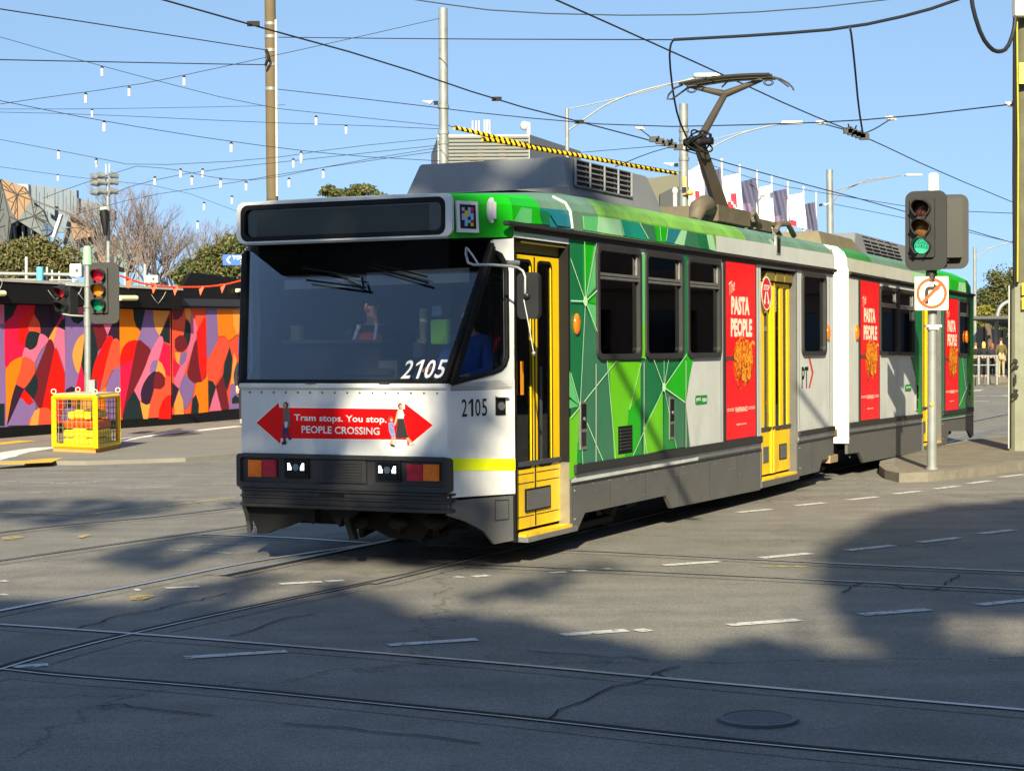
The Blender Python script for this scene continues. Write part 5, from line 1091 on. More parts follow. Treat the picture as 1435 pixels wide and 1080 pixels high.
MA2=[('p',[(352,190),(648,205),(648,815),(352,832)]),('i',[(352,190),(462,193),(462,240),(400,232),(385,215)]),('u',[(275,188),(352,190),(352,240),(335,235),(300,300),(285,260)]),('d',[(378,240),(400,230),(450,232),(452,262),(425,285),(395,275)]),
('a',[(460,340),(425,360),(400,410),(392,460),(405,520),(425,550),(440,490),(455,400)]),('d',[(455,370),(470,300),(500,290),(525,350),(530,420),(515,500),(500,590),(450,560),(440,500)]),('m',[(500,288),(562,285),(580,345),(560,400),(530,430),(520,370)]),('i',[(558,285),(606,285),(582,345)]),('u',[(606,285),(648,235),(648,380),(612,370),(582,345)]),
('k',[(405,640),(425,560),(440,500),(455,570),(462,640),(430,692)]),('u',[(356,640),(385,622),(410,632),(400,700),(385,735),(356,740)]),('c',[(385,735),(405,640),(430,690),(462,650),(455,710),(420,735)]),
('r',[(495,590),(510,500),(545,420),(585,350),(612,372),(580,470),(550,590),(530,660),(500,640)]),('c',[(612,370),(648,385),(648,510),(605,540),(580,600),(545,660),(560,560),(580,470)]),('p',[(578,780),(572,700),(580,610),(610,545),(648,510),(657,560),(657,790)]),('o',[(495,640),(530,660),(575,622),(573,700),(578,800),(495,805)]),('a',[(430,730),(455,690),(495,640),(495,800),(440,815)])]
MA3=[('c',[(645,203),(922,214),(926,800),(652,812)]),('o',[(645,203),(722,206),(724,260),(740,300),(762,325),(745,376),(700,375),(665,410),(648,440)]),('d',[(720,206),(786,210),(775,270),(760,325),(738,300),(724,262)]),('p',[(785,210),(828,212),(832,260),(862,350),(835,400),(812,442),(795,400),(745,376),(762,320)]),('a',[(828,212),(918,214),(862,350),(840,310),(830,262)]),
('d',[(919,228),(919,392),(885,380),(862,350)]),('r',[(650,510),(650,470),(662,420),(695,382),(745,375),(735,430),(722,475),(690,490)]),('m',[(745,375),(785,395),(815,442),(760,570),(700,690),(660,798),(690,600),(722,475)]),('k',[(650,510),(722,474),(700,590),(658,795),(652,700)]),('i',[(862,352),(884,382),(860,480),(820,560),(765,702),(726,645),(780,530),(812,442)]),
('k',[(884,384),(920,402),(920,570),(893,555),(875,500),(858,480)]),('a',[(850,478),(875,498),(892,540),(895,575),(860,560),(842,545)]),('p',[(812,545),(812,510),(830,482),(856,478),(842,545),(826,555)]),('u',[(845,545),(810,558),(775,610),(760,665),(765,705),(790,722),(808,712),(830,640)]),('m',[(845,545),(875,552),(892,580),(890,612),(865,635),(838,632),(828,615)]),
('a',[(757,705),(790,722),(812,716),(800,798),(775,798)]),('d',[(726,645),(757,705),(774,798),(662,800),(690,700)]),('r',[(858,798),(862,745),(880,700),(905,672),(923,668),(925,798)])]
MB_=[('c',[(930,182),(1360,205),(1450,210),(1450,735),(1300,748),(928,776)]),('m',[(930,182),(1000,190),(985,240),(960,262),(935,262)]),('a',[(1000,190),(1020,190),(1045,262),(1030,282),(1005,250)]),('d',[(1005,262),(1025,280),(1032,330),(1022,390),(995,428),(985,380),(998,320)]),('i',[(1030,230),(1058,280),(1068,335),(1035,440),(970,632),(940,575),(975,505),(1010,430),(1032,350)]),
('m',[(975,346),(1000,360),(1010,400),(990,435),(965,438),(945,410),(945,370)]),('a',[(945,440),(975,436),(975,508),(955,492)]),('p',[(998,430),(1010,442),(1005,480),(985,508),(968,500),(975,455)]),('k',[(935,470),(958,495),(975,508),(945,575),(935,560)]),('p',[(970,632),(1000,555),(1025,590),(1050,602),(1040,680),(1000,745),(980,690)]),
('m',[(1050,390),(1110,345),(1115,540),(1100,590),(1075,606),(1040,598),(1012,545)]),('r',[(1062,330),(1110,240),(1118,470),(1112,560),(1092,600),(1075,500)]),('p',[(1115,198),(1172,202),(1180,330),(1172,430),(1145,470),(1118,468)]),('c',[(1180,372),(1215,355),(1240,372),(1235,440),(1165,622),(1130,590),(1122,480)]),
('o',[(1172,202),(1350,208),(1340,330),(1280,345),(1240,372),(1215,350),(1180,352)]),('a',[(1260,205),(1330,208),(1320,300),(1280,340),(1262,290)]),('p',[(1330,240),(1360,235),(1360,480),(1330,440),(1285,450),(1290,350)]),('o',[(1060,602),(1092,598),(1125,560),(1126,768),(1070,770),(1048,680)]),('d',[(1126,590),(1150,595),(1166,622),(1150,690),(1130,756)]),
('i',[(1168,632),(1185,690),(1196,752),(1130,757),(1148,690)]),('m',[(1205,560),(1225,650),(1238,745),(1200,750),(1182,690),(1168,622)]),('d',[(1242,410),(1256,470),(1250,560),(1226,645),(1205,565),(1215,490)]),('a',[(1265,438),(1280,480),(1280,560),(1265,622),(1246,612),(1255,520)]),('p',[(1246,612),(1290,600),(1350,580),(1350,738),(1238,746)]),('d',[(1272,668),(1292,685),(1296,712),(1255,716),(1254,690)]),('k',[(1320,600),(1400,560),(1400,735),(1330,738)]),
('a',[(930,610),(968,640),(990,700),(995,772),(945,775)]),('u',[(930,600),(968,636),(940,720),(930,740)]),('d',[(1032,772),(1040,690),(1060,665),(1075,720),(1072,770)])]
def rounded(pts):
    if len(pts)<7: return pts
    out=[];n=len(pts)
    for i in range(n):
        p0,p1,p2,p3=[np.array(pts[(i+k)%n],float) for k in (-1,0,1,2)]
        straight=abs(p2[0]-p1[0])<6 or abs(p2[1]-p1[1])<6 or np.hypot(*(p2-p1))>110
        for f in ((0,) if straight else (0,.25,.5,.75)):
            out.append(tuple(.5*((2*p1)+(-p0+p2)*f+(2*p0-5*p1+4*p2-p3)*f*f+(-p0+3*p1-3*p2+p3)*f**3)))
    return out
def hoarding(label,a,b,layers,y_top_px,base_h,top_h,ext0,ext1,fasc,name='hoarding'):
    o,n=vplane(a,b); d=(b-a).normalized(); A0=a-d*ext0; B0=b+d*ext1
    e=empty(name,A0,label,'hoarding','black framed hoardings with a mural')
    mb=MB(); mb.solid([A0-A0,B0-A0,B0-A0+V(0,0,top_h),V(0,0,top_h)],n*.12); mb.build('board',blk,e)
    mb=MB(); k=0
    for L in layers:
        for key,pts in L:
            P=[on_plane(x/3.858,380+y/3.858,o-n*(.006+.0007*k),n)-A0 for x,y in rounded(pts)]; mb.poly(P,MK.index(key)); k+=1
    mb.build('painted_panel',mural_m,e,recalc=False)
    return e,o,n,d,A0,B0
e1,o1,n1,dA,A0,B0=hoarding('long mural hoarding on the left with a flat black top and two tube lights',wa0,wa1,[MA,MA2,MA3],0,0,3.36,14,0,0)
e2,o2,n2,dB,A2,B2=hoarding('mural hoarding beside the tram front with a tall black peaked top',wa1+dA*.04,wb1,[MB_],0,0,2.95,0,7,0)
# fascias, plinths, lights
def on1(x,y,off): return on_plane(x,y,o1-n1*off,n1)-A0
def on2(x,y,off): return on_plane(x,y,o2-n2*off,n2)-A2
mb=MB(); q=[V(0,0,2.9),B0-A0+V(0,0,2.9),B0-A0+V(0,0,3.34),V(0,0,3.34)]; mb.solid([p-n1*.35 for p in q],n1*.34); mb.build('fascia',blk,e1)
mb=MB(); mb.solid([V(0,0,3.34)-n1*.38,B0-A0+V(0,0,3.34)-n1*.38,B0-A0+V(0,0,3.40)-n1*.38,V(0,0,3.40)-n1*.38],n1*.5); mb.build('roof_edge',mat('edge_pale',rgb(170,170,165),.6),e1)
mb=MB(); mb.solid([V(0,0,.0)-n1*.04,B0-A0-n1*.04,B0-A0+V(0,0,.27)-n1*.04,V(0,0,.30)-n1*.04],n1*.03); mb.build('plinth',blk,e1)
mb=MB(); P=[on2(x,y,.10) for x,y in ((239,432),(241,424),(268,382),(290,384),(330,390),(420,401),(420,432))]; mb.solid(P,n2*.09); mb.build('fascia',blk,e2)
mb=MB(); P=[on2(x,y,.11) for x,y in ((245,418),(420,421),(420,431),(242,428))]; mb.solid(P,n2*.009); mb.build('trim_band',mat('slate_trim',rgb(50,54,62),.6),e2)
mb=MB(); P=[on2(x,y,.04) for x,y in ((240,583),(420,563),(420,583),(240,599))]; mb.solid(P,n2*.03); mb.build('plinth',blk,e2)
tubem=mat('tube_light',rgb(250,240,190),.4,var=0)
for x0,x1,y in ((-30,6,411),(168,191,417.5)):
    mb=MB(); mb.tube([on1(x0,y,.42),on1(x1,y,.42)],.06,8); mb.build('light_tube',tubem,e1)
mb=MB(); mb.tube([on2(332,407,.16),on2(362,408,.16)],.05,8); mb.build('light_tube',tubem,e2)
# razor coils along the hoarding top
mb=MB()
rc=random.Random(8)
for i in range(int((B0-A0).length/.55)-19):
    if rc.random()<.25: continue
    c=A0+dA*(10+i*.55+rc.uniform(-.1,.1))-A0+V(0,0,3.30)-n1*.42; mb.tube([c+dA*(.17*math.cos(a)+.06*a)+V(0,0,-.1+.20*math.sin(a))-n1*(.05*math.sin(2*a)) for a in [j*math.pi/7 for j in range(-7,rc.choice((2,5)))]],.0055,4)
mb.build('wire_coil',mat('coil_white',rgb(200,200,196),.5,.4),e1)
# scaffold rail behind the top of the hoarding
galv=mat('galvanised',rgb(138,144,146),.55,.35,var=.2,scale=4,streak=.1); whitep=mat('white_paint_metal',rgb(178,182,182),.5,var=.1)
rail_e=empty('scaffold_rail',AT(50,395,46)*1.0,'grey scaffold rail with short posts above the left mural hoarding','railing'); rl0=rail_e.location
mb=MB(); mb.tube([AT(-30,383,46)-rl0,AT(100,385,46)-rl0],.05,8); mb.tube([AT(-30,391,46)-rl0,AT(110,393,46)-rl0],.03,8); mb.build('rail',galv,rail_e)
for x,y0,y1,r_ in ((37,360,398,.04),(66,374,398,.03),(73,378,398,.025),(83,380,398,.025),(175,382,402,.03),(203,370,402,.03)):
    mb=MB(); mb.tube([AT(x,y1,46)-rl0,AT(x,y0,46)-rl0],r_,8); mb.build('post',whitep,rail_e)
mb=MB(); mb.tube([AT(56,398,45.5)-rl0,AT(56,374,45.5)-rl0],.09,10); mb.build('post',mat('post_blue',rgb(90,180,205),.5),rail_e)
for x,y,w_,h_,c,lb in ((107,379,8,9,(222,222,216),'white equipment box with a lens above the left hoarding'),(214,391,8,5,(210,210,205),'low white rooftop box behind the orange bunting')):
    mb=MB(); p=AT(x,y,43); s_=43/2500; mb.box(p.x-w_*s_,p.x+w_*s_,p.y-.1,p.y+.2,p.z-h_*s_,p.z+h_*s_,0); mb.disc((p.x+.3*w_*s_,p.y-.101,p.z),(0,-1,0),.05,10,1,.04); mb.tube([(p.x-w_*s_*.5,p.y,p.z-h_*s_),(p.x-w_*s_*.5,p.y,p.z-h_*s_-.25)],.03,6,1)
    mb.build('equipment_box',[mat('box_white',rgb(*c),.6,var=.1),dgry],label=lb,cat='equipment box',bevel=.02)
# bunting
bp=[(167,386),(200,398),(230,402),(262,402.5),(290,402),(315,399),(335,394),(356,388)]
bun=empty('bunting',AT(167,386,38),'string of orange triangular pennants in front of the black hoarding top','bunting'); b0=bun.location
fl=mat('pennant_orange',rgb(255,70,26),.6,var=.05); P=[AT(x,y,38+.02*(x-167)) for x,y in bp]
mb=MB(); mb.tube([p-b0 for p in smooth(P,2)],.022,5); mb.build('cord',fl,bun)
for x,y,w_ in ((181,392,4),(216,399,4.5),(246,402,4),(282,402,4),(312,399,4),(342,392,3.5)):
    p=AT(x,y,38+.02*(x-167)-.01)-b0; s_=.0165; q=[p+V(-w_*s_,0,.02),p+V(w_*s_,.0,.0),p+V(-.2*w_*s_,-.05,-12*s_)]; mb=MB(); mb.solid(q,(0,.004,0)); mb.build('pennant',fl,bun)
# ================================================================== YELLOW BALLAST CAGE
cageY=mat('cage_yellow',rgb(236,190,6),.5,var=.12,streak=.2)
cb=[G(76,632,.07),G(134,634.5,.07),G(166,628,.07)]; fourth=cb[0]+cb[2]-cb[1]; ch=.98
cage=empty('ballast_cage',cb[1],'yellow wire cage of yellow and orange weights around the left signal pole','cage'); c0=cb[1]; C_=[p-c0 for p in (cb[0],cb[1],cb[2],fourth)]
mb=MB(); r_=.045
for i in range(4):
    a,b=C_[i],C_[(i+1)%4]; mb.tube([a+V(0,0,.08),a+V(0,0,ch)],r_,4,0,True,False)
    for z in (.10,ch): mb.tube([a+V(0,0,z),b+V(0,0,z)],r_,4,0,True,False)
mb.build('frame',cageY,cage)
mb=MB()
for i in range(4):
    a,b=C_[i],C_[(i+1)%4]
    for k in range(1,9): p=a+(b-a)*k/9; mb.tube([p+V(0,0,.1),p+V(0,0,ch)],.005,4)
    for k in range(1,8): z=.1+k*.11; mb.tube([a+V(0,0,z),b+V(0,0,z)],.005,4)
mb.build('mesh_panel',mat('mesh_grey',rgb(150,150,120),.5,.3),cage)
mb=MB(); mb.solid([C_[i]+V(0,0,ch+.03) for i in range(4)],(0,0,.03)); 
for p in C_: mb.ring(p+V(0,0,ch+.10),(0,1,0),.05,.035,12,0,.02)
mb.build('top_plate',mat('plate_pale',rgb(200,190,160),.6),cage)
mb=MB(); mb.solid([p*1.03+V(0,0,.0) for p in C_],(0,0,.05)); mb.build('base_pallet',mat('timber_orange',rgb(200,140,80),.8),cage)
org=mat('weight_orange',rgb(250,84,16),.5); yw=mat('weight_yellow',rgb(250,214,20),.5)
ux_=(C_[1]-C_[0]).normalized(); uy_=(C_[3]-C_[0]).normalized(); L1=(C_[1]-C_[0]).length; L2=(C_[3]-C_[0]).length
for z,m_,w_ in ((.12,yw,.78),(.27,yw,.78),(.44,org,.76),(.60,yw,.55)):
    mb=MB(); c=C_[0]+ux_*L1*.56+uy_*L2*.45; hx=ux_*L1*w_/2; hy=uy_*L2*.36
    mb.obox(c+V(0,0,z+.07),hx*.42,hy,V(0,0,.075)); mb.obox(c+hx*.68+V(0,0,z+.05),hx*.30,hy,V(0,0,.065)); mb.obox(c-hx*.68+V(0,0,z+.05),hx*.30,hy,V(0,0,.065)); o=mb.build('water_weight',m_,bevel=.02,label={.12:'yellow plastic weight lying lowest in the yellow cage',.27:'yellow plastic weight second from the bottom in the yellow cage',.44:'orange plastic weight in the middle of the stack in the yellow cage',.60:'short yellow plastic weight on top of the stack in the yellow cage'}[z],cat='weight',group='plastic weights stacked in the cage'); o.location=c0
# ================================================================== TRAFFIC SIGNALS
sigblk=mat('signal_black',rgb(34,36,38),.45,var=.15); sigback=mat('backboard_grey',rgb(30,33,35),.55,var=.1)
def lens(name,c,e): return mat(name,rgb(*c),.25,coat=.6,var=.25,scale=40,emit=rgb(*c),estr=e)
def head(root,c,w,h,lx,lzs,r,mats_,rz,deep=.22,board=True,hw=None,rad=.12):
    """signal head facing -Y before the turn rz about its centre"""
    Mx=Matrix.Rotation(rz,3,'Z'); c=Vector(c)-root.location
    T=lambda mb:(setattr(mb,'v',[tuple(Mx@Vector(v)+c) for v in mb.v]),mb)[1]
    mb=MB()
    if board: mb.solid([(u,.02,z) for u,z in rrect(-w/2,w/2,-h/2,h/2,rad)],(0,.03,0),1)
    hw=hw or r*1.35; zt=lzs[0]+r*1.35; zb=lzs[-1]-r*1.35
    mb.solid([(u,-.04,z) for u,z in rrect(lx-hw,lx+hw,zb,zt,.03)],(0,deep,0),0)
    hd_=T(mb).build('signal_head',[sigblk,sigback],root)
    for z,mm in zip(lzs,mats_):
        m1=MB(); n=20; 
        ring=[(lx+r*math.cos(2*math.pi*i/n),-.045,z+r*math.sin(2*math.pi*i/n)) for i in range(n)]; inner=[(lx+.6*r*math.cos(2*math.pi*i/n),-.075,z+.6*r*math.sin(2*math.pi*i/n)) for i in range(n)]
        m1.add(ring+inner+[(lx,-.085,z)],[[i,(i+1)%n,n+(i+1)%n,n+i] for i in range(n)]+[[n+i,n+(i+1)%n,2*n] for i in range(n)],0,True); T(m1).build('lamp',mm,hd_,recalc=False)
        m2=MB(); ro=r*1.12; k=22; a0,a1=R(-60),R(240); pts=[]
        for i in range(k+1):
            a=a0+(a1-a0)*i/k; ln=.30 if i in range(3,k-2) else .16; up=max(0,math.sin(a)); ln=.13+.15*up
            x=lx+ro*math.cos(a);zz_=z+ro*math.sin(a); pts.append(((x,-.04,zz_),(x,-.04-ln,zz_-.02*up),(lx+(ro-.012)*math.cos(a),-.04-ln,z+(ro-.012)*math.sin(a)-.02*up),(lx+(ro-.012)*math.cos(a),-.04,z+(ro-.012)*math.sin(a))))
        vs=[p for q_ in pts for p in q_]; m2.add(vs,[[4*i+j,4*i+j+1,4*i+5+j,4*i+4+j] for i in range(k) for j in range(3)]+[[4*i+3,4*i,4*i+4,4*i+7] for i in range(k)],0)
        T(m2).build('visor',sigblk,hd_)
    return hd_
red_l=lens('lens_red',(215,20,50),.12); amb_l=lens('lens_amber',(225,130,20),.08); grn_l=lens('lens_green',(8,130,96),.1); redoff=lens('lens_red_off',(70,26,24),0); amboff=lens('lens_amber_off',(120,80,34),0); grn_on=lens('lens_green_lit',(4,96,60),.25); dk=lens('lens_dark',(30,60,60),0)  # left-hand red, amber and green lenses glow faintly in place of reflected light
YS=33.9; base=G(123,629.5,.07); base=AT(123,629,YS); base.z=.07+.98
ts=empty('traffic_signal',(AT(123,600,YS).x,YS,1.06),'galvanised traffic signal pole with pale green cap standing in the yellow cage','traffic signal'); L0=ts.location
def rel(p): return p-L0
k_=YS/2500
mb=MB(); pb=rel(AT(123,566,YS)); pt=rel(AT(122.5,368,YS)); pb.z=0; mb.tube([pb,pt],[4.6*k_,4.2*k_],14); mb.tube([rel(AT(122.5,437,YS)),rel(AT(122.5,457,YS))],5*k_,14); mb.tube([rel(AT(122.5,431,YS)),rel(AT(122.5,428,YS))],5.6*k_,14); mb.tube([rel(AT(122.5,402,YS)),rel(AT(122.5,399,YS))],5.6*k_,14); mb.build('pole',galv,ts)
mb=MB(); mb.tube([rel(AT(122.5,371,YS)),rel(AT(122.3,349,YS)),rel(AT(122.2,345,YS))],[6.6*k_,5.4*k_,4.4*k_],14); mb.build('pole_cap',mat('cap_green',rgb(140,205,150),.5,var=.05),ts)
c=AT(145.5,410.5,YS-.35); hd1=head(ts,c,.57,1.15,-.075,[.33,.055,-.22],.115,[red_l,amb_l,grn_l],R(-4))
c=AT(92,420,YS+.1); hd2=head(ts,c,.3,.56,.0,[.14,-.13],.11,[red_l,dk],R(-28),board=False)
mb=MB()
for y_ in (399,401): mb.tube([rel(AT(92,y_-2,YS)),rel(AT(122,y_,YS)),rel(AT(135,y_,YS-.1))],.022,6)
mb.tube([rel(AT(88,440,YS)),rel(AT(100,442,YS)),rel(AT(122,443,YS)),rel(AT(133,443,YS-.1))],.02,6); mb.box(*(lambda p:(p.x-.06,p.x+.06,p.y-.1,p.y+.1,p.z-.12,p.z+.12))(rel(AT(130,541,YS)))); mb.build('bracket',galv,ts)
# right-hand signal on the island
YR=25.3; k_=YR/2500; bz=G(1306,657,.13); YR=bz.y
tr_=empty('traffic_signal',(bz.x,bz.y,.126),'galvanised signal pole on the kerbed island with a lit green lamp and a turn sign','traffic signal'); L0=tr_.location
mb=MB(); pt=rel(AT(1307,246,YR)); mb.tube([V(0,0,0),V(pt.x*.5,0,pt.z*.5),V(pt.x,0,pt.z-.2)],[7.0*k_,6.4*k_,6.4*k_],16); mb.tube([V(0,0,0),V(0,0,.03)],9*k_,16); mb.build('pole',galv,tr_)
mb=MB(); mb.tube([rel(AT(1308,272,YR)),rel(AT(1308,246,YR)),rel(AT(1308,243,YR))],[8*k_,7.4*k_,5.5*k_],16); mb.build('pole_cap',mat('cap_pale',rgb(205,214,208),.5,var=.05),tr_)
c=AT(1297,323,YR-.22); hd3=head(tr_,c,.575,1.11,-.04,[.31,.045,-.22],.115,[redoff,amboff,grn_on],R(-24),deep=.2,hw=.17)
mb=MB(); Mx=Matrix.Rotation(R(-24),3,'Z'); cc=c-L0
for r_ in range(1,6):
    for j in range(r_*6): a=2*math.pi*j/(r_*6); p=Mx@V(-.04+.019*r_*math.cos(a),-.088-.001+.003*r_,-.22+.019*r_*math.sin(a))+cc; mb.ball(tuple(p),.0062,5)
mb.build('led_dot',mat('led_green',(.1,.8,.5,1),.3,var=0,emit=(.12,.9,.5,1),estr=.9),hd3)
c=AT(1334,325,YR+.35); hd4=head(tr_,c,.46,1.06,.02,[.31,.045,-.22],.115,[redoff,amboff,dk],R(168),deep=.25,hw=.16)
mb=MB(); mb.tube([rel(AT(1305,375,YR-.1)),rel(AT(1305,395,YR-.1))],.075,10)
for y_ in (290,365): mb.tube([rel(AT(1300,y_,YR-.1)),rel(AT(1308,y_,YR)),rel(AT(1328,y_,YR+.2))],.025,6)
mb.build('bracket',sigblk,tr_)
mb=MB(); p=rel(AT(1307,457,YR)); mb.box(p.x-.11,p.x+.11,p.y-.09,p.y+.09,p.z-.015,p.z+.02); mb.box(p.x-.07,p.x+.07,p.y-.085,p.y+.085,p.z-.05,p.z-.015); mb.build('pole_collar',whitep,tr_)
mb=MB(); p=rel(AT(1306,566,YR-.08)); mb.disc((p.x,p.y,p.z),(0,-1,0),.03,12,0,.004); mb.build('sticker',mat('sticker_orange_small',rgb(226,150,60),.6),tr_)
mb=MB(); p=rel(AT(1306,425,YR-.085))
# no right turn sign
sgn=MB(); p=AT(1305.5,411,YR-.16); hw=.236; sgn.solid([(p.x+u,p.y,p.z+z) for u,z in rrect(-hw,hw,-hw,hw,.02)],(0,.006,0),0)
sgn.poly([(p.x+u,p.y-.002,p.z+z) for u,z in ((-.095,-.15),(-.045,-.15),(-.045,.03),(-.035,.045),(.03,.045),(.03,.0),(.12,.07),(.03,.14),(.03,.095),(-.05,.095),(-.085,.07),(-.095,.03))],1)
sgn.ring((p.x,p.y-.003,p.z),(0,-1,0),.215,.175,40,2,.002)
d=V(.14,0,.14); nn=V(-.016,0,.016); cc=V(p.x,p.y-.0055,p.z); sgn.poly([cc-d+nn,cc+d+nn,cc+d-nn,cc-d-nn],2)
so_=sgn.build('turn_sign',[mat('sign_cream',rgb(226,218,192),.5,var=.05),lettk,mat('sign_orange_red',rgb(232,72,12),.5,var=.05)],recalc=False,loc=tuple(p)); so_.parent=tr_; so_.location=p-L0
# ================================================================== POLES
def pole(name,label,cat,x0,y0,x1,y1,Y,r_px,m_,extra=None,taper=1.0,grp=None):
    a=AT(x0,y0,Y); b=AT(x1,y1,Y); dx=(b.x-a.x)/(b.z-a.z) if b.z!=a.z else 0; base=V(a.x-dx*a.z,Y,0)
    e=empty(name,base,label,cat,grp); kk=Y/2500; mb=MB(); top=b if b.z>a.z else a
    mb.tube([V(0,0,0),(top-base)*.5,(top-base)],[r_px*kk*taper,r_px*kk*(taper+1)/2,r_px*kk],14); mb.build('pole',m_,e)
    if extra: extra(e,base,kk)
    return e
def bands(ys,xf,Y,r_px,mm=None):
    def f(e,base,kk):
        for y in ys:
            x=xf(y); mb=MB(); p=AT(x,y,Y)-base; mb.tube([p-V(0,0,.05),p+V(0,0,.05)],r_px*kk*1.12,14); mb.build('clamp_band',mm or galv,e)
    return f
concb=mat('pole_brown_concrete',rgb(98,86,64),.85,var=.15,scale=2,streak=.3)
def ex1(e,base,kk):
    bands((34,52,71,91,125),lambda y:378.5+y*.012,58,7.6)(e,base,kk)
    mb=MB(); mb.tube([AT(388.3,275,57.7)-base,AT(386.6,28,57.7)-base],.045,6); mb.build('conduit',whitep,e)
    mb=MB(); mb.tube([AT(373,70,57.6)-base,AT(377,80,57.5)-base,AT(372,92,57.6)-base],.05,6); mb.build('insulator',blk,e)
pole('utility_pole','tall brown concrete pole with metal bands and a white conduit','pole',381.5,270,378.3,-12,58,7.6,concb,ex1,1.15)
def lampfit(x,y,Y,flip=1):
    def f(e,base,kk):
        p=AT(x,y,Y-.1)-base; mb=MB(); mb.add([p+V(-.35*flip,0,.06),p+V(0,-.1,.05),p+V(0,.1,.05),p+V(-.1*flip,-.1,-.05),p+V(-.1*flip,.1,-.05)],[[0,1,2],[0,3,1],[0,2,4],[1,3,4,2],[0,4,3]]); mb.build('flood_lamp',whitep,e); mb=MB(); mb.box(p.x+(.0 if flip>0 else -.12),p.x+(.12 if flip>0 else 0),p.y-.05,p.y+.05,p.z-.06,p.z+.04); mb.build('lamp_bracket',blk,e)
    return f
def ex2(e,base,kk): lampfit(608,144,50)(e,base,kk); bands((150,186,200),lambda y:621.5,50,7.0)(e,base,kk); mb=MB(); mb.box(-.05,.05,-.05,.05,0,.0); 
pole('steel_pole','thick galvanised steel pole rising behind the tram front roof','pole',622,222,620.8,12,50,6.4,galv,ex2,1.12)
def ex3(e,base,kk):
    lampfit(945,231,55)(e,base,kk); bands((183,195,223,265),lambda y:958.5,55,6.6)(e,base,kk)
    mb=MB(); p=AT(946,268,54.6)-base; mb.ball(tuple(p),.10,10,0,(1,1,1.3)); mb.tube([p,p-V(0,0,.7)],.07,8,0); mb.build('camera_dome',whitep,e)
    mb=MB(); p=AT(967,270,54.7)-base; mb.ball(tuple(p),.12,10,0,(1,1,.8)); mb.tube([p,p+V(-.2,.1,-.05)],.03,6); mb.build('camera_dome',mat('dome_tan',rgb(200,160,90),.5),e)
    mb=MB(); p=AT(959,255,54.6)-base; mb.box(p.x-.06,p.x+.06,p.y-.05,p.y+.05,p.z-.16,p.z+.16); mb.build('junction_box',mat('dome_tan',rgb(200,160,90),.5),e)
pole('steel_pole','galvanised pole behind the pantograph with camera domes and cable rings','pole',958.5,297,958,146,55,6.0,galv,ex3,1.15)
def ex4(e,base,kk):
    mb=MB(); mb.tube([AT(1163,285,75)-base,AT(1180,268,75.2)-base,AT(1215,252,75.5)-base,AT(1262,246,76)-base],[.04,.03,.028,.025],6); mb.tube([AT(1163,270,75)-base,AT(1200,258,75.3)-base,AT(1262,246,76)-base],.025,6); mb.build('lamp_arm',galv,e)
    mb=MB(); p=AT(1280,245.5,76)-base; mb.box(p.x-.36,p.x+.36,p.y-.12,p.y+.12,p.z-.05,p.z+.05); mb.build('lamp_head',whitep,e,bevel=.03); lampfit(1152,287,75,-1)(e,base,kk)
pole('steel_pole','grey pole beyond the flags with a curved double lamp arm','pole',1163.5,330,1162.5,238,75,4.6,galv,ex4,1.1)
def arm(base,e,pts1,pts2,Y,lamp,hw=.45):
    mb=MB(); mb.tube([p-base for p in smooth([AT(x,y,Y) for x,y in pts1],2)],.036,6); mb.tube([p-base for p in smooth([AT(x,y,Y) for x,y in pts2],2)],.022,6); mb.build('lamp_arm',galv,e)
    mb=MB(); p=AT(*lamp,Y)-base; mb.box(p.x-hw,p.x+hw,p.y-.15,p.y+.15,p.z-.06,p.z+.07); mb.build('lamp_head',whitep,e,bevel=.03)
def ex5(e,base,kk): arm(base,e,[(796,183),(812,172),(850,145),(900,126),(975,110)],[(795,153),(830,146),(900,130),(975,108)],62,(990,106))
pole('street_lamp','street lamp with a long curved double arm reaching behind the pantograph bow','street lamp',795,240,794.5,152,62,2.8,galv,ex5,1.2)
def ex6(e,base,kk): arm(base,e,[(987,214),(1005,202),(1040,186),(1080,176),(1100,173)],[(986,200),(1020,190),(1070,178),(1100,172)],70,(1109,172.5),.42)
pole('street_lamp','street lamp hidden behind the pantograph arm with its lamp to the right','street lamp',986.5,300,986.5,196,70,2.0,galv,ex6,1.2)
def ex7(e,base,kk): arm(base,e,[(1366,368),(1372,358),(1390,346),(1415,340)],[(1366,352),(1390,347),(1415,339)],95,(1432,338),.5)
pole('street_lamp','distant street lamp at the tail of the tram before the dark shelter','street lamp',1366.5,480,1365.8,346,95,2.2,galv,ex7,1.15)
# floodlight masts on the left
def floodmast(x,ytop,ybot,Y,label,ys,rpx,spread,ant):
    def f(e,base,kk):
        mb=MB()
        for dx in ant: mb.tube([AT(x+dx,ytop+22,Y)-base,AT(x+dx,ytop-2,Y)-base],.03,6)
        mb.build('antenna',whitep,e)
        for y in ys:
            for sx_ in (-1,-.45,.55):
                p=AT(x+sx_*spread,y+ (2 if sx_<-.5 else 0),Y-.2)-base; mb=MB(); mb.tube([p+V(-.16,-.12,.03),p+V(.12,.1,-.03)],[.12,.10],10); mb.build('floodlight',galv,e)
            mb=MB(); mb.tube([AT(x-spread,y+4,Y)-base,AT(x+spread*.6,y+3,Y)-base],.03,6); mb.build('crossbar',galv,e)
    return pole('floodlight_mast',label,'floodlight mast',x+1,ybot,x,ytop+20,Y,rpx,galv,f,1.3)
floodmast(151,232,368,70,'floodlight mast with many round lamps and a black cover beside the bare tree',(246,255,268),2.6,17,(-2.5,2.5))
floodmast(192,338,395,95,'smaller distant floodlight mast in front of the bare trees',(345,354,363),1.8,12,(0,))
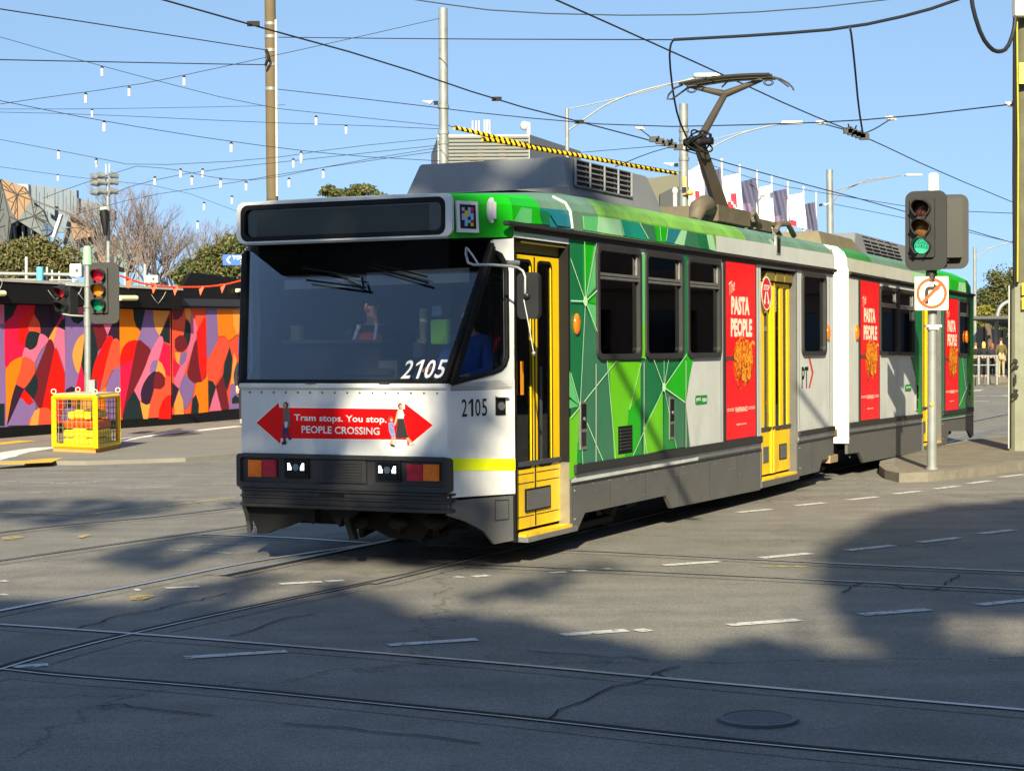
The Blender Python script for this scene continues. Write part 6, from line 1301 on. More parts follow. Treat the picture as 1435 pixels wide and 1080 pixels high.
mb=MB(); b_=AT(147,330,69.6); mb.tube([AT(148,330,69.6),AT(146,300,69.6),AT(145,293,69.6)],[.07,.19,.12],10,0); mb.tube([AT(145.5,294,69.6),AT(145,290,69.6)],.15,10,1); mb.build('folded_umbrella',[blk,mat('tip_mint',rgb(190,225,200),.6)],label='folded black cover with pale top strapped to the tall floodlight mast',cat='cover')
# right hand utility pole
up=G(1431,633,.1); YU=up.y; kk=YU/2500
ue=empty('utility_pole',(up.x,up.y,.1),'thick pale green concrete pole painted with 2 1 5 at the right edge','pole'); L0=ue.location
mb=MB(); top=rel(AT(1430,397,YU)); mb.tube([V(0,0,0),V(top.x,0,top.z)],[17.5*kk,15*kk],8,0,True,False); mb.build('pole_base',mat('pole_green_concrete',rgb(124,128,114),.85,var=.2,scale=2.5,streak=.4),ue)
mb=MB(); t2=rel(AT(1434,-60,YU)); mb.tube([V(top.x,0,top.z-.1),V(t2.x,0,t2.z)],[11*kk,9.5*kk],12); mb.build('pole',mat('pole_timber',rgb(92,92,74),.85,var=.3,scale=3,streak=.4),ue)
mb=MB(); mb.tube([rel(AT(1426,395,YU-.25)),rel(AT(1427,200,YU-.25)),rel(AT(1425,22,YU-.25))],.018,6); mb.build('yellow_conduit',mat('conduit_yellow',rgb(160,156,40),.5),ue)
mb=MB()
mb.tube([rel(AT(1416.2,628,YU-.16)),rel(AT(1416.8,398,YU-.16))],.012,6)
for dx,y1 in ((-10.5,22),(-8.5,60),(-6.5,150)): mb.tube([rel(AT(1432+dx,398,YU-.2)),rel(AT(1431+dx,250,YU-.22)),rel(AT(1432+dx,y1,YU-.2))],.026,6)
mb.tube([rel(AT(1413.6,628,YU-.1)),rel(AT(1414.2,400,YU-.1))],.014,6,1); mb.build('cable_run',[blk,whitep],ue)
mb=MB(); p=rel(AT(1432,8,YU-.3)); mb.box(p.x-.14,p.x+.2,p.y-.12,p.y+.1,p.z-.18,p.z+.4); mb.build('junction_box',mat('box_cream',rgb(244,236,206),.6),ue,bevel=.01)
mb=MB(); p=rel(AT(1432,103,YU-.3)); mb.box(p.x-.05,p.x+.12,p.y-.012,p.y,p.z-.17,p.z+.17); mb.build('number_plate',mat('plate_yellow',rgb(232,214,90),.5),ue)
for ch_,y_ in (('2',509),('1',531),('5',552)):
    mb=MB(); p=rel(AT(1423,y_,YU-.212)); lettering(mb,ch_,(p.x,p.y-.0,p.z),(1,-.06,0),(0,0,1),.155,0,bold=.05,width=.10 if ch_!='1' else .035);     mb.build('painted_digit',mat('paint_black_worn',rgb(24,26,22),.8,var=.2),ue,recalc=False)
for y_,n_ in ((405,'1'),(425,'2')):
    mb=MB(); p=rel(AT(1436,y_,YU-.25)); mb.box(p.x-.05,p.x+.12,p.y-.012,p.y,p.z-.1,p.z+.1); mb.build('tag',mat('plate_orange',rgb(235,180,40),.5),ue)
# ================================================================== WIRES
wm=mat('wire_dark',rgb(40,44,52),.6,.3,var=0)
def wire(label,pts,Y0,Y1,r,name='overhead_wire',cat='wire',m_=None,extra=None,sm=1,grp='overhead tram wires'):
    x0=pts[0][0];x1=pts[-1][0]; 
    if abs(x1-x0)<30: n=len(pts); P=[AT(x,y,Y0+(Y1-Y0)*i/(n-1)) for i,(x,y) in enumerate(pts)]
    else: P=[AT(x,y,1/((1/Y0)+(1/Y1-1/Y0)*(x-x0)/(x1-x0))) for x,y in pts]
    o=P[0]; mb=MB(); mb.tube([p-o for p in smooth(P,sm)],r,5)
    ob=mb.build(name,m_ or wm); ob.location=o; tag(ob,label,cat,grp)
    return ob,P
ob,P=wire('thick contact wire running from the top left down to the pole behind the pantograph',[(180,-14),(228,0),(355,36),(530,84),(700,142),(819,172.6),(926,201),(1050,238),(1240,288),(1435,345)],24,62,.014)
for x,y in ((355,35),(696,140),(812,172)):
    Y=1/((1/24)+(1/62-1/24)*(x-180)/(1435-180)); p=AT(x,y,Y)-ob.location; mb=MB(); mb.box(p.x-.09,p.x+.09,p.y-.03,p.y+.03,p.z-.02,p.z+.05); mb.build('wire_clamp',blk,ob)
wire('contact wire crossing above the pantograph bow towards the right edge',[(700,-34),(779.5,0),(1017,106.7),(1118,153.7),(1206,189),(1313,239.6),(1440,292)],18,52,.011)
wire('span wire tied between the brown pole and the steel poles',[(390,52.5),(621,55),(944,56)],58,40,.014)
wire('sagging top span wire high above the tram',[(560,-4),(600,3),(712,18),(926,23),(1109,15),(1260,-2)],40,40,.014)
wire('span wire from the brown pole to the right utility pole',[(387,125),(560,144.5),(700,162),(895,178.6),(1109,173.8),(1249,166),(1420,146)],58,29.5,.012)
wire('thin wire from the brown pole to the top left edge, upper of two',[(-30,9),(0,12.7),(338,65),(371,70)],42,58,.016)
wire('nearly level wire ending at the brown pole on the left',[(-30,83),(0,84),(301,90),(371,91)],48,58,.016)
wire('far thin wire low behind the flags on the right',[(985,228),(1080,258),(1163,272),(1300,294),(1420,299)],75,60,.012)
wire('lower far wire right of the grey pole',[(1163,285),(1290,310),(1420,340)],75,70,.012)
wire('thin stay wire from the roof area up to the contact wire joint',[(862,234),(905,216),(936,207)],50,55,.014)
wire('thin wire between the street lamps and the pole behind the pantograph',[(812,214),(930,204)],70,55,.012)
ob,P=wire('black feeder cable hung from the top right and wrapped on its carrier',[(944,56),(1078,48.8),(1191,39.6),(1290,18),(1350,-3)],27,24,.024)
ob,P=wire('drooping black cable from the feeder down to the wire joint at the pole',[(944,56),(939,64),(938,85),(943,130),(950,165),(962,192)],27,30,.017)
wire('second drooping black cable ending at the right wire joint',[(1191,39.6),(1193,48),(1198,95),(1203,150),(1209,187)],25,30,.017)
wire('thick cable loop hanging beside the right utility pole',[(1361,-8),(1364,15),(1376,52),(1390,70),(1400,73.5),(1412,68),(1421,45),(1423,25)],28,29,.036)
def joint(label,pts,Y,r):
    mb=MB(); o=AT(*pts[0],Y); 
    P=[AT(x,y,Y)-o for x,y in pts]; mb.tube(P,r,6)
    rnd=random.Random(int(pts[0][0]))
    for i in range(14):
        f=rnd.random(); p=P[0]*(1-f)+P[-1]*f; mb.tube([p,p+V(rnd.uniform(-.05,.05),rnd.uniform(-.2,.2),rnd.uniform(-.03,.12))],.014,5)
    for i in range(5): f=(i+.5)/5; p=P[0]*(1-f)+P[-1]*f; mb.box(p.x-.08,p.x+.08,p.y-.05,p.y+.05,p.z-.05,p.z+.05)
    q=mb.build('wire_joint',mat('joint_dark',rgb(52,54,56),.5,.4)); q.location=o; tag(q,label,'wire fitting','cast wire joints')
joint('black cast wire joint beside the pole behind the pantograph',[(912,194),(930,202),(955,208)],33,.022)
joint('black cast wire joint at the end of the right drooping cable',[(1186,182),(1200,187),(1214,193)],31,.022)
for i,(x,y,lb) in enumerate(((897,180,'pale insulator left of the joint behind the pantograph'),(1150,172,'pale insulator left of the right wire joint'),(1248,166,'pale insulator on the span wire right of the joint'),(1417,146,'pale ring insulator at the right utility pole'))):
    Y=(40,36,33,29.6)[i]; p=AT(x,y,Y); mb=MB(); mb.ball((0,0,0),.06,8,0,(1.4,1,.8)); mb.tube([(-.1,0,.02),(.1,0,-.02)],.02,6); q=mb.build('insulator',mat('insulator_pale',rgb(205,200,190),.4)); q.location=p; tag(q,lb,'insulator','wire insulators')
wire('short stay from the pale insulator to the joint behind the pantograph',[(897,181),(915,195)],40,33,.012); wire('short stay from the insulator to the right joint',[(1152,173),(1188,183)],36,31,.012); wire('short stay from the span wire insulator to the right joint',[(1248,167),(1228,180),(1212,187)],33,31,.012)
# festoon wires with white lanterns
FW=[([(-30,152),(0,145.5),(180.6,121),(257.5,106),(480,57),(621,25)],44,50,'lantern wire rising from the left edge to the grey steel pole',[(120,130),(181,121),(258,106)]),
([(-30,135),(13,144),(144,170),(324,199),(480,218),(621,226)],40,50,'lantern wire falling from the left edge towards the tram roof',[(146,169),(324,199),(422,212)]),
([(0,52),(144,93.6),(358,149),(480,162),(621,177)],46,50,'lantern wire from the upper left crossing behind the brown pole',[(143,93),(443,162)]),
([(-20,157),(120,160),(370,172),(480,175),(621,181)],60,50,'far level wire with few lanterns above the mural',[(129,153),(485,175)]),
([(-20,153),(129,153),(358,149),(400,147)],60,66,'faint far wire meeting the brown pole',[]),
([(-20,192),(0,195.6),(134,221),(191,233),(368,224),(480,207),(621,193)],50,50.2,'lantern wire sagging low left of the brown pole',[(82,210),(135,222),(411,222)]),
([(-20,231),(0,234),(124,251),(240,262),(340,299)],66,80,'faint lantern wire just above the angular building',[(81,244)]),
([(60,278),(107,260),(191,233)],50,56,'short wire branching down to the floodlight mast',[]),
([(150,275),(194,257),(284,239),(480,218),(621,203)],52,50,'lantern wire climbing right from the floodlight mast',[(217,247),(284,236),(422,216)]),
([(191,233),(244,237),(308,251),(368,253),(480,229),(621,206)],50,50.2,'lantern wire sagging deepest between bare tree and brown pole',[(253,236),(269,246),(309,250),(345,254),(405,249),(453,237)]),
([(107,300),(200,275),(310,259),(400,243),(520,225),(621,211)],60,50,'faint lantern wire above the evergreen tree',[(325,274),(286,283),(277,309)])]
lm=mat('lantern_white',rgb(190,196,200),.4,var=.05)
lproto=None; li=0
for pts,Y0,Y1,lb,lan in FW:
    ob,P=wire(lb,pts,Y0,Y1,.0085,'festoon_wire','wire',None,None,1,'festoon wires with lanterns')
    x0,x1=pts[0][0],pts[-1][0]
    for x,y in lan:
        Y=1/((1/Y0)+(1/Y1-1/Y0)*(x-x0)/(x1-x0)); p=AT(x,y,Y); s_=1.0
        if lproto is None:
            e=empty('lantern',p,'x','lantern','white lanterns on the festoon wires')
            mb=MB(); mb.tube([(0,0,-.05),(0,0,-.26)],.040,10); mb.build('glass_shade',lm,e); mb=MB(); mb.tube([(0,0,0),(0,0,-.05)],[.02,.05],8); mb.build('cap',blk,e); lproto=e
        else: e=copy_tree(lproto,loc=p)
        e['label']='white lantern hanging on a festoon wire left of the tram roof'; li+=1
# hazard striped sleeves on the span wires over the roof
def tape(label,pts,Y0,Y1,r):
    x0=pts[0][0];x1=pts[-1][0]; P=[AT(x,y,Y0+(Y1-Y0)*(x-x0)/(x1-x0)) for x,y in pts]; P=smooth(P,2); o=P[0]
    # resample
    Ls=[0]
    for a,b in zip(P[:-1],P[1:]): Ls.append(Ls[-1]+(b-a).length)
    def at(s):
        for i in range(len(P)-1):
            if Ls[i+1]>=s or i==len(P)-2: f=(s-Ls[i])/(Ls[i+1]-Ls[i]); return P[i]*(1-f)+P[i+1]*f
    mb=MB(); n=int(Ls[-1]/.035); m_=10; vs=[]
    for i in range(n+1):
        p=at(Ls[-1]*i/n)-o; t=(P[-1]-P[0]).normalized(); a=t.cross(V(0,0,1)).normalized(); b=t.cross(a)
        for j in range(m_): q=2*math.pi*j/m_+i*1.15; vs.append(p+(a*math.cos(q)+b*math.sin(q))*r)
    for i in range(n):
        for j in range(m_):
            mb.f.append([i*m_+j,i*m_+(j+1)%m_,(i+1)*m_+(j+1)%m_,(i+1)*m_+j]); mb.m.append(0 if j<5 else 1); mb.sm.append(True)
    mb.v=vs; ob=mb.build('hazard_sleeve',[mat('sleeve_yellow',rgb(250,200,20),.5,var=.05),blk]); ob.location=o; tag(ob,label,'cable sleeve','yellow and black cable sleeves'); return ob
tape('upper yellow and black striped sleeve from the steel pole over the tram roof',[(637,179),(672,187),(760,209),(820,219),(880,232),(948,243)],50,55,.06)
tape('lower yellow and black striped sleeve ending in a black cap above the roof unit',[(676,195),(700,198),(760,210),(800,216),(850,226)],49,52,.062)
wire('stay wire supporting the upper striped sleeve',[(628,176),(637,179),(760,206),(948,241),(958,243)],50,55,.012)
# stays behind and above the camera whose shadows fall across the tram's side
for lb,qa,qb in (('stay wire high above the camera whose shadow crosses the green side panels',(858,500),(975,725)),('stay wire high above the camera whose shadow crosses the white rear panel',(1120,548),(1176,622))):
    a=on_plane(qa[0],qa[1],P0,-L_)-SUN*15; b=on_plane(qb[0],qb[1],P0,-L_)-SUN*15; mb=MB(); d=b-a; a2=a-d*.02; mb.tube([V(0,0,0),(b+d*.02)-a2],.05,6); ob=mb.build('stay_wire',wm); ob.location=a2; tag(ob,lb,'wire','stay wires above the camera')
# ================================================================== FLAGS
fw=mat('flag_white',rgb(236,232,236),.8,var=.05); fn_=mat('flag_navy',rgb(78,80,108),.8,var=.1); fr=mat('flag_red',rgb(236,40,66),.8,var=.06); fpk=mat('flag_purple',rgb(120,104,136),.8,var=.2,scale=3)
c8=lambda x,y:(940+x/5.979,200+y/5.979)
flg=[([(235,190),(275,330),(285,480),(252,615)],[(145,240),(148,350),(150,460),(150,560)],(238,170),0),([(418,212),(430,340),(436,450),(430,560)],[(345,240),(300,350),(285,460),(285,580)],(427,145),1),([(570,258),(588,380),(598,470),(605,570)],[(437,285),(437,380),(442,470),(452,560)],(578,195),0),([(712,295),(728,400),(738,500),(742,600)],[(592,325),(596,400),(600,480),(612,565)],(722,242),1),([(838,355),(852,460),(862,560),(872,672)],[(732,378),(735,470),(738,560),(742,665)],(845,290),2),([(972,385),(982,470),(990,570),(1000,680)],[(858,408),(862,500),(866,590),(874,700)],(980,335),1),([(1108,422),(1120,500),(1132,610),(1142,725)],[(990,440),(993,520),(996,600),(1002,690)],(1112,378),2),([(1208,497),(1218,600),(1232,700),(1232,805)],[(1122,515),(1128,600),(1134,700),(1142,790)],(1218,420),1)]
fl_lab=['white flag with a red figure, leftmost and beside the steel pole','dark navy flag half hidden by the pantograph arm','white flag with a large red figure right of the pantograph arm','navy flag with a purple foot, fourth in the row','plain white flag in the middle of the right-hand row','navy flag with a purple foot, third from the right end','white flag with a faint red foot, second from the right end','narrow navy flag at the right end of the row']
for i,(Rr_,Ll,tp,kind) in enumerate(flg):
    Y=66+i*2.2; px,py=c8(*tp); top=AT(px,py,Y); e=empty('flag',(top.x,Y,0),fl_lab[i],'flag','flags in a row behind the tram'); b0=e.location
    mb=MB(); mb.tube([V(0,0,0),V(0,0,top.z)],[.07,.045],8); mb.ball((0,0,top.z),.07,8); mb.build('flagpole',whitep,e)
    nu,nv=10,12; vs=[]; 
    def ev(L,f): g=f*(len(L)-1); k=min(int(g),len(L)-2); h=g-k; return (L[k][0]*(1-h)+L[k+1][0]*h,L[k][1]*(1-h)+L[k+1][1]*h)
    for a in range(nv+1):
        r_=ev(Rr_,a/nv); l_=ev(Ll,a/nv)
        for b in range(nu+1):
            f=b/nu; x=r_[0]*(1-f)+l_[0]*f; y=r_[1]*(1-f)+l_[1]*f; vs.append(AT(*c8(x,y),Y-.05+.16*math.sin(f*9+i+a*.25)*min(1,f*3))-b0)
    mb=MB(); mb.add(vs,[[a*(nu+1)+b,a*(nu+1)+b+1,(a+1)*(nu+1)+b+1,(a+1)*(nu+1)+b] for a in range(nv) for b in range(nu)],0,True)
    fl_=mb.build('cloth',[fn_ if kind==1 else fw],e,recalc=False); fl_.data.materials.append(fr); fl_.data.materials.append(fpk)
    for pi,p in enumerate(fl_.data.polygons):
        a,b=divmod(pi,nu)
        if kind==0 and a>=6 and 3<=b<=(7 if a>8 else 5) and (a+b)%7!=0: p.material_index=1
        if kind==1 and a>=9 and b+a>13: p.material_index=2
        if kind==2 and i==6 and a>=10 and b>5: p.material_index=1
# ================================================================== BACKGROUND BUILDINGS
gA=mat('zinc_grey',rgb(94,102,106),.7,.0,var=.12,scale=.5); gB=mat('zinc_dark',rgb(74,80,86),.7,.0,var=.12,scale=.5); tan=mat('sandstone_tan',rgb(138,112,88),.8,var=.12,scale=.7); blg=mat('panel_blue_grey',rgb(106,120,135),.7,.0,var=.08,scale=.4); blg2=mat('panel_blue_dark',rgb(74,84,96),.7,.0,var=.08,scale=.4); gg=mat('glass_green_grey',rgb(88,106,102),.5,.0,var=.12,scale=.6); seam=mat('seam_dark',rgb(54,58,60),.7)
c1_=lambda x,y:(x/3.986,220+y/3.986)
fb=empty('angular_building',AT(60,490,100)*1.0,'angular building clad in grey and tan triangular panels on the far left','building'); fb.location.z=0; b0=fb.location
def facet(pts,Y,m_,hub=None,n=1,th=.5,dy=0):
    P=[AT(*c1_(x,y),Y+dy*i) for i,(x,y) in enumerate(pts)]; P=[AT(*c1_(x,y),Y) for x,y in pts]; mb=MB(); mb.solid([p-b0 for p in P],(0,th,0),0)
    if hub:
        h=AT(*c1_(*hub),Y-.03)-b0
        for i,(x,y) in enumerate(pts):
            a=AT(*c1_(x,y),Y-.03)-b0; mb.tube([h,a],.02,4,1); x2,y2=pts[(i+1)%len(pts)]
            if n>1: mid=AT(*c1_((x+x2)/2,(y+y2)/2),Y-.03)-b0; mb.tube([h,mid],.013,4,1); m2=AT(*c1_((x+hub[0])/2,(y+hub[1])/2),Y-.03)-b0; mb.tube([mid,m2],.011,4,1)
    mb.build('facade_facet',[m_,seam],fb)
facet([(-60,120),(0,125),(15,200),(60,370),(50,700),(-60,700)],97,gB,(-20,400),2)
facet([(5,122),(130,165),(175,240),(98,355),(60,300),(20,180)],95.5,tan,(95,210),2)
facet([(10,150),(98,355),(60,375),(50,470),(40,500)],96,gB,(50,330),1)
facet([(98,355),(175,240),(240,300),(262,360),(300,410),(245,445),(105,358)],95,gA,(190,330),2)
facet([(90,150),(158,152),(160,260),(130,165)],98.5,mat('panel_pale',rgb(140,146,152),.5,var=.05))
facet([(158,152),(428,185),(430,420),(300,420),(180,245)],99,blg)
for x in (200,245,305,350,392): facet([(x,158+(x-158)*.12),(x+2,158+(x-158)*.12),(x+2,300),(x,300)],98.4,blg2,th=.08)
facet([(255,235),(305,240),(305,330),(262,300)],98.3,mat('panel_light',rgb(112,122,132),.7,.0,var=.06),th=.1)
facet([(430,228),(440,230),(440,312),(430,312)],98.2,gB); facet([(440,232),(545,246),(640,300),(640,350),(505,350),(440,312)],99.5,blg)
facet([(45,365),(105,358),(240,430),(235,520),(50,520)],97.5,blk2);  # recess shade painted as a flat black slab behind the columns
for x,w_ in ((72,9),(120,6),(170,5)): facet([(x,380),(x+w_,380),(x+w_+6,470),(x+6,470)],97,gA,th=.4)
facet([(180,236),(500,355),(500,366),(178,246)],94.6,gB,th=.4); facet([(330,320),(345,322),(302,450),(288,446)],94.4,mat('column_white',rgb(196,204,204),.5),th=.4)
facet([(245,372),(262,370),(298,412),(262,440),(232,412)],94.5,mat('glass_blue',rgb(70,90,118),.2,.2),(262,405),1)
facet([(385,320),(345,480),(420,560),(620,640),(735,645),(745,500),(690,470),(640,440),(560,390),(515,375)],96,gA,(560,480),2)
facet([(390,318),(515,375),(522,440),(410,466)],95.3,tan,(455,400),2); facet([(535,525),(590,520),(592,590),(565,592)],95.2,tan,(570,560),1); facet([(520,540),(535,528),(562,592),(548,592)],95.1,blk2)
facet([(625,450),(690,470),(745,510),(740,640),(640,600)],95.4,gg,(690,540),2)
mb=MB(); a=AT(-40,490,101)-b0; b=AT(186,490,101)-b0; mb.box(a.x,b.x,a.y,a.y+14,0,4.2); mb.build('wall',gB,fb)
# industrial building behind the roof unit
c7=lambda x,y:(590+x/3.878,150+y/3.878)
ib=empty('pale_building',(AT(650,490,180).x,180,0),'pale flat-topped building with louvred upper storey behind the roof unit','building'); b0=ib.location
def zt(x,y,Y): return AT(x,y,Y)-b0
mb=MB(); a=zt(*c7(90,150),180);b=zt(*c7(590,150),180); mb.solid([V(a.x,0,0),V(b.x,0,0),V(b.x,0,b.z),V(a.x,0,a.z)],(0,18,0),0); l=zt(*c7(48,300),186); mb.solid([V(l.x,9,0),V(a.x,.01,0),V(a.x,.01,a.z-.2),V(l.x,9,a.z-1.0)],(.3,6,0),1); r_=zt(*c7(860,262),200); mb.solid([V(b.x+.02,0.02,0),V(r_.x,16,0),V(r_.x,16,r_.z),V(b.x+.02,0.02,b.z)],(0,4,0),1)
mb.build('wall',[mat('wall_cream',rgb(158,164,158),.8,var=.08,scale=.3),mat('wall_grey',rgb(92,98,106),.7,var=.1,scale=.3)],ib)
mb=MB()
for i in range(13): z=b.z-.25-i*.36; mb.box(a.x+.4,b.x-.1,-.25,0,z-.12,z+.06)
mb.build('louvre_bank',mat('louvre_grey',rgb(104,108,106),.6,var=.1),ib)
for x0,x1,y0 in ((225,265,255),(305,345,228),(420,460,205)):
    p=zt(*c7(x0,y0),180);q=zt(*c7(x1,y0),180); mb=MB(); mb.box(p.x,q.x,-.12,0,p.z-5,p.z); mb.build('window',mat('window_brown',rgb(92,80,66),.4),ib)
for x0 in (280,300,315,345,358,372): p=zt(*c7(x0,75 if x0<340 else 70),182);mb=MB(); mb.tube([V(p.x,2,b.z),V(p.x,2,p.z)],.12,5); mb.build('roof_mast',whitep,ib)
p=zt(*c7(585,78),180); mb=MB(); mb.tube([V(p.x,1,b.z-1),V(p.x,1,p.z)],.22,6); mb.ball((p.x-.4,1,b.z+1),.5,8); mb.build('roof_mast',whitep,ib)
kb=empty('stepped_building',(AT(925,490,150).x,150,0),'drab khaki stepped building behind the rear end of the roof unit','building'); b0=kb.location
mb=MB(); P=[AT(x,y,150)-b0 for x,y in ((898,250),(916,249),(953,244),(985,240))]; mb.solid([V(P[0].x,0,0),V(P[-1].x,0,0),P[3],P[2],P[1],P[0]],(0,15,0)); mb.build('wall',mat('wall_khaki',rgb(96,98,84),.8,var=.12,scale=.3),kb)
mb=MB(); P=[AT(x,y,149)-b0 for x,y in ((925,272),(945,262),(962,262),(962,300),(925,300))]; mb.solid([p+V(0,0,0) for p in P],(0,.9,0)); mb.build('lower_wing',mat('wall_dark',rgb(62,66,68),.8,var=.12,scale=.3),kb)
# ================================================================== BACKGROUND TREES
olive=leafmat('leaves_olive',[g_(.09,.10,.03),g_(.14,.14,.045),g_(.19,.15,.06),g_(.07,.085,.028)]); green=leafmat('leaves_green',[g_(.08,.11,.03),g_(.13,.14,.045),g_(.17,.14,.05),g_(.05,.075,.025)]); gold=leafmat('leaves_gold',[g_(.30,.20,.04),g_(.22,.22,.03),g_(.12,.20,.02)])
def tree(label,px,py,Y,clumps_px,n,size,m_,seed,grp='trees beyond the hoarding and shelter',name='leafy_tree'):
    b=AT(px,py,Y); e=empty(name,(b.x,Y,0),label,'tree',grp); k=Y/2500
    cl=[]
    for (x,y,rx,ry) in clumps_px: p=AT(x,y,Y); cl.append(((p.x,p.y,p.z),(rx*k,rx*k*.9,ry*k)))
    crown('crown',cl,n,size,m_,e,seed)
    trunk(e,(b.x,Y,0),(b.x,Y,max(1.5,cl[0][0][2]-cl[0][1][2]*.6)),.22,[c[0] for c in cl[:5]])
    return e
tree('low olive green shrub tree above the left hoarding below the angular building',45,365,62,[(20,365,32,26),(55,360,34,26),(90,368,24,20),(-15,368,30,28),(70,378,30,14),(30,385,40,12)],19000,.07,olive,3)
tree('evergreen tree with olive crown rising between the bare tree and the tram sign',320,370,72,[(322,352,26,20),(300,362,26,16),(275,378,26,16),(255,388,18,12),(345,345,18,22),(335,378,28,16),(300,385,25,12),(375,360,25,26)],18000,.075,green,4)
tree('distant rounded tree top just above the destination sign',490,265,120,[(462,268,15,7),(508,267,18,8),(485,275,24,8),(530,280,20,8)],6000,.11,green,5)
tree('tall green tree behind the waiting people on the right',1408,440,120,[(1408,400,26,26),(1395,430,26,24),(1425,430,25,40),(1380,425,16,20),(1400,460,30,20),(1372,445,12,22)],19000,.10,green,6)
tree('small golden bush in front of the tall tree above the shelter roof',1384,448,105,[(1380,436,10,8),(1392,448,12,7),(1376,452,8,6)],2000,.10,gold,7,name='golden_bush')
tree('bushy tree beyond the right edge past the shelter, nearer of two',1530,430,125,[(1530,420,40,34),(1500,440,30,26),(1565,440,30,30)],9000,.12,green,16)
tree('bushy tree beyond the right edge past the shelter, farther of two',1680,430,140,[(1680,425,48,34),(1640,445,34,26),(1730,440,40,30)],9000,.14,olive,17)
def bare(label,px,Y,htop,seed,spread=.5,mm=None,levels=7):
    rnd=random.Random(seed); b=AT(px,494,Y); e=empty('bare_tree',(b.x,Y,0),label,'tree','bare winter trees'); mb=MB()
    top=AT(px,htop,Y).z
    def br(p,d,ln,r,lv):
        q=p+d*ln; mid=(p+q)/2+V(rnd.uniform(-1,1),rnd.uniform(-1,1),0)*ln*.06
        mb.tube([p,mid,q],[r,r*.85,r*.7],5 if r>.03 else 3,0,False)
        if lv<=0 : return
        for k in range(3 if lv>2 and rnd.random()<.55 else 2):
            nd=(d+V(rnd.uniform(-1,1),rnd.uniform(-1,1),rnd.uniform(-.25,.65))*spread).normalized(); br(q,nd,ln*rnd.uniform(.68,.86),r*.66,lv-1)
    br(V(0,0,0),V(0,0,1),top*.24,.16,levels)
    z=max(v[2] for v in mb.v); s=top/z; mb.v=[(v[0]*s,v[1]*s,v[2]*s) for v in mb.v]
    mb.build('branches',mm or barkpale,e); return e
bare('large bare branching tree right of the floodlight mast',182,78,246,21,.42,None,8)
bare('bare tree in the middle of the leafless group',232,80,268,22,.42,None,8)
bare('lower bare tree near the evergreen',268,84,296,23,.45)
bare('slim bare tree half behind the floodlight mast',150,88,262,24,.4)
# ================================================================== RIGHT: TRAM STOP
pl=MB(); P=[G(1364,541),G(1400,536),G(1460,531),G(1500,520),G(1364,520)]; pl.solid([V(p.x,p.y,0) for p in P],(0,0,.37)); pl.build('platform',mat('platform_concrete',(.30,.27,.22,1),.85,var=.2),kind='structure')
sh=empty('tram_shelter',(AT(1400,500,105).x,100,.0),'long dark flat-roofed shelter behind the waiting people','shelter'); b0=sh.location
mb=MB(); a=AT(1355,447,88)-b0; b=AT(1440,465,118)-b0; mb.solid([a,b,b+V(8,0,0),a+V(8,0,0)],(0,0,.14)); mb.build('roof',mat('shelter_roof',rgb(70,74,78),.6),sh)
mb=MB(); a=AT(1350,500,112)-b0; b=AT(1450,500,124)-b0; mb.solid([V(a.x,a.y,0),V(b.x,b.y,0),V(b.x,b.y,2.9),V(a.x,a.y,3.1)],(0,.3,0)); mb.build('back_wall',mat('shelter_dark',rgb(26,28,32),.7),sh)
for x,Y in ((1379,95),(1404,105)): p=AT(x,500,Y)-b0; mb=MB(); mb.tube([V(p.x,p.y,.3),V(p.x,p.y,2.9)],.06,8); mb.build('post',dgry,sh)
re_=empty('platform_railing',(AT(1372,500,84).x,84,.37),'grey metal guard railing in front of the waiting people','railing'); b0=re_.location
for x in (1371.5,1384.5,1397): p=AT(x,500,84)-b0; mb=MB(); mb.tube([V(p.x,0,-.3),V(p.x,0,1.05)],.07,8); mb.build('post',galv,re_)
mb=MB()
for z in (1.05,.62): p=AT(1361,500,84)-b0;q=AT(1398,500,84)-b0; mb.tube([V(p.x,0,z),V(q.x,0,z)],.03 if z<1 else .045,6)
mb.build('rails',galv,re_)
ap=empty('curved_pole',(AT(1390.5,500,92).x,92,0),'pale curved pole arching over the shelter roof by the green tree','pole'); b0=ap.location
mb=MB(); P=[AT(x,y,92)-b0 for x,y in ((1396.5,470),(1396.8,452),(1398,438),(1403,428),(1412,422.5),(1425,421))]; P[0].z=0; mb.tube([P[0]]+smooth(P[1:],2),.11,8); mb.build('pole',galv,ap)
pf=AT
def stand(px,py_,Y,label,**k): p=AT(px,py_,Y); return person((p.x,Y,.37),label,**k)
stand(1367,500,87,'person in black partly hidden by the tram tail, waiting at the stop',h=1.65,rz=R(150),top='black',legs='black',hair='grey',group='people waiting at the tram stop')
stand(1378.5,500,86.5,'person with long blonde hair and black top waiting behind the railing',h=1.68,rz=R(170),top='black',legs='black',hair='blond',longhair=True,group='people waiting at the tram stop')
stand(1390.5,500,88,'person with reddish blond hair and dark jacket between two others',h=1.62,rz=R(190),top='navy',legs='dark',hair='rust',longhair=True,group='people waiting at the tram stop')
stand(1403,500,86,'tall person in olive jumper and khaki trousers seen from behind',h=1.86,rz=R(180),top='olive',legs='khaki',hair='brown',group='people waiting at the tram stop')
# person on the left behind the tram's corner
p=AT(343.5,500,43.5); person((p.x,43.5,0.07),'person in dark navy jacket at the mural beside the tram front corner',h=1.78,rz=R(20),top='navy',legs='dark',hair='black')
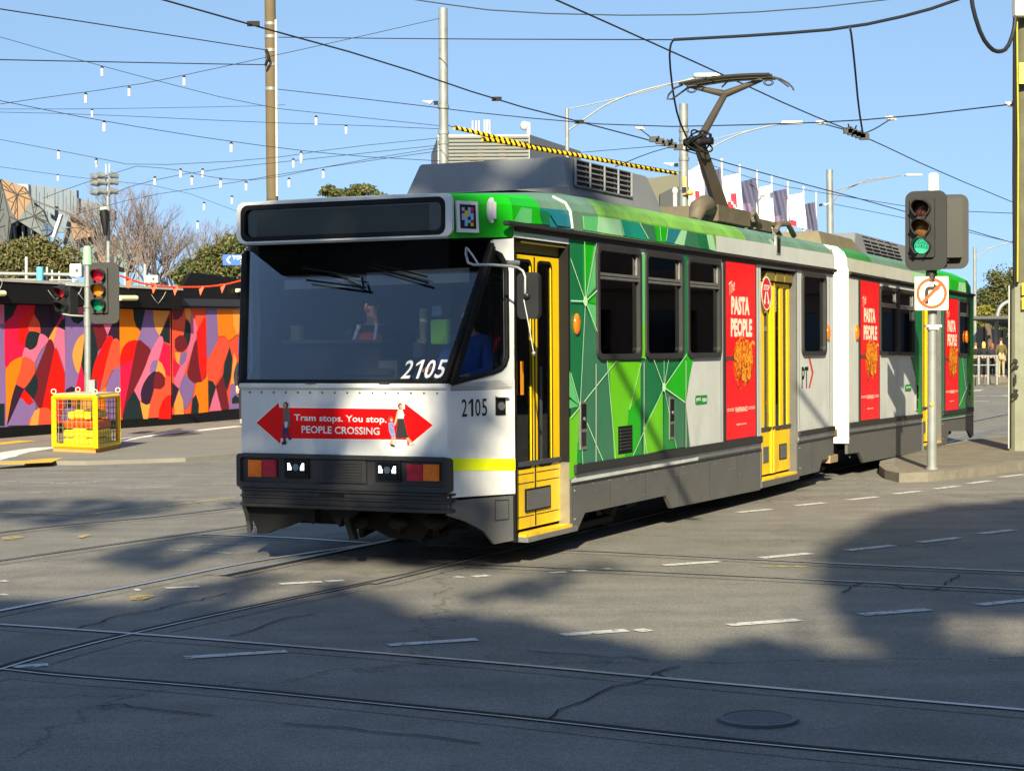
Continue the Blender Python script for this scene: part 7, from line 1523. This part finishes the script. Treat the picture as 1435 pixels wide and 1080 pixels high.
# people inside the tram
zf=.88
def inside(s,t,label,z=zf,**k): q=P0+A_*s+L_*t; return person((q.x,q.y,z),label,rz=R(-25)+k.pop('turn',0),**k)
inside(-.75,1.62,'tram driver seated behind the windscreen in an orange safety vest with white stripes',z=1.06,top='black',legs='dark',hair='black',sit=True,vest=True,h=1.75)
inside(-.80,.62,'seated person in a blue top behind the cab side window',z=1.0,top='blue',legs='black',hair='brown',sit=True,armL='fwd',h=1.7)
pg_='passengers inside the tram'
inside(.1,.55,'passenger in a red jacket standing behind the front door glass',top='red',legs='dark',hair='brown',h=1.7,group=pg_)
for i,(s,t,tp,hr,lb) in enumerate(((1.3,.5,'grey','brown','seated passenger in grey at the first side window'),(1.35,.95,'navy','blond','fair-haired passenger on the aisle seat at the first side window'),(2.2,.5,'olive','rust','seated passenger in olive at the second side window'),(3.0,.9,'black','black','dark-haired passenger at the third side window'),(8.2,.5,'navy','brown','seated passenger at the rear window of the front car'),(12.2,.6,'white','brown','seated passenger in white in the rear car'),(13.1,.6,'green','black','seated passenger in green in the rear car'))):
    inside(s-.15,t,lb,top=tp,legs='dark',hair=hr,sit=True,group=pg_)
# ================================================================== TOUR SIGN
p=AT(336,364,48); te=empty('direction_sign',(AT(356,364,48.2).x,48.2,0),'blue direction sign reading TOUR BUS 200 m on a pole beside the tram sign','sign'); b0=te.location; k_=48/2500
mb=MB(); mb.tube([V(0,0,0),V(0,0,p.z+.8)],.05,8); mb.build('pole',galv,te)
mb=MB(); c=p-b0; mb.solid([(c.x-24*k_,c.y,c.z-7.5*k_),(c.x+26*k_,c.y,c.z-7.5*k_),(c.x+26*k_,c.y,c.z+7.5*k_),(c.x-24*k_,c.y,c.z+7.5*k_)],(0,.04,0),0)
lettering(mb,'TOUR BUS',(c.x+8*k_,c.y-.006,c.z+3*k_),(1,0,0),(0,0,1),5.2*k_,1,bold=.03,width=36*k_); lettering(mb,'200 m',(c.x+12*k_,c.y-.006,c.z-3.6*k_),(1,0,0),(0,0,1),5*k_,1,bold=.03,width=22*k_)
mb.poly([(c.x-(15+a)*k_,c.y-.006,c.z+b*k_) for a,b in ((0,5),(-2.5,5),(1.5,0),(-2.5,-5),(0,-5),(4,0))],1)
mb.build('sign_board',[mat('sign_blue',rgb(20,90,180),.5,var=.05),lett],te,recalc=False)
